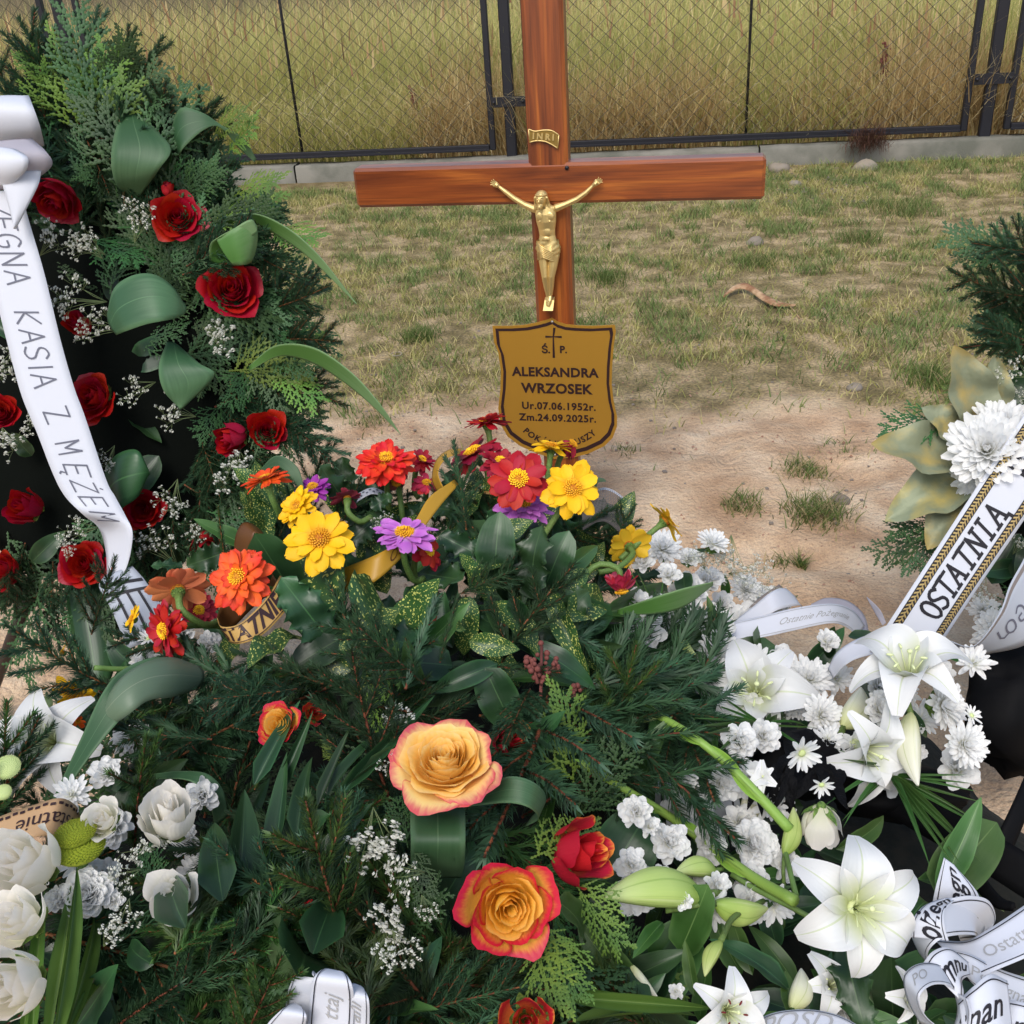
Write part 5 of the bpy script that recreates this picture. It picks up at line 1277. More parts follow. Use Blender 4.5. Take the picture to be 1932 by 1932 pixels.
# zinnias
def zf(mk, rows, gap=None, disk=True):
    return lambda root, r: zinnia(root, MT[mk], rows, r, gap, disk)
dbl = [(18, .1, -6, .90), (16, .1, 12, .74), (12, .1, 28, .56)]
dbl2 = [(20, .08, -14, .92), (18, .1, 4, .80), (16, .1, 20, .64), (10, .1, 40, .42)]
sgl = [(12, .12, -4, .88), (9, .12, 12, .72)]
sgl1 = [(13, .12, 4, .88), (5, .1, 24, .6)]
droop = [(16, .12, -52, .85), (12, .12, -36, .8)]
ZZ = [(919, 797, 88, (-.15, .95, .1), 'zred', dbl, None, (923, 850, 1.46), 1.42, 'red zinnia seen from the side, highest of all, just left of the name plaque'),
      (893, 855, 116, (-.5, .8, .3), 'zcrim', sgl, .15, (838, 985, 1.40), 1.40, 'ragged crimson zinnia turned away on a long curved pale stem'),
      (728, 868, 112, (.05, .72, .65), 'zoryel', dbl2, None, (735, 960, 1.42), 1.36, 'full orange red zinnia with a yellowish heart, leftmost in the back row'),
      (796, 868, 62, (.4, .6, .5), 'zcrim', dbl, .2, (790, 940, 1.45), 1.43, 'small dark crimson zinnia behind the full orange red one'),
      (748, 908, 66, (.1, -.4, .8), 'zdead', droop, .25, (760, 980, 1.42), 1.39, 'withered brown pink zinnia hanging under the full orange red one'),
      (978, 905, 124, (.05, .35, .9), 'zred', sgl, None, (965, 1000, 1.36), 1.30, 'bright red zinnia facing the viewer beside the big yellow one'),
      (988, 952, 112, (0, .8, .6), 'zvio', dbl, .1, None, 1.34, 'lilac zinnia half hidden under the bright red one'),
      (945, 872, 84, (.2, .75, .6), 'zcrim', dbl, .1, (925, 960, 1.40), 1.37, 'dark red zinnia squeezed between the ragged crimson and the bright red one'),
      (805, 912, 60, (.1, .7, .6), 'zpink', sgl, .2, (800, 980, 1.42), 1.40, 'dusty pink zinnia right of the withered one'),
      (1040, 843, 86, (.1, .95, .15), 'zyel', sgl, None, (1032, 930, 1.40), 1.38, 'yellow zinnia seen from the side in front of the plaque tip'),
      (1080, 838, 64, (.5, .5, .3), 'zcrim', droop, None, (1062, 890, 1.42), 1.40, 'dark crimson zinnia with curled petals at the lower edge of the plaque'),
      (1080, 922, 122, (.15, .35, .9), 'zyel', sgl, None, (985, 1072, 1.24), 1.28, 'large yellow zinnia facing the viewer right of the bright red one'),
      (1257, 982, 86, (.75, .6, .0), 'zyel', sgl1, None, (1170, 1055, 1.42), 1.42, 'yellow zinnia turned right, farthest right over the sand'),
      (1187, 1030, 88, (-.05, .35, -.9), 'zyel', sgl, None, (1130, 1080, 1.34), 1.42, 'yellow zinnia seen from the back with its green calyx'),
      (1172, 1112, 84, (.15, -.95, -.05), 'zpink', droop, None, (1095, 1095, 1.30), 1.30, 'drooping pink red zinnia hanging head down on a bent stem'),
      (763, 1008, 124, (.05, .85, .5), 'zvio', [(16, .12, -4, .9), (12, .12, 8, .72)], None, (800, 1090, 1.26), 1.20, 'lilac pink zinnia with a yellow ring heart in the front middle'),
      (808, 1040, 74, (.6, .3, .5), 'zred', sgl, .3, (800, 1110, 1.26), 1.23, 'ragged red zinnia under the lilac pink one'),
      (603, 1018, 138, (.0, .52, .85), 'zyel', sgl, None, (680, 1130, 1.2), 1.17, 'largest yellow zinnia, wide open at the left of the bouquet'),
      (560, 955, 86, (-.35, .4, .8), 'zyel', dbl, .1, (600, 1010, 1.3), 1.24, 'paler yellow zinnia up behind the largest yellow one'),
      (590, 920, 74, (-.1, .7, .6), 'zpur', dbl, .2, None, 1.32, 'purple zinnia peeking out behind the paler yellow one'),
      (655, 938, 66, (-.1, .75, -.3), 'zcrim', sgl, .2, (700, 975, 1.34), 1.33, 'crimson zinnia seen from behind at the left of the silver band'),
      (502, 905, 96, (-.25, .9, .25), 'zor', dbl, .1, (535, 970, 1.32), 1.26, 'rust orange zinnia seen edge on against the dark wreath'),
      (450, 1090, 132, (-.3, .3, .9), 'zor', dbl2, None, (520, 1110, 1.2), 1.12, 'vivid orange zinnia above the lettered tan ribbon'),
      (335, 1112, 116, (-.3, .55, -.55), 'zor', sgl, .12, (420, 1170, 1.2), 1.14, 'salmon orange zinnia seen from the back with a thick green stem'),
      (375, 1152, 72, (.3, .3, .8), 'zcrim', dbl, .2, None, 1.19, 'dark red zinnia shaded behind the salmon orange one'),
      (312, 1190, 112, (-.6, -.1, .75), 'zred', dbl, .1, (425, 1190, 1.2), 1.12, 'bright red zinnia tipped left at the lower left of the bouquet'),
      (250, 1168, 62, (-.8, .3, .4), 'zyel', sgl, .3, None, 1.15, 'small yellow zinnia behind the red one tipped left'),
      (118, 1232, 46, (-.7, .3, .3), 'zyel', [(5, .1, 10, .9)], None, None, 1.06, 'few yellow petals of a zinnia behind the leftmost spruce branch'),
      (142, 1308, 84, (.1, -.6, .7), 'zyel', sgl, .25, None, 1.06, 'yellow orange zinnia hanging over the white lily at far left'),
      (147, 1360, 34, (.3, -.5, .7), 'zor', [(6, .1, 20, .9)], None, None, 1.05, 'small orange zinnia bud below the hanging yellow orange one'),
      (826, 1185, 46, (.3, .3, .6), 'zred', sgl1, .3, None, 1.21, 'small red zinnia sunk among the spruce in the middle')]
for (x, y, dm, fc, mk, rows, gap, st, dd, lb) in ZZ:
    head_at('zinnia', lb, 'zinnia', x, y, dm, fc, zf(mk, rows, gap), 'zinnias in the bouquet', d=dd, stem=st)
# chrysanthemums and small white flowers
MM = [(1862, 850, 150, (-.4, .2, .9), 'mum', 120, WD(850)-.10, 'big round white chrysanthemum between the gold leaves and the braided ribbon'), (1890, 805, 120, (-.1, .6, .7), 'mum', 100, WD(800)-.07, 'white chrysanthemum above and behind the big round one'),
      (1850, 895, 110, (-.6, -.3, .8), 'mum', 90, WD(900)-.07, 'white chrysanthemum below the big round one'), (1880, 1190, 96, (-.1, 0, 1), 'mum', 80, WD(1190)+.01, 'white chrysanthemum between the braided ribbon and the grey ribbon'), (1855, 1150, 60, (-.3, .3, 1), 'mum', 60, WD(1150)+.03, 'small white chrysanthemum beside the lower braid'),
      (1905, 1240, 84, (-.2, .3, 1), 'mum', 70, WD(1240), 'white chrysanthemum under the fold of the grey ribbon'),
      (1250, 1035, 80, (0, .6, .8), 'mum', 80, None, 'white chrysanthemum at the top left of the white flowers, by the yellow zinnia'), (1215, 1060, 50, (-.3, .5, .8), 'carn', 40, None, 'small crumpled white flower left of the top chrysanthemum'),
      (1345, 1025, 66, (.2, .7, .6), 'mum', 60, None, 'white chrysanthemum at the upper rim above the baby\'s breath'), (1407, 1112, 66, (.1, .5, .9), 'mum', 70, None, 'round white chrysanthemum next to the grey ribbon tip'),
      (1335, 1095, 62, (0, .6, .8), 'carn', 50, None, 'ruffled white carnation left of the round chrysanthemum'), (1362, 1140, 50, (0, .3, .9), 'carn', 44, None, 'ruffled white carnation under the round chrysanthemum'),
      (1262, 1085, 52, (0, .6, .8), 'carn', 40, None, 'ruffled white flower over the fan of palm leaflets'), (1300, 1055, 50, (.1, .7, .8), 'carn', 36, None, 'ruffled white flower among the baby\'s breath at the pile\'s upper edge'),
      (1528, 1282, 88, (-.1, .5, .8), 'mum', 80, None, 'white chrysanthemum below the white ribbon tail'), (1550, 1350, 84, (.2, .3, .9), 'mum', 80, None, 'white chrysanthemum touching the upright cream bud'), (1780, 1330, 100, (.5, .2, .8), 'mum', 90, None, 'white chrysanthemum right of the draped lily'),
      (1820, 1405, 88, (.2, .2, 1), 'mum', 90, None, 'white chrysanthemum farthest right against the black foil'), (1833, 1350, 42, (.3, .5, .8), 'daisy', 14, None, 'tiny white flower above the chrysanthemum farthest right'), (1500, 1330, 64, (0, .3, .9), 'mum', 60, None, 'small white chrysanthemum between the open white lily and the cream bud'),
      (1512, 1420, 78, (.2, -.3, .8), 'daisy', 20, None, 'white daisy like flower facing down on the dark gap'), (1395, 1400, 76, (0, .4, .9), 'carn', 60, None, 'ruffled white flower under the palm fan'), (1550, 1480, 52, (0, -.4, .8), 'daisy', 12, None, 'half faded white flower hanging in the dark gap'),
      (1335, 1590, 80, (.3, .3, .9), 'carn', 60, None, 'ruffled white flower left of the thick green gladiolus stem end'), (1420, 1592, 100, (.1, .5, .9), 'carn', 80, -1, 'full white carnation left of the pointed green bud'),
      (1262, 1590, 86, (.1, .4, .9), 'carn', 50, None, 'loose white flower with narrow petals under the gladiolus stem'), (1200, 1532, 66, (-.2, .4, .9), 'carn', 44, None, 'loose white flower right of the spruce tip'), (1225, 1560, 46, (0, .4, .9), 'carn', 30, None, 'little white floret joined to the loose white flower'),
      (1350, 1668, 56, (.2, .3, .9), 'carn', 40, None, 'white flower above the two plump green buds'), (1320, 1520, 60, (0, .3, .9), 'carn', 40, None, 'white bloom between the two gladiolus stems'), (1290, 1700, 40, (0, .3, .9), 'carn', 26, None, 'small white petals beside the long plump bud'),
      (1275, 1870, 36, (0, .3, .9), 'carn', 26, None, 'small white floret deep in the lower leaves'), (1588, 1900, 84, (.3, .3, .9), 'carn', 70, -1, 'white carnation below the spiny brown edged leaf'), (1290, 1480, 64, (.1, .5, .9), 'carn', 50, None, 'pale white bloom above the grey printed ribbon'),
      (165, 1690, 108, (0, .6, .8), 'carn', 90, None, 'white flower cluster beside the grass blades at lower left'), (110, 1700, 60, (-.2, .6, .8), 'carn', 50, None, 'smaller white flower at the left of the cluster'), (215, 1700, 46, (.2, .6, .8), 'carn', 40, None, 'smaller white flower at the right of the cluster'),
      (340, 1190, 74, (.1, .7, .6), 'carn', 60, 1.27, 'white carnation under the salmon zinnia stem'), (395, 1215, 54, (.3, .5, .6), 'carn', 44, 1.26, 'white carnation left of the lettered tan ribbon'), (275, 1255, 66, (-.1, .6, .7), 'carn', 50, 1.2, 'white carnation behind the big grey green leaf'), (280, 1205, 40, (-.1, .6, .7), 'daisy', 12, 1.2, 'pale bluish white flower beside the tipped red zinnia'),
      (1470, 1250, 70, (-.1, .5, .8), 'carn', 56, None, 'ruffled white flower behind the open lily, under the printed ribbon'), (1440, 1390, 66, (.1, .3, .9), 'carn', 50, None, 'ruffled white flower just below the open white lily'), (1660, 1340, 76, (.1, .5, .9), 'carn', 60, None, 'white carnation between the cream bud and the draped lily'), (1370, 1270, 60, (-.2, .5, .8), 'carn', 44, None, 'white flower left of the open white lily'), (1560, 1210, 50, (0, .6, .8), 'carn', 40, None, 'white petals under the left end of the plain ribbon tail'),
      (200, 1460, 66, (.1, .6, .8), 'carn', 50, None, 'white flower left of the dark leaves by the folded stalk'), (250, 1400, 90, (0, .6, .7), 'carn', 60, 1.12, 'pale white bloom in the shade of the big leaf')]
for (x, y, dm, fc, kd, n, dd, lb) in MM:
    cat_ = {'mum': 'chrysanthemum', 'carn': 'carnation', 'daisy': 'daisy'}[kd]
    if dd == -1: dd = A(x, y)-.05
    head_at('white_'+cat_, lb, cat_, x, y, dm, fc, (lambda kd, n: lambda root, r: mum(root, r, kd, n))(kd, n), 'white %ss' % cat_ if cat_ != 'daisy' else 'white daisies', d=dd, dz=-.03, sepals=kd != 'daisy')
# packed small blooms nothing tells apart
rq = random.Random(77); placed = [(m_[0], m_[1], m_[2]) for m_ in MM]
for zone, n_, lb in [((1340, 1850, 1225, 1470), 17, 'small white flower packed in the bank of white flowers at middle right'), ((1195, 1450, 1020, 1190), 12, 'small white flower in the heap of white flowers at the sand edge'), ((1180, 1480, 1470, 1720), 14, 'small loose white flower between the green gladiolus stems and lily buds'), ((60, 420, 1480, 1720), 8, 'small white flower filling the gaps between the white roses at lower left')]:
    k = 0; tr_ = 0
    while k < n_ and tr_ < 900:
        tr_ += 1; x, y = rq.uniform(zone[0], zone[1]), rq.uniform(zone[2], zone[3])
        if zone[0] == 1195 and y < 1010+.45*(x-1195): continue
        if any((x-a)**2+(y-b_)**2 < 42**2 for a, b_, _ in placed): continue
        if zone[0] == 1340 and (x-1500)**2+(y-1450)**2 < 70**2: continue
        placed.append((x, y, 1)); kd = rq.choice(['mum', 'carn', 'carn']); dm = rq.uniform(64, 100); k += 1
        head_at('white_flower', lb, 'flower', x, y, dm, (rq.uniform(-.3, .3), rq.uniform(.2, .6), .9), (lambda kd: lambda root, r: mum(root, r, kd, 40))(kd), 'packed small white flowers, '+lb.split(' ', 3)[-1][:30], dz=.01)
# button flowers
def button(root, r, m):
    b = MB(); b.ball((0, 0, -.05), (1, 1, .42), 18, 8); obj('head', b.me('head', m), root)
    V = []; F = []; q = np.random.default_rng(4)
    for k in range(260):
        t = sqrt((k+.5)/260); a = k*2.4; th = t*1.45; c = np.array([sin(th)*cos(a), sin(th)*sin(a), cos(th)*.42-.05]); n_ = np.array([sin(th)*cos(a)*.42, sin(th)*sin(a)*.42, cos(th)]); n_ /= np.linalg.norm(n_)
        s = np.cross(n_, [0, .3, 1.]); s /= np.linalg.norm(s); s2 = np.cross(n_, s); b0 = len(V)
        V += [c+s*.05, c-s*.03+s2*.04, c-s*.03-s2*.04, c+n_*(.10+.06*q.random())]; F += [(b0, b0+1, b0+3), (b0+1, b0+2, b0+3), (b0+2, b0, b0+3)]
    o = obj('florets', mesh('florets', V, F, m, False), root); o['kind'] = 'stuff'
for (x, y, dm, fc, mk, st, lb) in [(150, 1600, 90, (.0, .9, .35), 'sant', (142, 1700), 'front lime green button flower beside the large white rose'), (142, 1572, 76, (-.1, .9, .35), 'sant', (140, 1660), 'rear lime green button flower behind the front one'),
                                   (82, 1330, 34, (0, .5, .7), 'santp', None, 'pale green button flower behind the white lily at far left'), (14, 1448, 46, (.1, .5, .7), 'santp', None, 'pale green button flower at the left photo edge above the tan ribbon'), (6, 1495, 30, (.1, .5, .7), 'santp', None, 'lower pale green button flower at the left photo edge')]:
    head_at('button_flower', lb, 'button flower', x, y, dm, fc, (lambda mk: lambda root, r: button(root, r, MT[mk]))(mk), 'green button flowers', dz=-.03, stem=(st+(A(*st)+.02,)) if st else None)
# lilies
for (x, y, dm, fc, cl_, an, am, lb, sp_, dz) in [
    (1610, 1712, 282, (.0, .28, .95), .0, False, None, 'large fully open white lily at lower right beside the printed ribbons', .35, -.10),
    (1425, 1312, 240, (-.2, .35, .9), .25, True, 'sil', 'open white lily above the palm fan in the middle right', 1.0, -.03),
    (1715, 1290, 260, (-.25, .75, .5), .3, True, 'sil', 'draped white lily with hanging petals under the white ribbons', .2, -.05),
    (1615, 1405, 240, (.3, -.1, .9), .5, False, None, 'half closed white lily below the cream bud', 2., -.02),
    (1560, 1862, 160, (.1, .5, .8), .5, True, 'sil', 'half open creamy lily behind the lower plump bud', .8, -.03),
    (1365, 1905, 190, (.2, .3, .9), .3, True, 'anther', 'white lily with dark red anthers at the bottom photo edge', .1, -.03),
    (1690, 1880, 130, (.5, .2, .7), .5, False, None, 'white lily petals spreading right of the spiny leaf', 1.4, .0),
    (110, 1405, 250, (-.1, .35, .9), .35, False, None, 'large white lily at far left behind the folded grey leaf', .9, .0),
    (1445, 1470, 100, (-.4, .3, .8), .9, False, None, 'closed white lily flower right of the gladiolus stem', .9, -.02)]:
    head_at('white_lily', lb, 'lily', x, y, dm, fc, (lambda cl_, an, am: lambda root, r: lily(root, r, cl_, an, MT[am] if am else None))(cl_, an, am), 'white lilies', dz=dz, spin=sp_, fac=.95)
for (x0, y0, x1, y1, k, wd, d0, d1, lb) in [(1325, 1690, 1140, 1692, 'g', 1.12, -.05, -.06, 'longest plump pale green lily bud lying level'), (1350, 1643, 1275, 1645, 'g', 1.3, -.05, -.05, 'short green lily bud above the longest one'), (1348, 1706, 1448, 1714, 'g', 1.4, -.05, -.05, 'plump yellowish green lily bud right of the longest one'),
    (1361, 1775, 1330, 1842, 'g', 1.25, -.05, -.06, 'small green lily bud hanging on a bent stalk'), (1480, 1614, 1497, 1524, 'g', 1.25, -.05, -.05, 'upright green lily bud beside the white rose with the calyx'), (1190, 1820, 1240, 1880, 'w', 1.2, -.02, -.03, 'cream lily bud low among the leaves'),
    (1590, 1373, 1625, 1298, 'w', 1.7, -.03, -.06, 'upright cream lily bud with yellowish ribs'), (1718, 1345, 1732, 1482, 'w', 1.12, -.07, -.08, 'long hanging cream lily bud with ribs'), (1495, 1905, 1512, 1828, 'w', 1.6, -.06, -.07, 'cream green lily bud in front of the half open lily'), (1400, 1570, 1420, 1450, 'w', 1.2, -.0, -.02, 'white bud wrapped in a green sheath beside the gladiolus stem'),
    (1275, 1195, 1312, 1235, 'g', 1.3, -.04, -.05, 'pale green bud near the left end of the white ribbon'), (1200, 1320, 1248, 1345, 'g', .8, -.08, -.08, 'slim light green bud tip over the spruce'), (1165, 1352, 1240, 1356, 'g', .7, -.07, -.08, 'slim light green bud tip under the other one'), (1235, 1325, 1270, 1305, 'w', 1, -.05, -.05, 'small cream bud above the gladiolus stem')]:
    a = P(x0, y0, A(x0, y0)+d0); b_ = P(x1, y1, A(x1, y1)+d1); L_ = (b_-a).length
    root = thing('lily_bud', lb, 'lily bud', group='lily buds', mat4=frame(b_-a, CP-a, a, (L_*wd, L_, L_*wd)))
    obj('bud_skin', BUD[k], root)
    b = MB(); b.tube([(0, .02, 0), (.02, -.25, -.05), (.1, -.6, -.25)], [.035, .03, .03], 6); obj('stalk', b.me('stalk', MT['green']), root)
# gladiolus stems: sheathed stalks
def glad(pts, lb, dz=-.06, wd=.0085):
    W_ = [P(x, y, A(x, y)+dz) for x, y in pts]; c = crom(W_, 26); o_ = Vector(c[0])
    root = thing('gladiolus_stem', lb, 'flower stem', o_, 'gladiolus stems')
    b = MB(); b.tube([Vector(q)-o_ for q in c], [wd*.7*(.65+.35*k/25) for k in range(26)], 8); obj('stem', b.me('stem', MT['glad']), root)
    for k in range(4):
        i = 3+int(k*5.6); p0 = Vector(c[i]); d = (Vector(c[max(i-4, 0)])-p0).normalized(); sd_ = CU.cross(d) if False else (CP-p0).normalized().cross(d)*(1 if k % 2 else -1)
        y = (d+sd_*.06+(CP-p0).normalized()*.03).normalized(); L_ = .045+.01*(k/4)
        obj('sheath', SHEATH, root, mat4=Matrix.Translation(-o_) @ frame(y, (CP-p0).normalized()+sd_*.6, p0-y*.006, (L_*1.2, L_, L_*1.2)))
SHEATH = leaf_mesh('sheath', MT['glad'], .15, lambda v: sin(pi*min(.98, .14+.86*v))**.7, .12, .9, 0, 9, 10, seed=3)
glad([(1095, 1440), (1180, 1490), (1270, 1545), (1345, 1600), (1420, 1655), (1500, 1700)], 'thick light green gladiolus stem running down right toward the open lily')
glad([(1180, 1318), (1290, 1378), (1370, 1440), (1430, 1500), (1490, 1565)], 'thick light green gladiolus stem above the other, ending at the upright green bud', -.07)
# stalks
for pts, lb in [([(1380, 1650), (1430, 1680), (1500, 1715), (1560, 1750)], 'brown green lily stalk behind the plump buds'), ([(1480, 1600), (1492, 1650), (1502, 1690)], 'thin stalk carrying the upright green bud'), ([(1360, 1775), (1385, 1730), (1440, 1700)], 'bent stalk of the hanging green bud'), ([(1250, 1258), (190, 1262)][0:0] or [(178, 1260), (240, 1262), (300, 1252)], 'pale stem lying level over the big grey green leaf')]:
    W_ = crom([P(x, y, A(x, y)-.05) for x, y in pts], 10); b = MB(); b.tube(list(W_), .0028, 7); tag(obj('flower_stalk', b.me('flower_stalk', MT['green'])), lb, 'stalk', 'bare flower stalks')
# baby's breath
GG = [(115, 445, 50, 0), (160, 462, 36, 0), (262, 412, 42, 0), (140, 565, 52, 0), (182, 618, 46, 0), (415, 645, 46, 0), (20, 690, 46, 0), (252, 740, 40, 0), (316, 780, 46, 0), (438, 890, 54, 0), (22, 850, 50, 0), (205, 868, 28, 0), (326, 945, 40, 0), (140, 1000, 38, 0), (300, 1030, 46, 0), (128, 1036, 22, 0), (362, 1008, 34, 0), (60, 800, 30, 0), (150, 460, 44, 0)]
WH = ['just under the rose below the bow', 'drooping right of the rose below the bow', 'left of the rose under the folded leaves', 'over the small hidden rose', 'right of the small hidden rose', 'below the large open rose', 'left of the long ribbon at mid height', 'right of the ribbon covered rose', 'trailing down across the dark shaded centre', 'below the touching pair of roses', 'left edge of the wreath below the cut rose', 'right of the ribbon on the dark shaded centre', 'right of the rose by the narrowing ribbon', 'above the lowest rose', 'between the lower rose and the deep red one', 'left of the crumpled ribbon end', 'in front of the deep red shaded rose', 'above the dark leaf left of the ribbon', 'hanging at the ribbon edge under the bow']
def gyp(px, py, rad, d, lb, seed, rot=None, big=False):
    r = random.Random(seed); sc = rad*d/FOC
    rot = r.random()*6.28 if rot is None else rot
    root = thing('babys_breath', lb, "baby's breath", group="sprays of white baby's breath", mat4=frameZ(CV(0, .15, 1), rot, P(px, py, d), sc))
    t = TPL['gypb' if big else 'gyp'][r.randrange(5)]; obj('stems', t[0], root); o = obj('florets', t[1], root); o['kind'] = 'stuff'
for k, (x, y, rd, _) in enumerate(GG): gyp(x, y, rd, WD(y)-.05, "spray of white baby's breath " + WH[k], k)
for k, (x, y, rd, lb) in enumerate([(705, 1600, 60, 'left of the rolled dark leaf, top of the long spray'), (745, 1650, 46, 'left below the rolled dark leaf'), (735, 1740, 46, 'in the middle of the long hanging spray'), (770, 1790, 36, 'lowest right tip of the long hanging spray'), (722, 1800, 30, 'lowest left tip of the long hanging spray'), (748, 1352, 34, 'above left of the fully opened rose'), (735, 1440, 26, 'touching the left rim of the fully opened rose'), (590, 1590, 20, 'deep in the spruce left of the long spray'), (810, 1715, 24, 'right of the long spray near the yellow rose'),
        (250, 1600, 34, 'under the upright white rose'), (225, 1660, 34, 'right of the lime button flowers'), (240, 1740, 34, 'below the white flower cluster'), (205, 1760, 24, 'between the grass blades'), (300, 1590, 26, 'touching the foot of the upright white rose'),
        (1380, 1062, 50, 'at the upper rim of the white flowers'), (1345, 1050, 44, 'behind the top chrysanthemum'), (1450, 1105, 44, 'right of the round chrysanthemum at the sand edge'), (1310, 1040, 36, 'beside the ruffled flower at the upper edge'), (1420, 1080, 40, 'over the sand above the round chrysanthemum'), (720, 985, 26, 'behind the lilac pink zinnia'), (1320, 1120, 30, 'by the ruffled carnation'), (1480, 1140, 30, 'at the top fold of the white ribbon')]):
    gyp(x, y, rd*(1.1 if y > 1500 else 1), A(x, y)-(.10 if y > 1300 else .04), "spray of white baby's breath " + lb, 50+k, big=y > 1300)
for k, (x, y, rd, lb) in enumerate([(1900, 700, 40, 'in front of the gold leaf at the right wreath'), (1920, 740, 30, 'above the big round chrysanthemum'), (1850, 1110, 34, 'between the two ribbons of the right wreath'), (1925, 1020, 26, 'behind the right braid edge')]):
    gyp(x, y, rd, WD(y)-.03, "spray of white baby's breath " + lb, 90+k)

# ================================================================== RIBBONS AND ROLLED LEAVES
class Strip:
    def __init__(s, Apts, Bpts, n=40, nu=7, bow=0.):
        s.A = crom(Apts, n); s.B = crom(Bpts, n); s.n = n; s.nu = nu
        c = (s.A+s.B)/2; L_ = np.concatenate([[0], np.cumsum(np.linalg.norm(np.diff(c, axis=0), axis=1))]); s.s = L_; s.L = L_[-1]; s.c = c; s.bow = bow
    def at(s, sv, u, off=0.):
        sv = min(max(sv, 0), s.L); i = min(int(np.searchsorted(s.s, sv, side='right'))-1, s.n-2); i = max(i, 0)
        f = (sv-s.s[i])/max(1e-9, s.s[i+1]-s.s[i]); a = s.A[i]*(1-f)+s.A[i+1]*f; b = s.B[i]*(1-f)+s.B[i+1]*f
        t = s.c[i+1]-s.c[i]; n_ = np.cross(b-a, t); n_ /= np.linalg.norm(n_)+1e-9
        if n_ @ (np.array(CP[:])-s.c[i]) < 0: n_ = -n_
        return a+(b-a)*u+n_*(off+s.bow*(1-(2*u-1)**2))
    def mesh(s, name, m, origin):
        V = []; uv = []
        for i in range(s.n):
            for j in range(s.nu):
                u = j/(s.nu-1); V.append(s.at(s.s[i], u)-np.array(origin)); uv.append((u, s.s[i]/s.L))
        return mesh(name, np.array(V), grid_faces(s.n, s.nu), m, True, uv=np.array(uv))
def px3(l, dfun):
    out = []
    for q in l:
        if len(q) == 3: out.append(np.array(P(q[0], q[1], q[2])[:]))
        else: out.append(np.array(P(q[0], q[1], dfun(q[0], q[1]))[:]))
    return out
def strip_obj(name, st, m, parent=None, th=.0006, origin=None):
    o_ = np.array(parent.location[:]) if parent is not None else np.zeros(3)
    o = obj(name, st.mesh(name, m, o_), parent); sm = o.modifiers.new('s', 'SOLIDIFY'); sm.thickness = th; sm.offset = 0
    return o
def ribbon(name, label, m, As, Bs, dfun, n=40, bow=0., group='funeral ribbons'):
    st = Strip(px3(As, dfun), px3(Bs, dfun), n, 7, bow)
    root = thing(name, label, 'ribbon', Vector(st.c[0]), group); root.matrix_world = Matrix.Translation(root.location)
    strip_obj('band', st, m, root, .0005)
    return root, st
def line_on(root, st, u0, u1, s0, s1, m, name='border_line', off=.0011, n=40):
    V = []
    o_ = np.array(root.location[:])
    for k in range(n+1):
        sv = s0+(s1-s0)*k/n; V += [st.at(sv, u0, off)-o_, st.at(sv, u1, off)-o_]
    F = [(2*k, 2*k+1, 2*k+3, 2*k+2) for k in range(n)]
    obj(name, mesh(name, V, F, m, False), root)
def text_on(root, st, body, s_mid, u_mid, size, m, up='A', rev=False, off=.0009, shear=0., bold=0., sp_=1.):
    tv, tf = textmesh(body, size, bold, shear, sp_)
    if len(tv) == 0: return
    # refine long faces is unnecessary: glyph triangles are small against the bends
    o_ = np.array(root.location[:]); V = []
    for x, y, z in tv:
        i = min(int(np.searchsorted(st.s, min(max(s_mid, 0), st.L-1e-6), side='right'))-1, st.n-2); wl = np.linalg.norm(st.B[i]-st.A[i])
        du = -y/wl if up == 'A' else y/wl
        V.append(st.at(s_mid+(-x if rev else x), u_mid+du, off)-o_)
    obj('lettering', mesh('lettering', V, tf, m, False), root)
GL = {'O': [[(.5, 0), (.15, .12), (.02, .45), (.1, .8), (.45, 1), (.8, .88), (.95, .5), (.85, .15), (.5, 0)]], 'S': [[(.95, .85), (.6, 1), (.2, .9), (.12, .68), (.45, .52), (.85, .38), (.9, .15), (.5, 0), (.05, .1)]],
      'T': [[(.5, 0), (.5, 1)], [(0, .98), (1, .98)]], 'A': [[(0, 0), (.48, 1), (1, 0)], [(.2, .38), (.8, .38)]], 'N': [[(.05, 0), (.05, 1), (.92, 0), (.92, 1)]], 'I': [[(.5, 0), (.5, 1)]],
      'Ą': [[(0, 0), (.48, 1), (1, 0)], [(.2, .38), (.8, .38)], [(1.25, -.05), (1.35, -.35)]], 'Ż': [[(.05, 1), (.95, 1), (.05, 0), (.95, 0)], [(.5, 1.2), (.55, 1.28)]], 'Z': [[(.05, 1), (.95, 1), (.05, 0), (.95, 0)]], 'E': [[(.95, 1), (.1, 1), (.05, 0), (.95, 0)], [(.08, .5), (.75, .5)]],
      'Ę': [[(.95, 1), (.1, 1), (.05, 0), (.95, 0)], [(.08, .5), (.75, .5)], [(.8, 0), (.7, -.2), (.9, -.28)]], 'G': [[(.92, .85), (.5, 1), (.1, .75), (.05, .3), (.4, 0), (.9, .12), (.92, .45), (.5, .45)]], 'K': [[(.08, 0), (.08, 1)], [(.92, 1), (.1, .42), (.95, 0)]],
      'M': [[(.02, 0), (.12, 1), (.5, .35), (.88, 1), (.98, 0)]], 'P': [[(.1, 0), (.1, 1), (.75, .98), (.9, .75), (.7, .5), (.1, .45)]], 'J': [[(.8, 1), (.8, .2), (.5, 0), (.1, .15)]], 'Y': [[(0, 1), (.5, .5), (1, 1)], [(.5, .5), (.5, 0)]]}
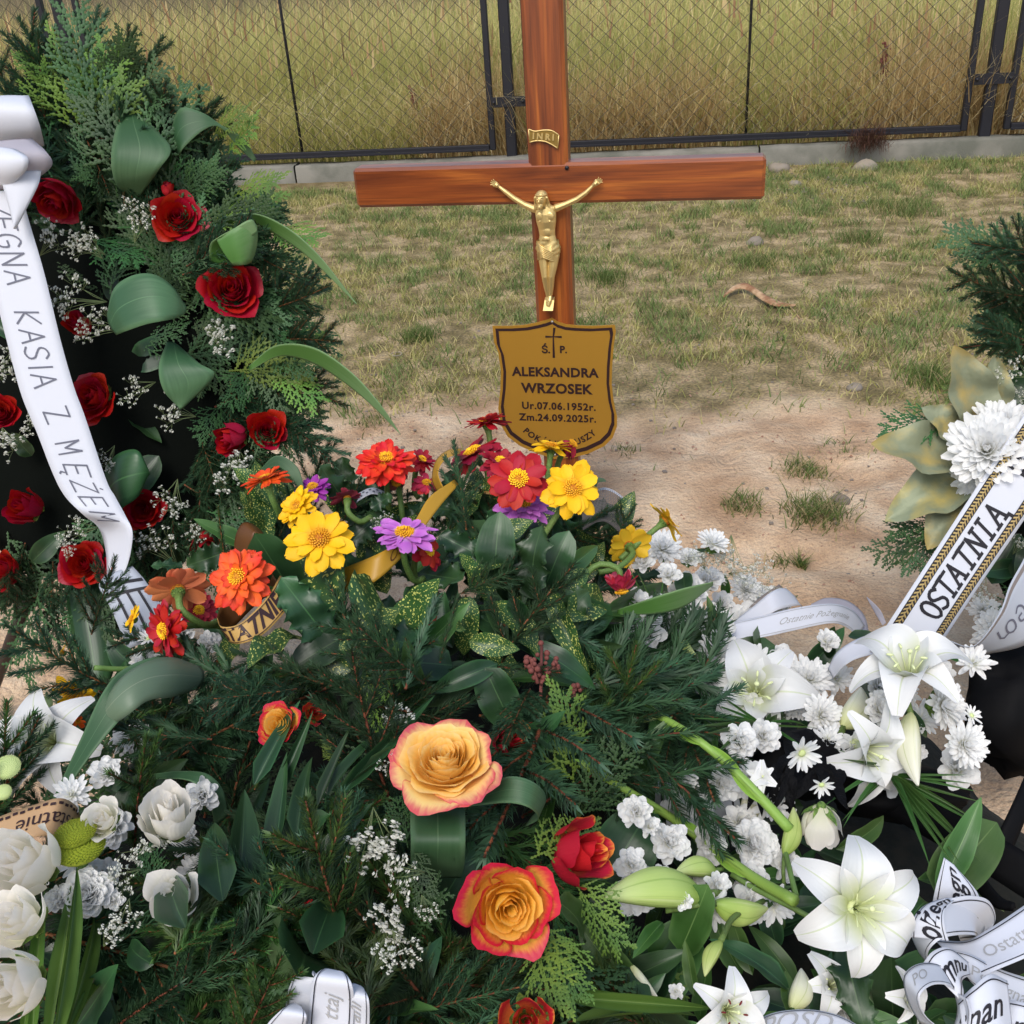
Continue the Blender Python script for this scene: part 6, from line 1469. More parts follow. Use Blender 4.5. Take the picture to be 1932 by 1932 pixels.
def hand_text(root, st, seq, u_mid, hgt, wid, pen, m, up='A', serif=0., name='letter', off=.0009):
    """seq: (char, s position); each letter a part drawn with pen strokes"""
    o_ = np.array(root.location[:])
    for ch, sc in seq:
        V = []; F = []
        i = min(max(int(np.searchsorted(st.s, sc))-1, 0), st.n-2); wl = np.linalg.norm(st.B[i]-st.A[i])
        def q(x, y, o2=0): dy = (y-.5)*hgt/wl; return st.at(sc+(x-.5)*wid, u_mid+(-dy if up == 'A' else dy), off+o2)-o_
        strokes = [list(s_) for s_ in GL[ch]]
        if serif:
            for s_ in list(strokes):
                if len(s_) < 6:
                    for e in (s_[0], s_[-1]):
                        if abs(e[1]) < .05 or abs(e[1]-1) < .05: strokes.append([(e[0]-serif, e[1]), (e[0]+serif, e[1])])
        for si, s_ in enumerate(strokes):
            if len(s_) > 5: s_ = [tuple(t_) for t_ in crom([np.array(t_) for t_ in s_], 22)]
            for a, b in zip(s_[:-1], s_[1:]):
                a = np.array(a, float); b = np.array(b, float); d = (b-a)*np.array([wid, hgt]); l = np.linalg.norm(d)
                if l < 1e-6: continue
                nn = np.array([-d[1], d[0]])/l*pen/2; ex = d/l*pen*.35
                A1 = a*np.array([wid, hgt])-ex; B1 = b*np.array([wid, hgt])+ex
                k = len(V)
                for z in (A1+nn, A1-nn, B1-nn, B1+nn): V.append(q(z[0]/wid, z[1]/hgt, si*.00006+len(V)*.000002))
                F.append((k, k+1, k+2, k+3))
        obj(name, mesh(name, V, F, m, False), root)
# --- long white ribbon with handwritten farewell
dW = lambda x, y: WD(y)-.10
R_, st = ribbon('long_ribbon', 'long white satin ribbon with grey handwritten capitals running down the left wreath', MT['ribbon'],
    [(-52, 360), (-45, 400), (-20, 513), (13, 644), (40, 744), (70, 817), (100, 894), (123, 937), (157, 971), (187, 997, 1.38), (200, 1044, 1.38), (202, 1097, 1.37)],
    [(44, 360), (50, 400), (83, 513), (115, 644), (140, 731), (160, 785), (200, 904), (218, 938), (238, 975), (250, 1004, 1.32), (246, 1045, 1.33), (236, 1080, 1.34)], dW, 80)
def s_of_y(st, py):
    best = 0; bd = 1e9
    for i in range(st.n):
        v = Vector(st.c[i])-CP; y = 966-FOC*v.dot(CU)/v.dot(CF)
        if abs(y-py) < bd: bd = abs(y-py); best = st.s[i]
    return best
hand_text(R_, st, [(c, s_of_y(st, y)) for c, y in [('Ż', 398), ('E', 425), ('G', 460), ('N', 494), ('A', 530), ('K', 598), ('A', 632), ('S', 664), ('I', 690), ('A', 718), ('Z', 785), ('M', 845), ('Ę', 886), ('Ż', 918), ('E', 944), ('M', 975)]], .5, .030, .0165, .0023, MT['inkg'], up='B')
R2, st2 = ribbon('ribbon_end', 'crumpled grey white ribbon end with black bars, below the handwritten ribbon', MT['ribbong'],
    [(198, 1085, 1.345), (187, 1107, 1.33), (207, 1144, 1.32), (225, 1185, 1.31), (240, 1225, 1.31)], [(250, 1068, 1.345), (273, 1094, 1.33), (290, 1120, 1.32), (310, 1150, 1.31), (330, 1190, 1.31)], dW, 24)
for f in (.18, .32): line_on(R2, st2, .03, .97, st2.L*f, st2.L*(f+.045), MT['ink'], 'bar', n=4)
for u in (.25, .5, .75): line_on(R2, st2, u-.03, u+.03, st2.L*.34, st2.L*.95, MT['ink'], 'bar', off=.0013, n=8)
# bow
bw = thing('bow', 'white satin bow with pointed tail tied at the top of the long handwritten ribbon', 'bow', P(20, 300, 1.28)); bw.matrix_world = Matrix.Translation(bw.location)
def bowpart(As, Bs, m, n=24, bow=0., name='loop'): strip_obj(name, Strip(px3(As, dW), px3(Bs, dW), n, 9, bow), m, bw)
bowpart([(-70, 290, 1.30), (-75, 240, 1.27), (-60, 200, 1.26), (-40, 190, 1.30), (-40, 230, 1.36)], [(84, 275, 1.31), (76, 240, 1.27), (62, 200, 1.26), (52, 181, 1.30), (50, 230, 1.36)], MT['ribbon'], 30, .003)
bowpart([(-80, 285, 1.25), (-30, 300, 1.24), (-20, 330, 1.25), (-40, 360, 1.28)], [(60, 262, 1.27), (86, 285, 1.25), (98, 312, 1.26), (60, 345, 1.28)], MT['organza'], 24, .004)
bowpart([(-60, 290, 1.245), (-35, 305, 1.235), (-20, 325, 1.24), (-10, 345, 1.26)], [(30, 282, 1.24), (52, 297, 1.23), (50, 320, 1.235), (28, 345, 1.25)], MT['ribbon'], 20, .006, 'knot')
bowpart([(0, 330, 1.25), (8, 360, 1.25), (18, 395, 1.255), (27, 432, 1.26)], [(78, 322, 1.26), (72, 350, 1.255), (52, 390, 1.255), (30, 432, 1.26)], MT['ribbon'], 16, .004, 'tail')
# --- braided ribbon with OSTATNIA
R_, st = ribbon('braided_ribbon', 'broad white ribbon with gold braid borders and bold black hand lettered capitals at right', MT['ribbon'],
    [(1640, 1230, 1.36), (1678, 1172, 1.34), (1760, 1046, 1.32), (1850, 908, 1.30), (1932, 783, 1.29), (2050, 600, 1.28)], [(1745, 1262, 1.36), (1781, 1206, 1.34), (1835, 1124, 1.32), (1932, 981, 1.30), (2040, 820, 1.29), (2160, 640, 1.28)], dW, 60)
hh = st.L
for u0, u1 in ((.07, .22), (.80, .94)):
    line_on(R_, st, u0, u1, 0, hh, MT['ink'], 'braid_ground', off=.0011, n=60)
    V = []; F = []; o_ = np.array(R_.location[:]); k = 0; n_ = int(hh/.0052)
    for i in range(n_):
        s0 = i*.0052
        for (ua, ub, sa, sb_) in ((u0+.015, (u0+u1)/2+.01, 0, .0045), (u1-.015, (u0+u1)/2-.01, .0026, .0071)):
            b0 = len(V); V += [st.at(s0+sa, ua, .0018)-o_, st.at(s0+sa+.0024, ua, .0018)-o_, st.at(s0+sb_+.0016, ub, .0024)-o_, st.at(s0+sb_-.0008, ub, .0024)-o_]; F.append((b0, b0+1, b0+2, b0+3))
    o = obj('braid', mesh('braid', V, F, MT['goldt'], False), R_); o['kind'] = 'stuff'
def s_of_pt(st, px, py):
    best = (1e9, 0)
    for i in range(st.n*4):
        sv = st.L*i/(st.n*4); v = Vector(st.at(sv, .5))-CP; x = 966+FOC*v.dot(CR)/v.dot(CF); y = 966-FOC*v.dot(CU)/v.dot(CF)
        best = min(best, ((x-px)**2+(y-py)**2, sv))
    return best[1]
sq = [(c, s_of_pt(st, x, y)) for c, x, y in [('O', 1752, 1148), ('S', 1766, 1126), ('T', 1780, 1104), ('A', 1797, 1077), ('T', 1815, 1050), ('N', 1836, 1022), ('I', 1857, 996), ('Ą', 1880, 972)]]
hand_text(R_, st, sq, .52, .029, .0155, .0042, MT['ink'], up='A', serif=.26)
hand_text(R_, st, [('P', s_of_pt(st, 1935, 885)), ('O', s_of_pt(st, 1955, 852))], .5, .034, .019, .004, MT['ink'], up='A')
# --- grey ribbon at right
R_, st = ribbon('grey_ribbon', 'grey satin ribbon with pale grey letters curving down under the braided ribbon', MT['ribbong'],
    [(1980, 960, 1.31), (1932, 1054, 1.30), (1905, 1104, 1.29), (1885, 1157, 1.28), (1838, 1218, 1.29), (1785, 1207, 1.31), (1738, 1204, 1.33)], [(2080, 1040, 1.33), (2010, 1140, 1.32), (1965, 1195, 1.32), (1920, 1222, 1.33), (1840, 1236, 1.35), (1790, 1236, 1.35), (1742, 1219, 1.36)], lambda x, y: 1.3, 50)
line_on(R_, st, .03, .09, 0, st.L, MT['net'], n=50)
hand_text(R_, st, [('J', s_of_pt(st, 1905, 1215)), ('O', s_of_pt(st, 1918, 1195)), ('G', s_of_pt(st, 1935, 1165)), ('I', s_of_pt(st, 1960, 1110))], .45, .022, .015, .0028, MT['inkg'], up='A')
hand_text(R_, st, [('E', s_of_pt(st, 1785, 1222))], .5, .012, .014, .002, MT['ink'], up='A')
# --- white tail and printed ribbon on the pile
R_, st = ribbon('ribbon_tail', 'plain white ribbon tail bending down left from the end of the braided ribbon', MT['ribbon'],
    [(1735, 1166, 1.38), (1688, 1184, 1.38), (1621, 1204, 1.40), (1580, 1230, 1.41), (1562, 1262, 1.42)], [(1748, 1205, 1.37), (1688, 1226, 1.36), (1625, 1240, 1.38), (1595, 1255, 1.39), (1572, 1280, 1.41)], dW, 30)
line_on(R_, st, .06, .09, 0, st.L*.5, MT['inkg'])
R_, st = ribbon('printed_ribbon', 'white ribbon with fine pale script print curving over the white flowers', MT['ribbon'],
    [(1270, 1206, 1.52), (1340, 1184, 1.52), (1421, 1166, 1.52), (1505, 1146, 1.53), (1571, 1139, 1.56), (1610, 1152, 1.60), (1632, 1180, 1.62)], [(1290, 1232, 1.50), (1350, 1216, 1.50), (1440, 1202, 1.50), (1491, 1191, 1.51), (1566, 1176, 1.53), (1598, 1184, 1.56), (1615, 1200, 1.58)], dW, 50)
line_on(R_, st, .08, .10, 0, st.L, MT['inks']); line_on(R_, st, .90, .92, 0, st.L, MT['inks'])
text_on(R_, st, 'Ostatnie Pożegnanie', st.L*.66, .5, .017, MT['inks'], up='A', shear=.4)
o_ = MB()
R_, st = ribbon('ribbon_loop', 'upright folded white ribbon loop behind the printed ribbon at the sand edge', MT['ribbon'],
    [(1385, 1172, 1.60), (1420, 1145, 1.6), (1455, 1117, 1.60), (1480, 1110, 1.63), (1500, 1125, 1.66)], [(1400, 1176, 1.58), (1440, 1165, 1.58), (1470, 1150, 1.58), (1508, 1142, 1.62), (1515, 1150, 1.66)], dW, 24)
R_, st = ribbon('sheer_loop', 'sheer pale ribbon loop standing behind the printed ribbon', MT['organza'],
    [(1530, 1140, 1.66), (1560, 1128, 1.68), (1600, 1134, 1.68), (1630, 1160, 1.66), (1640, 1195, 1.62)], [(1535, 1150, 1.64), (1565, 1140, 1.66), (1590, 1150, 1.66), (1608, 1172, 1.64), (1610, 1200, 1.60)], dW, 24)
R_, st = ribbon('dark_ribbon_tip', 'pointed dark grey ribbon tip above the folded white loop', MT['net'], [(1400, 1160, 1.66), (1430, 1130, 1.66), (1470, 1102, 1.67)], [(1440, 1165, 1.65), (1470, 1135, 1.65), (1485, 1118, 1.67)], dW, 10)
R_, st = ribbon('ribbon_tip', 'thin curved white ribbon tip standing up on the sand left of the braided ribbon', MT['organza'], [(1665, 1180, 1.45), (1650, 1155, 1.47), (1635, 1127, 1.48)], [(1672, 1175, 1.45), (1660, 1150, 1.46), (1636, 1126, 1.48)], dW, 10)
# --- printed loops lower right
def loop(root, c, ax, r, w, m, a0=0, a1=360, squash=1., n=40, th0=0, text=None, lines=True, tm='ink', size=.022, name='loop', tmid=.5):
    """ribbon ring: c=(px,py,d); ax=ring axis in camera terms; r,w in pixels"""
    C_ = P(*c); k = c[2]/FOC; X_ = CV(*ax); e1 = (X_.cross(CV(0, 0, 1)) if abs(X_.dot(CV(0, 0, 1))) < .95 else X_.cross(CU)).normalized(); e2 = X_.cross(e1)
    A_ = []; B_ = []
    for i in range(14):
        a = radians(a0+(a1-a0)*i/13+th0); p_ = C_+(e1*cos(a)+e2*sin(a)*squash)*r*k
        A_.append(np.array((p_-X_*w/2*k)[:])); B_.append(np.array((p_+X_*w/2*k)[:]))
    st = Strip(A_, B_, n, 5); strip_obj(name, st, m, root, .0005)
    if lines: line_on(root, st, .08, .105, 0, st.L, MT[tm], n=50); line_on(root, st, .895, .92, 0, st.L, MT[tm], n=50)
    if text: text_on(root, st, text, st.L*tmid, .5, size, MT[tm], up='A', shear=.35)
    return st
def ribbon_root(name, label, c): 
    t_ = thing(name, label, 'ribbon', P(*c), 'funeral ribbons'); t_.matrix_world = Matrix.Translation(t_.location); return t_
LR = ribbon_root('printed_bow', 'white bow of curled ribbon loops with black italic print at the lower right corner', (1840, 1800, .93))
def lr(As, Bs, text=None, size=.022, up='A', tmid=.5, rev=False, m='ribbon', bold=0, n=30, tm='ink'):
    st = Strip(px3(As, lambda x, y: .93), px3(Bs, lambda x, y: .93), n, 7); strip_obj('loop', st, MT[m], LR, .0005)
    line_on(LR, st, .07, .095, 0, st.L, MT['ink']); line_on(LR, st, .905, .93, 0, st.L, MT['ink'])
    if text: text_on(LR, st, text, st.L*tmid, .5, size, MT[tm], up=up, shear=.35, rev=rev, bold=bold)
lr([(1755, 1735, .99), (1764, 1680, .98), (1781, 1618, .99)], [(1842, 1725, .99), (1846, 1688, .98), (1800, 1632, .99)], 'żegn', .026, 'A', .45, bold=.0004)
lr([(1870, 1735, .985), (1830, 1700, .96), (1781, 1695, .93), (1740, 1714, .92), (1720, 1760, .925), (1735, 1800, .95)], [(1838, 1780, .98), (1840, 1765, .94), (1800, 1765, .90), (1770, 1775, .89), (1750, 1800, .90), (1760, 1830, .93)], None)
lr([(1718, 1768, .90), (1722, 1735, .90), (1745, 1708, .91), (1785, 1694, .92)], [(1790, 1775, .89), (1782, 1745, .89), (1783, 1718, .90), (1800, 1700, .92)], 'ożegn', .022, 'A', .45, bold=.0004)
lr([(1785, 1697, .925), (1830, 1690, .94), (1866, 1700, .96), (1878, 1735, .98), (1855, 1770, .98)], [(1812, 1775, .96), (1840, 1772, .98), (1850, 1770, .99), (1846, 1778, .99), (1838, 1783, .985)], 'anie', .016, 'A', .3, tm='inks')
lr([(1762, 1772, .95), (1820, 1775, .94), (1870, 1750, .94), (1945, 1700, .95)], [(1840, 1850, .90), (1880, 1830, .90), (1950, 1800, .91), (2020, 1760, .92)], 'Ostatnie', .018, 'A', .55, tm='inks')
lr([(1780, 1788, .93), (1830, 1800, .915), (1890, 1830, .91), (1990, 1860, .92)], [(1830, 1850, .90), (1850, 1870, .89), (1890, 1900, .885), (1980, 1960, .89)], 'Pożegnanie', .016, 'A', .5, tm='inks')
lr([(1741, 1818, .88), (1760, 1795, .885), (1790, 1788, .89), (1826, 1815, .90)], [(1820, 1895, .86), (1818, 1870, .865), (1815, 1850, .875), (1830, 1840, .89)], 'mnu', .022, 'A', .45, bold=.0004)
lr([(1735, 1930, .88), (1712, 1885, .86), (1706, 1840, .855), (1735, 1818, .87), (1775, 1822, .88), (1800, 1850, .90)], [(1775, 1942, .86), (1745, 1915, .84), (1735, 1880, .83), (1760, 1858, .84), (1795, 1862, .86), (1808, 1890, .88)], 'PO', .016, 'A', .5, tm='inks')
lr([(1800, 1870, .87), (1806, 1905, .865), (1795, 1940, .86), (1760, 1960, .86)], [(1826, 1885, .85), (1832, 1915, .84), (1822, 1955, .84), (1780, 1985, .84)], 'sta', .02, 'A', .5)
lr([(1808, 1888, .86), (1838, 1860, .855), (1868, 1838, .86), (1900, 1850, .87)], [(1822, 1990, .83), (1850, 1980, .83), (1890, 1960, .835), (1910, 1940, .85)], 'nan', .027, 'A', .4, bold=.0004)
lr([(1895, 1885, .88), (1925, 1890, .87), (1960, 1900, .87)], [(1890, 1985, .85), (1920, 1985, .85), (1960, 1990, .85)], 'nt', .024, 'A', .5)
# bottom middle bow
LR = ribbon_root('folded_bow', 'white ribbon bow with faint grey print at the bottom edge left of the orange rose', (600, 1900, .76))
for As_, Bs_, tx in [([(535, 1985), (540, 1890), (552, 1848), (570, 1832), (582, 1838)], [(600, 1990), (600, 1890), (600, 1850), (592, 1832), (584, 1838)], None),
                     ([(578, 1985), (585, 1890), (592, 1846), (612, 1828), (632, 1832)], [(662, 1990), (668, 1900), (664, 1858), (650, 1836), (634, 1831)], 'ttaj'),
                     ([(632, 1985), (640, 1910), (648, 1872), (664, 1856), (680, 1860)], [(694, 1990), (697, 1930), (696, 1888), (688, 1868), (682, 1861)], 'Fani'),
                     ([(470, 1990), (500, 1938), (528, 1908), (552, 1893), (560, 1896)], [(566, 1995), (574, 1945), (578, 1918), (570, 1902), (562, 1896)], None)]:
    k_ = .735-.004*(len(tx) if tx else 0)-(.015 if As_[0][0] < 500 else 0)
    lr([(x, y, k_+.02*abs(i-2)/2) for i, (x, y) in enumerate(As_)], [(x, y, k_-.01+.02*abs(i-2)/2) for i, (x, y) in enumerate(Bs_)], tx, .018, 'A', .45, tm='inks')
# grey printed loop under gladiolus, ribbon between flowers
LR = ribbon_root('small_grey_loop', 'small pale ribbon loop with thin double lines under the spruce and gladiolus stem', (1290, 1490, 1.15))
lr([(1235, 1530, 1.17), (1237, 1490, 1.15), (1243, 1470, 1.16), (1250, 1466, 1.19)], [(1400, 1560, 1.17), (1395, 1510, 1.15), (1385, 1482, 1.16), (1370, 1470, 1.19)], None, m='ribbong')
LR = ribbon_root('low_ribbon', 'grey white ribbon with faint capitals at the bottom photo edge under the carnation', (1500, 1925, .9))
lr([(1400, 1990, .89), (1430, 1925, .88), (1500, 1905, .88), (1580, 1915, .88), (1660, 1960, .89)], [(1430, 2030, .87), (1450, 1975, .86), (1500, 1950, .86), (1570, 1958, .86), (1630, 1990, .87)], 'POSD', .024, 'A', .45, tm='inks')
# tan ribbons
def tan(name, label, m, As, Bs, **k): return ribbon(name, label, MT[m], As, Bs, lambda x, y: A(x, y)-.05, **k)
R_, st = tan('craft_ribbon', 'tan craft ribbon with upside down brown script at the left photo edge', 'craft', [(-40, 1570, .9), (0, 1541, .9), (67, 1518, .9), (113, 1506, .9), (143, 1520, .92), (152, 1545, .95)], [(-30, 1625, .87), (0, 1607, .87), (50, 1583, .87), (95, 1576, .88), (122, 1578, .90), (140, 1580, .93)])
text_on(R_, st, 'Ostatnie', st.L*.55, .55, .020, MT['inkb'], up='B', rev=True)
for k in range(16):
    s0 = .006+k*.0062; line_on(R_, st, .08+.03*(k % 2), .16+.03*(k % 2), s0, s0+.004, MT['inkb'], 'print_mark', n=2)
R_, st = tan('lettered_ribbon', 'tan ribbon loop with dark red brown capitals under the vivid orange zinnia', 'tan', [(409, 1165, 1.13), (418, 1182, 1.10), (452, 1177, 1.09), (487, 1146, 1.10), (510, 1118, 1.12), (528, 1086, 1.15)], [(428, 1200, 1.13), (436, 1213, 1.10), (462, 1213, 1.08), (498, 1196, 1.09), (540, 1152, 1.11), (572, 1112, 1.14)])
text_on(R_, st, 'OSTATNIE', st.L*.42, .5, .024, MT['inkb'], up='A', bold=.0008)
line_on(R_, st, .08, .11, 0, st.L, MT['inkb']); line_on(R_, st, .9, .93, 0, st.L, MT['inkb'])
tan('folded_ribbon', 'shaded inner side of the tan ribbon loop right behind the vivid orange zinnia', 'brownr', [(409, 1165, 1.135), (420, 1140, 1.17), (460, 1105, 1.19), (510, 1078, 1.19)], [(428, 1200, 1.135), (445, 1180, 1.17), (485, 1140, 1.19), (530, 1105, 1.19)])  # inner side of the tan band in brown, its shade put into the colour
R_, st = tan('brown_ribbon', 'see through brown ribbon loop with dark emblem behind the speckled leaf', 'brownr', [(440, 1070, 1.22), (445, 1010, 1.2), (465, 985, 1.2), (500, 1010, 1.21), (520, 1060, 1.22)], [(470, 1075, 1.2), (475, 1025, 1.18), (485, 1005, 1.18), (515, 1040, 1.19), (545, 1090, 1.2)])
R_, st = tan('ochre_band', 'long ochre yellow ribbon band sweeping up between the yellow and lilac zinnias', 'ochre', [(628, 1085, 1.24), (644, 1074, 1.22), (711, 1046, 1.20), (752, 1020, 1.22), (783, 982, 1.26), (811, 937, 1.29), (857, 905, 1.33)], [(640, 1118, 1.23), (655, 1117, 1.21), (700, 1102, 1.19), (750, 1060, 1.21), (793, 1005, 1.25), (831, 954, 1.29), (866, 914, 1.33)])
text_on(R_, st, 'OST', st.L*.42, .5, .020, MT['brownr'], up='A')
tan('ochre_loop', 'narrow ochre ribbon loop standing up left of the crimson zinnia', 'ochre', [(826, 930, 1.36), (815, 905, 1.37), (822, 870, 1.38), (844, 850, 1.38), (870, 846, 1.38)], [(838, 924, 1.33), (827, 896, 1.34), (832, 876, 1.35), (848, 862, 1.35), (868, 856, 1.35)])
R_, st = tan('curled_tan_ribbon', 'small curled tan ribbon with dark dashes just below the tip of the name plaque', 'tan', [(968, 884, 1.42), (975, 862, 1.4), (995, 862, 1.4), (1015, 876, 1.42)], [(978, 890, 1.4), (985, 875, 1.38), (1000, 878, 1.38), (1010, 888, 1.4)])
for k in range(4): line_on(R_, st, .3, .7, st.L*(.4+.13*k), st.L*(.45+.13*k), MT['ink'], 'print_mark', n=2)
tan('pale_tan_fold', 'pale tan ribbon fold between the curved stem and the bright red zinnia', 'tan', [(895, 935, 1.42), (905, 915, 1.41), (925, 908, 1.41), (940, 912, 1.42)], [(897, 938, 1.40), (910, 932, 1.39), (930, 934, 1.39), (942, 934, 1.40)])
R_, st = tan('silver_band', 'white band with fine silver lattice arching behind the withered zinnia', 'ribbon', [(660, 945, 1.42), (674, 932, 1.42), (704, 920, 1.42), (737, 934, 1.43)], [(664, 956, 1.40), (680, 943, 1.40), (704, 932, 1.40), (732, 942, 1.41)])
for k in range(12): line_on(R_, st, .25+.3*(k % 2), .45+.3*(k % 2), st.L*(.05+.075*k), st.L*(.1+.075*k), MT['inkg'], 'print_mark', n=2)
# net ribbon
st = Strip(px3([(1098, 965, 1.50), (1110, 935, 1.52), (1144, 922, 1.54), (1180, 945, 1.54), (1195, 985, 1.53)], dW), px3([(1100, 1000, 1.44), (1125, 985, 1.44), (1145, 985, 1.45), (1165, 1000, 1.45), (1180, 1015, 1.46)], dW), 46, 22)
nr = thing('net_ribbon', 'grey net ribbon with white edge arching on the sand right of the large yellow zinnia', 'ribbon', Vector(st.c[0]), 'funeral ribbons'); nr.matrix_world = Matrix.Translation(nr.location)
o = obj('net', st.mesh('net', MT['net'], np.array(nr.location)), nr); wm = o.modifiers.new('w', 'WIREFRAME'); wm.thickness = .0009
line_on(nr, st, -.03, .05, 0, st.L, MT['ribbon'], 'edge_band', off=.0)
# --- rolled leaves in the left wreath (parts of it) and in front
def rolled(ar, As, Bs, m='blade', dfun=None, n=30, bow=.0, th=.0009):
    st = Strip(px3(As, dfun or (lambda x, y: WD(y)-.06)), px3(Bs, dfun or (lambda x, y: WD(y)-.06)), n, 9, bow)
    return strip_obj('folded_leaf', st, MT[m], AR[ar], th)
rolled('lw', [(245, 208, 1.36), (222, 235, 1.33), (210, 290, 1.31), (216, 340, 1.33), (240, 372, 1.38)], [(250, 210, 1.36), (285, 238, 1.33), (322, 280, 1.31), (300, 320, 1.31), (262, 372, 1.36)], 'blade', bow=.003)
rolled('lw', [(322, 281, 1.31), (290, 300, 1.345), (272, 330, 1.36), (265, 372, 1.38)], [(324, 285, 1.32), (322, 310, 1.35), (300, 350, 1.37), (280, 385, 1.38)], 'leaf')
rolled('lw', [(292, 236, 1.40), (297, 212, 1.37), (330, 201, 1.35), (345, 206, 1.34)], [(312, 250, 1.40), (308, 232, 1.36), (325, 212, 1.35), (345, 207, 1.34)], 'bladeL')
rolled('lw', [(330, 300, 1.38), (322, 250, 1.35), (340, 205, 1.33), (380, 212, 1.33), (418, 236, 1.34), (460, 262, 1.35), (484, 300, 1.37)], [(335, 302, 1.38), (340, 290, 1.34), (350, 275, 1.33), (385, 245, 1.33), (415, 240, 1.34), (452, 280, 1.36), (480, 306, 1.37)], 'blade', n=40)
rolled('lw', [(395, 495, 1.36), (396, 462, 1.33), (412, 448, 1.31), (440, 432, 1.30), (472, 415, 1.30), (484, 425, 1.31)], [(430, 505, 1.36), (432, 480, 1.35), (428, 458, 1.33), (455, 455, 1.31), (482, 440, 1.31), (485, 430, 1.31)], 'bladeL')
rolled('lw', [(408, 450, 1.315), (440, 432, 1.30), (474, 414, 1.305), (486, 436, 1.32)], [(440, 500, 1.32), (456, 500, 1.315), (468, 498, 1.32), (474, 495, 1.33)], 'bladeL', bow=.003)
rolled('lw', [(380, 470, 1.38), (400, 420, 1.36), (470, 402, 1.34), (535, 425, 1.32), (600, 480, 1.31), (672, 572, 1.31)], [(385, 475, 1.38), (415, 438, 1.37), (470, 420, 1.36), (525, 445, 1.34), (590, 492, 1.32), (673, 574, 1.31)], 'bladeL', n=40)
rolled('lw', [(202, 595, 1.33), (215, 545, 1.31), (250, 520, 1.30), (290, 518, 1.30), (325, 540, 1.31), (348, 575, 1.33)], [(220, 632, 1.32), (240, 624, 1.295), (275, 612, 1.285), (305, 606, 1.285), (330, 601, 1.30), (348, 592, 1.32)], 'blade', bow=.003)
rolled('lw', [(315, 645, 1.36), (300, 690, 1.33), (308, 735, 1.33), (338, 770, 1.35)], [(340, 655, 1.36), (375, 685, 1.33), (404, 710, 1.33), (345, 770, 1.35)], 'blade', bow=.003)
rolled('lw', [(470, 690, 1.37), (520, 652, 1.34), (590, 655, 1.31), (660, 700, 1.29), (715, 760, 1.28), (755, 818, 1.29)], [(470, 700, 1.37), (530, 672, 1.35), (590, 685, 1.33), (650, 722, 1.31), (705, 768, 1.29), (756, 820, 1.29)], 'bladeL', n=40)
rolled('lw', [(480, 900, 1.34), (520, 860, 1.32), (560, 880, 1.31), (575, 925, 1.31)], [(480, 905, 1.34), (520, 880, 1.32), (548, 900, 1.31), (570, 930, 1.31)], 'blade')
rolled('lw', [(200, 880, 1.38), (225, 855, 1.36), (260, 850, 1.35), (278, 885, 1.36)], [(215, 985, 1.38), (230, 960, 1.36), (262, 935, 1.36), (280, 890, 1.37)], 'leaf', bow=.006)
rolled('lw', [(120, 1090, 1.46), (130, 1160, 1.44), (150, 1260, 1.42), (175, 1330, 1.40)], [(190, 1090, 1.46), (205, 1160, 1.44), (215, 1260, 1.42), (180, 1335, 1.40)], 'leaf', bow=.01)
FD_ = lambda x, y: A(x, y)-.06
rolled('wl', [(90, 1530, .95), (150, 1400, .96), (195, 1305, .97), (235, 1262, 1.0), (300, 1240, 1.02), (370, 1262, 1.05)], [(95, 1532, .95), (175, 1420, .95), (230, 1355, .96), (270, 1320, .98), (315, 1312, 1.0), (372, 1300, 1.04)], 'spruceleaf' if 0 else 'bladeL' if 0 else 'blade', FD_, n=40)
MG = MT['leafb']
st = Strip(px3([(180, 1370, .99), (215, 1295, .97), (262, 1256, .98), (320, 1240, 1.01), (378, 1258, 1.06)], FD_), px3([(190, 1385, .98), (240, 1350, .95), (280, 1322, .96), (325, 1315, .99), (372, 1300, 1.05)], FD_), 30, 9, .006); strip_obj('folded_leaf', st, MG, AR['wl'], .0009)
rolled('rose', [(776, 1520, .93), (774, 1545, .89), (775, 1590, .87), (776, 1630, .89), (790, 1655, .93)], [(876, 1520, .93), (878, 1545, .89), (878, 1590, .87), (876, 1632, .89), (870, 1655, .93)], 'blade', FD_)
rolled('rose', [(800, 1500, .95), (900, 1490, .92), (960, 1465, .90), (1010, 1478, .90), (1030, 1510, .93), (1000, 1545, .96)], [(810, 1530, .95), (900, 1520, .91), (960, 1515, .89), (1000, 1525, .89), (1015, 1545, .92), (990, 1560, .95)], 'blade', FD_)
rolled('wl', [(290, 1460, 1.0), (340, 1455, .98), (390, 1460, .97), (420, 1490, .97), (430, 1540, .98)], [(290, 1470, 1.0), (340, 1470, .97), (370, 1480, .96), (395, 1510, .96), (405, 1560, .98)], 'blade', FD_)
rolled('pot', [(1165, 1150, 1.3), (1230, 1128, 1.26), (1290, 1110, 1.25), (1345, 1098, 1.26)], [(1165, 1160, 1.3), (1235, 1158, 1.27), (1290, 1145, 1.27), (1345, 1104, 1.27)], 'bladeL', FD_)
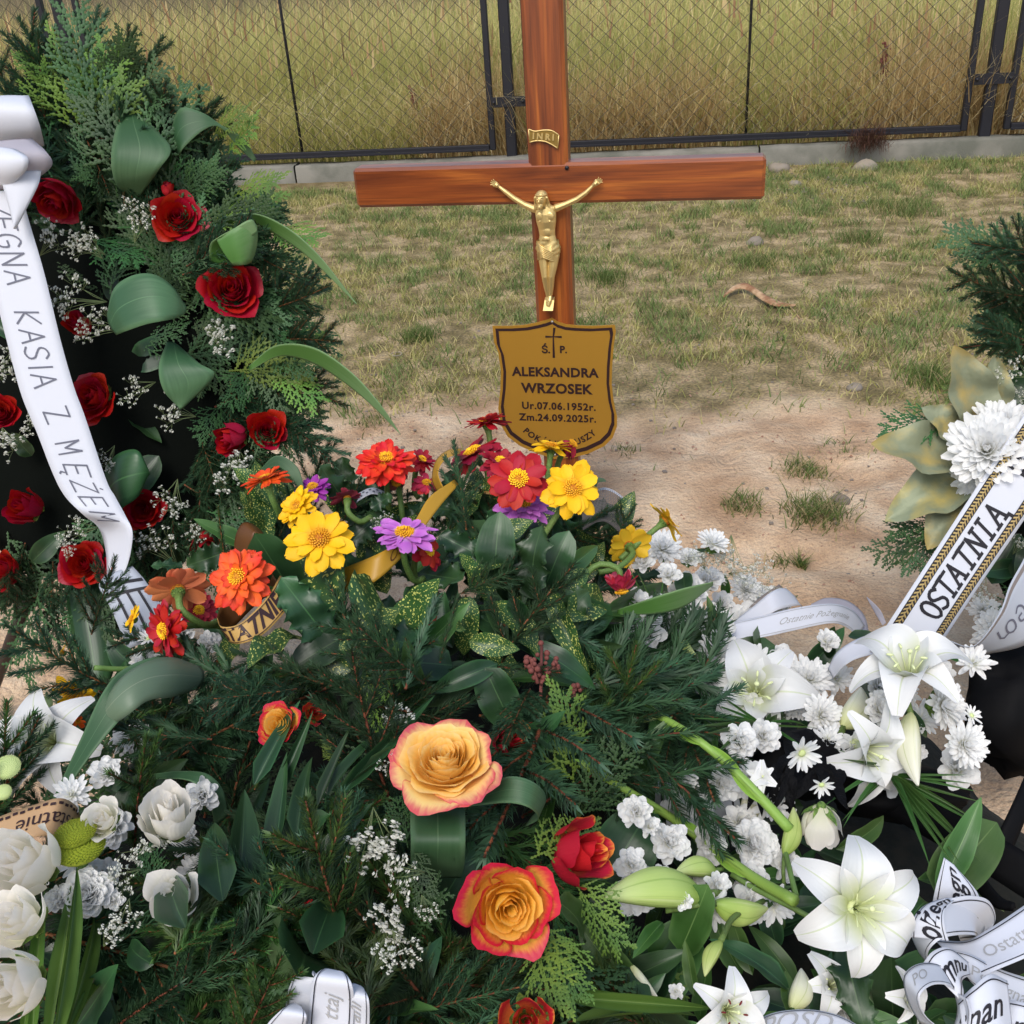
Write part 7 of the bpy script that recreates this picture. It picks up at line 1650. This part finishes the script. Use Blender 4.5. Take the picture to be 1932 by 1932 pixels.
# ================================================================== DETAILS
# legs of the stands
def legs(label, segs, m, ar):
    t_ = thing('wreath_stand', label, 'wreath stand', segs[0][0]); t_.matrix_world = Matrix.Translation(t_.location)
    for a, b_, r_ in segs:
        q = MB(); q.tube([Vector(a)-t_.location, Vector(b_)-t_.location], r_, 8); obj('leg', q.me('leg', m, True), t_)
legs('dark wooden tripod stand behind the left wreath', [(P(70, 1080, 1.52), ground_at(-30, 1345, 0), .010), (P(180, 1000, 1.56), ground_at(230, 1180, -.0), .010)], MT['rod'], 0)
t_ = thing('black_stand', 'black foil wrapped stand with curved legs holding the right wreath', 'wreath stand', P(1900, 1400, 1.35)); t_.matrix_world = Matrix.Translation(t_.location)
def flatleg(pts, ws, nm='leg'):
    A_ = []; B_ = []
    for i, (x, y, d) in enumerate(pts):
        x2, y2 = pts[min(i+1, len(pts)-1)][:2]; x1, y1 = pts[max(i-1, 0)][:2]; l = sqrt((x2-x1)**2+(y2-y1)**2); nx, ny = -(y2-y1)/l*ws[i]/2, (x2-x1)/l*ws[i]/2
        A_.append(np.array(P(x+nx, y+ny, d)[:])); B_.append(np.array(P(x-nx, y-ny, d)[:]))
    st = Strip(A_, B_, 24, 5, .002); strip_obj(nm, st, MT['black'], t_, .006)
flatleg([(1640, 1490, 1.28), (1750, 1545, 1.22), (1850, 1600, 1.16), (1980, 1680, 1.1)], [46, 62, 70, 76])
flatleg([(1960, 1430, 1.25), (1925, 1520, 1.2), (1890, 1600, 1.18)], [24, 30, 34])
flatleg([(1790, 1570, 1.2), (1830, 1640, 1.14), (1880, 1700, 1.08), (1915, 1712, 1.06)], [24, 26, 20, 8])
def foil(x, y, d, ax, ay, dep, seed):
    V = []; q = np.random.default_rng(seed); nu, nv = 28, 12
    for j in range(nv+1):
        th = pi*j/nv
        for i in range(nu): a = 2*pi*i/nu; f = 1+(.07*q.normal()+.16*sin(3*a+2*th+seed)*sin(2*th+1))*sin(th); V.append(P(x+ax*cos(th)*f, y+ay*sin(th)*cos(a)*f, d-dep*sin(th)*sin(a)*f)-t_.location)
    F = [(j*nu+i, (j+1)*nu+i, (j+1)*nu+(i+1) % nu, j*nu+(i+1) % nu) for j in range(nv) for i in range(nu)]
    obj('foil_wrap', mesh('foil_wrap', V, F, MT['black'], True), t_)
foil(1925, 1340, 1.42, 105, 125, .06, 3)
foil(1700, 1500, 1.30, 130, 55, .05, 4); foil(1520, 1450, 1.25, 110, 60, .04, 5)
# black plastic strips under the daisies
for k in range(16):
    x0, y0 = 1480+rnd.uniform(-60, 120), 1400+rnd.uniform(-20, 70)
    sp('lyb', 'strip', x0, y0, x0+rnd.uniform(-60, 40), y0+rnd.uniform(50, 100), d0=-.03, d1=-.05, wid=1.2)
# brown bud cluster in the middle
bb = thing('dried_bud_twig', 'reddish brown dried bud twig in the middle of the spruce', 'dried twig', P(1020, 1240, A(1020, 1240)-.05)); bb.matrix_world = Matrix.Translation(bb.location)
q = MB(); 
for (x, y, x2, y2) in [(1020, 1320, 1022, 1220), (1020, 1290, 1050, 1250), (1015, 1290, 1000, 1240), (1090, 1330, 1080, 1300)]:
    a = P(x, y, A(x, y)-.05)-bb.location; b_ = P(x2, y2, A(x2, y2)-.07)-bb.location; q.tube([a, b_], .002, 5)
    for k in range(14): q.ball(a.lerp(b_, .3+.7*k/13)+Vector((rnd.uniform(-.006, .006), rnd.uniform(-.006, .006), rnd.uniform(-.006, .006))), rnd.uniform(.0022, .004), 6, 4)
o = obj('dried_buds', q.me('dried_buds', MT['catkin']), bb); o['kind'] = 'stuff'
# stones, dry leaves, ring on the ground
def on_ground(px, py):
    p_ = ground_at(px, py); return Vector((p_.x, p_.y, float(ground_z(p_.x, p_.y))))
def stone(px, py, r_, lb, seed):
    q = np.random.default_rng(seed); V = []; nu, nv = 12, 8; ph = q.random(4)*6
    for j in range(nv+1):
        th = pi*j/nv
        for i in range(nu): a = 2*pi*i/nu; f = 1+.12*sin(2*a+ph[0])+.1*sin(3*th+ph[1])+.06*sin(5*a+ph[2]); V.append((r_*1.2*f*sin(th)*cos(a), r_*f*sin(th)*sin(a), r_*.7*f*cos(th)))
    F = [(j*nu+i, (j+1)*nu+i, (j+1)*nu+(i+1) % nu, j*nu+(i+1) % nu) for j in range(nv) for i in range(nu)]
    o = obj('stone', mesh('stone', V, F, MT['stone'])); o.location = on_ground(px, py)+Vector((0, 0, r_*.2)); tag(o, lb, 'stone', 'stones on the ground')
for k, (x, y, r_, lb) in enumerate([(1586, 945, .019, 'smooth grey stone lying on the sand right of the grass tufts'), (1470, 325, .05, 'pale stone at the foot of the plinth, right of the beam end'), (1634, 318, .055, 'larger pale stone at the foot of the plinth under the dead brush'), (1425, 462, .03, 'whitish stone flat in the lawn below the beam end'), (1612, 735, .02, 'whitish stone at the border of lawn and sand'), (1500, 352, .03, 'small reddish stone in the bare patch by the beam end')]): stone(x, y, r_, lb, k)
def tuft(px, py, n, h, sp_, lb, green=.6):
    q = np.random.default_rng(int(px)); c = on_ground(px, py); bx = c.x+q.normal(size=n)*sp_; by = c.y+q.normal(size=n)*sp_
    cols = np.where((q.random(n) < green)[:, None], pal([(104, 120, 64), (88, 108, 52)], n), pal([(150, 140, 96), (168, 150, 110)], n))
    V, F, C = blades(bx, by, ground_z(bx, by)-.003, h*(.5+.7*q.random(n)), .002+.0015*q.random(n), .5+.5*q.random(n), cols, 3)
    me = mesh('grass_tuft', V-np.array(c[:]), F, MT['grass'], col=C); o = obj('grass_tuft', me); o.location = c; tag(o, lb, 'grass tuft', 'grass tufts on the sand')
for q in [(1545, 972, 520, .05, .035, 'densest green grass tuft on the bare sand'), (1400, 955, 200, .04, .025, 'small grass tuft left of the densest one'), (1520, 888, 260, .04, .03, 'flat wide grass tuft on the sand farther back'), (1512, 1052, 70, .045, .007, 'thin upright grass tuft on the sand near the white flowers', .8), (1475, 1050, 60, .03, .015, 'sparse low grass tuft left of the thin upright one'),
          (790, 640, 500, .05, .035, 'dark green grass tuft in the lawn left of the plaque', .9), (1180, 850, 50, .03, .02, 'few grass blades on the sand right of the plaque'), (1590, 845, 60, .03, .03, 'dry scattered blades on the raked sand'), (700, 800, 120, .03, .03, 'low grass tuft at the sand border left of the bouquet'),
          (1145, 530, 350, .07, .05, 'bright green tuft in the lawn just right of the crucifix', .9), (1620, 455, 350, .07, .05, 'green tuft in the lawn right of the whitish stone', .8), (1430, 500, 300, .06, .05, 'green tuft in the lawn under the beam end', .8), (950, 440, 350, .06, .06, 'broad green tuft in the lawn below the left beam', .8), (1760, 720, 400, .07, .05, 'vivid green tuft next to the gold leaves', .9), (1700, 400, 400, .08, .08, 'broad tuft of longer grass near the plinth at right', .7)]: tuft(*q)
dl = thing('dry_leaf_curl', 'curled dry tan leaf lying on the lawn right of the crucifix', 'dry leaf', on_ground(1430, 565)); dl.matrix_world = Matrix.Translation(dl.location)
def gl(px, py, z=0): p_ = ground_at(px, py); return np.array([p_.x, p_.y, float(ground_z(p_.x, p_.y))+z])
st = Strip([gl(1362, 566, .01), gl(1385, 552, .03), gl(1410, 552, .035), gl(1440, 568, .03), gl(1470, 578, .02), gl(1502, 582, .012)], [gl(1364, 568, .008), gl(1390, 557, .024), gl(1412, 558, .02), gl(1437, 575, .018), gl(1463, 584, .012), gl(1500, 584, .01)], 24, 5, .003); strip_obj('leaf', st, MT['dry'], dl, .001)
q = MB(); q.tube([Vector(gl(1490, 583, .012))-dl.location, Vector(gl(1502, 595, .006))-dl.location, Vector(gl(1508, 604, .004))-dl.location], .0016, 5); obj('leaf_stalk', q.me('leaf_stalk', MT['dry']), dl)
rg = MB(); c = on_ground(749, 675); rg.tube([Vector((.018*cos(a*pi/10), .018*sin(a*pi/10), .012)) for a in range(21)], .0022, 6); o = obj('plastic_ring', rg.me('plastic_ring', MT['stone'])); o.location = c; tag(o, 'small pale ring lying on the lawn left of the plaque', 'ring')
# dead brush on the plinth
dbp = fence_pt(2.02, -.16, .1); V = []; F = []; q = np.random.default_rng(9)
for k in range(900):
    d = q.normal(size=3); d /= np.linalg.norm(d); c = np.array([q.normal()*.055, q.normal()*.03, abs(q.normal()*.04)]); l = .05+.05*q.random(); s = np.cross(d, [0.2, .5, 1]); s /= np.linalg.norm(s); s *= .0016; b0 = len(V); V += [c+s, c-s, c+d*l]; F.append((b0, b0+1, b0+2))
o = obj('dead_brush', mesh('dead_brush', V, F, MT['brownbrush'], False)); o.location = dbp; tag(o, 'round brown clump of dead brush caught on the fence foot', 'dead brush')
# dead dock stalks behind fence
for (px, py, h_, lb) in [(850, 215, .5, 'reddish brown dead dock plant behind the left fence panel'), (1480, 40, .6, 'brown seed plant behind the right fence panel')]:
    b_ = ground_at(px, py+60, 0); b_ = fence_pt((b_-Vector((FENX, FENY, 0))).dot(FD), .25, 0)
    q = MB(); r_ = random.Random(3); 
    for s_ in range(3):
        top = Vector((r_.uniform(-.05, .05), r_.uniform(-.05, .05), h_*r_.uniform(.8, 1))); q.tube([(0, 0, 0), top*.5, top], [.004, .003, .002], 4)
        for k in range(50): q.ball(top*(.62+.38*k/49)+Vector((r_.gauss(0, .012), r_.gauss(0, .012), 0)), r_.uniform(.004, .009), 5, 3)
    o = obj('dock_plant', q.me('dock_plant', MT['catkin'])); o.location = b_; tag(o, lb, 'dead plant')
V = []; F = []; rb = np.random.default_rng(5); n_ = 0
while n_ < 4200:
    x_, y_ = rb.uniform(-1.0, 1.9), rb.uniform(1.2, 2.9)
    if npnoise(np.array([x_]), np.array([y_]), 61, 3, 4.0)[0] < .47+.1*rb.random(): continue
    s = .0012+.004*rb.random()**4; c = np.array([x_, y_, float(ground_z(x_, y_))]); n_ += 1
    b0 = len(V); a_ = rb.random()*6
    V += [c+s*np.array([cos(a_+k*2.09)*(1+.4*rb.random()), sin(a_+k*2.09), -.2]) for k in range(3)]+[c+s*np.array([.3*rb.random(), .2, .9])]; F += [(b0, b0+1, b0+3), (b0+1, b0+2, b0+3), (b0+2, b0, b0+3)]
tag(obj('sand_crumbs', mesh('sand_crumbs', V, F, MT['crumb'], False)), 'small crumbs of sand and soil scattered on the bare sand', 'soil crumbs', kind='stuff')
# rubble at the plinth
rb = np.random.default_rng(2); V = []; F = []
for k in range(500):
    px, py = rb.uniform(1380, 1640), rb.uniform(318, 385)
    if rb.random() < .4: px, py = rb.uniform(600, 1900), rb.uniform(560, 1080)
    c = on_ground(px, py); s = rb.uniform(.003, .010)*(1 if py < 400 else .5); o8 = [np.array(c[:])+s*np.array([a*(.7+.5*rb.random()), b*(.7+.5*rb.random()), d*.6]) for a in (-1, 1) for b in (-1, 1) for d in (-.4, 1)]
    b0 = len(V); V += o8; F += [tuple(b0+i for i in f) for f in [(0, 1, 3, 2), (4, 6, 7, 5), (0, 4, 5, 1), (2, 3, 7, 6), (1, 5, 7, 3)]]
tag(obj('gravel', mesh('gravel', V, F, MT['stone'], False)), 'loose pale gravel and soil crumbs on the lawn and sand', 'gravel', kind='stuff')
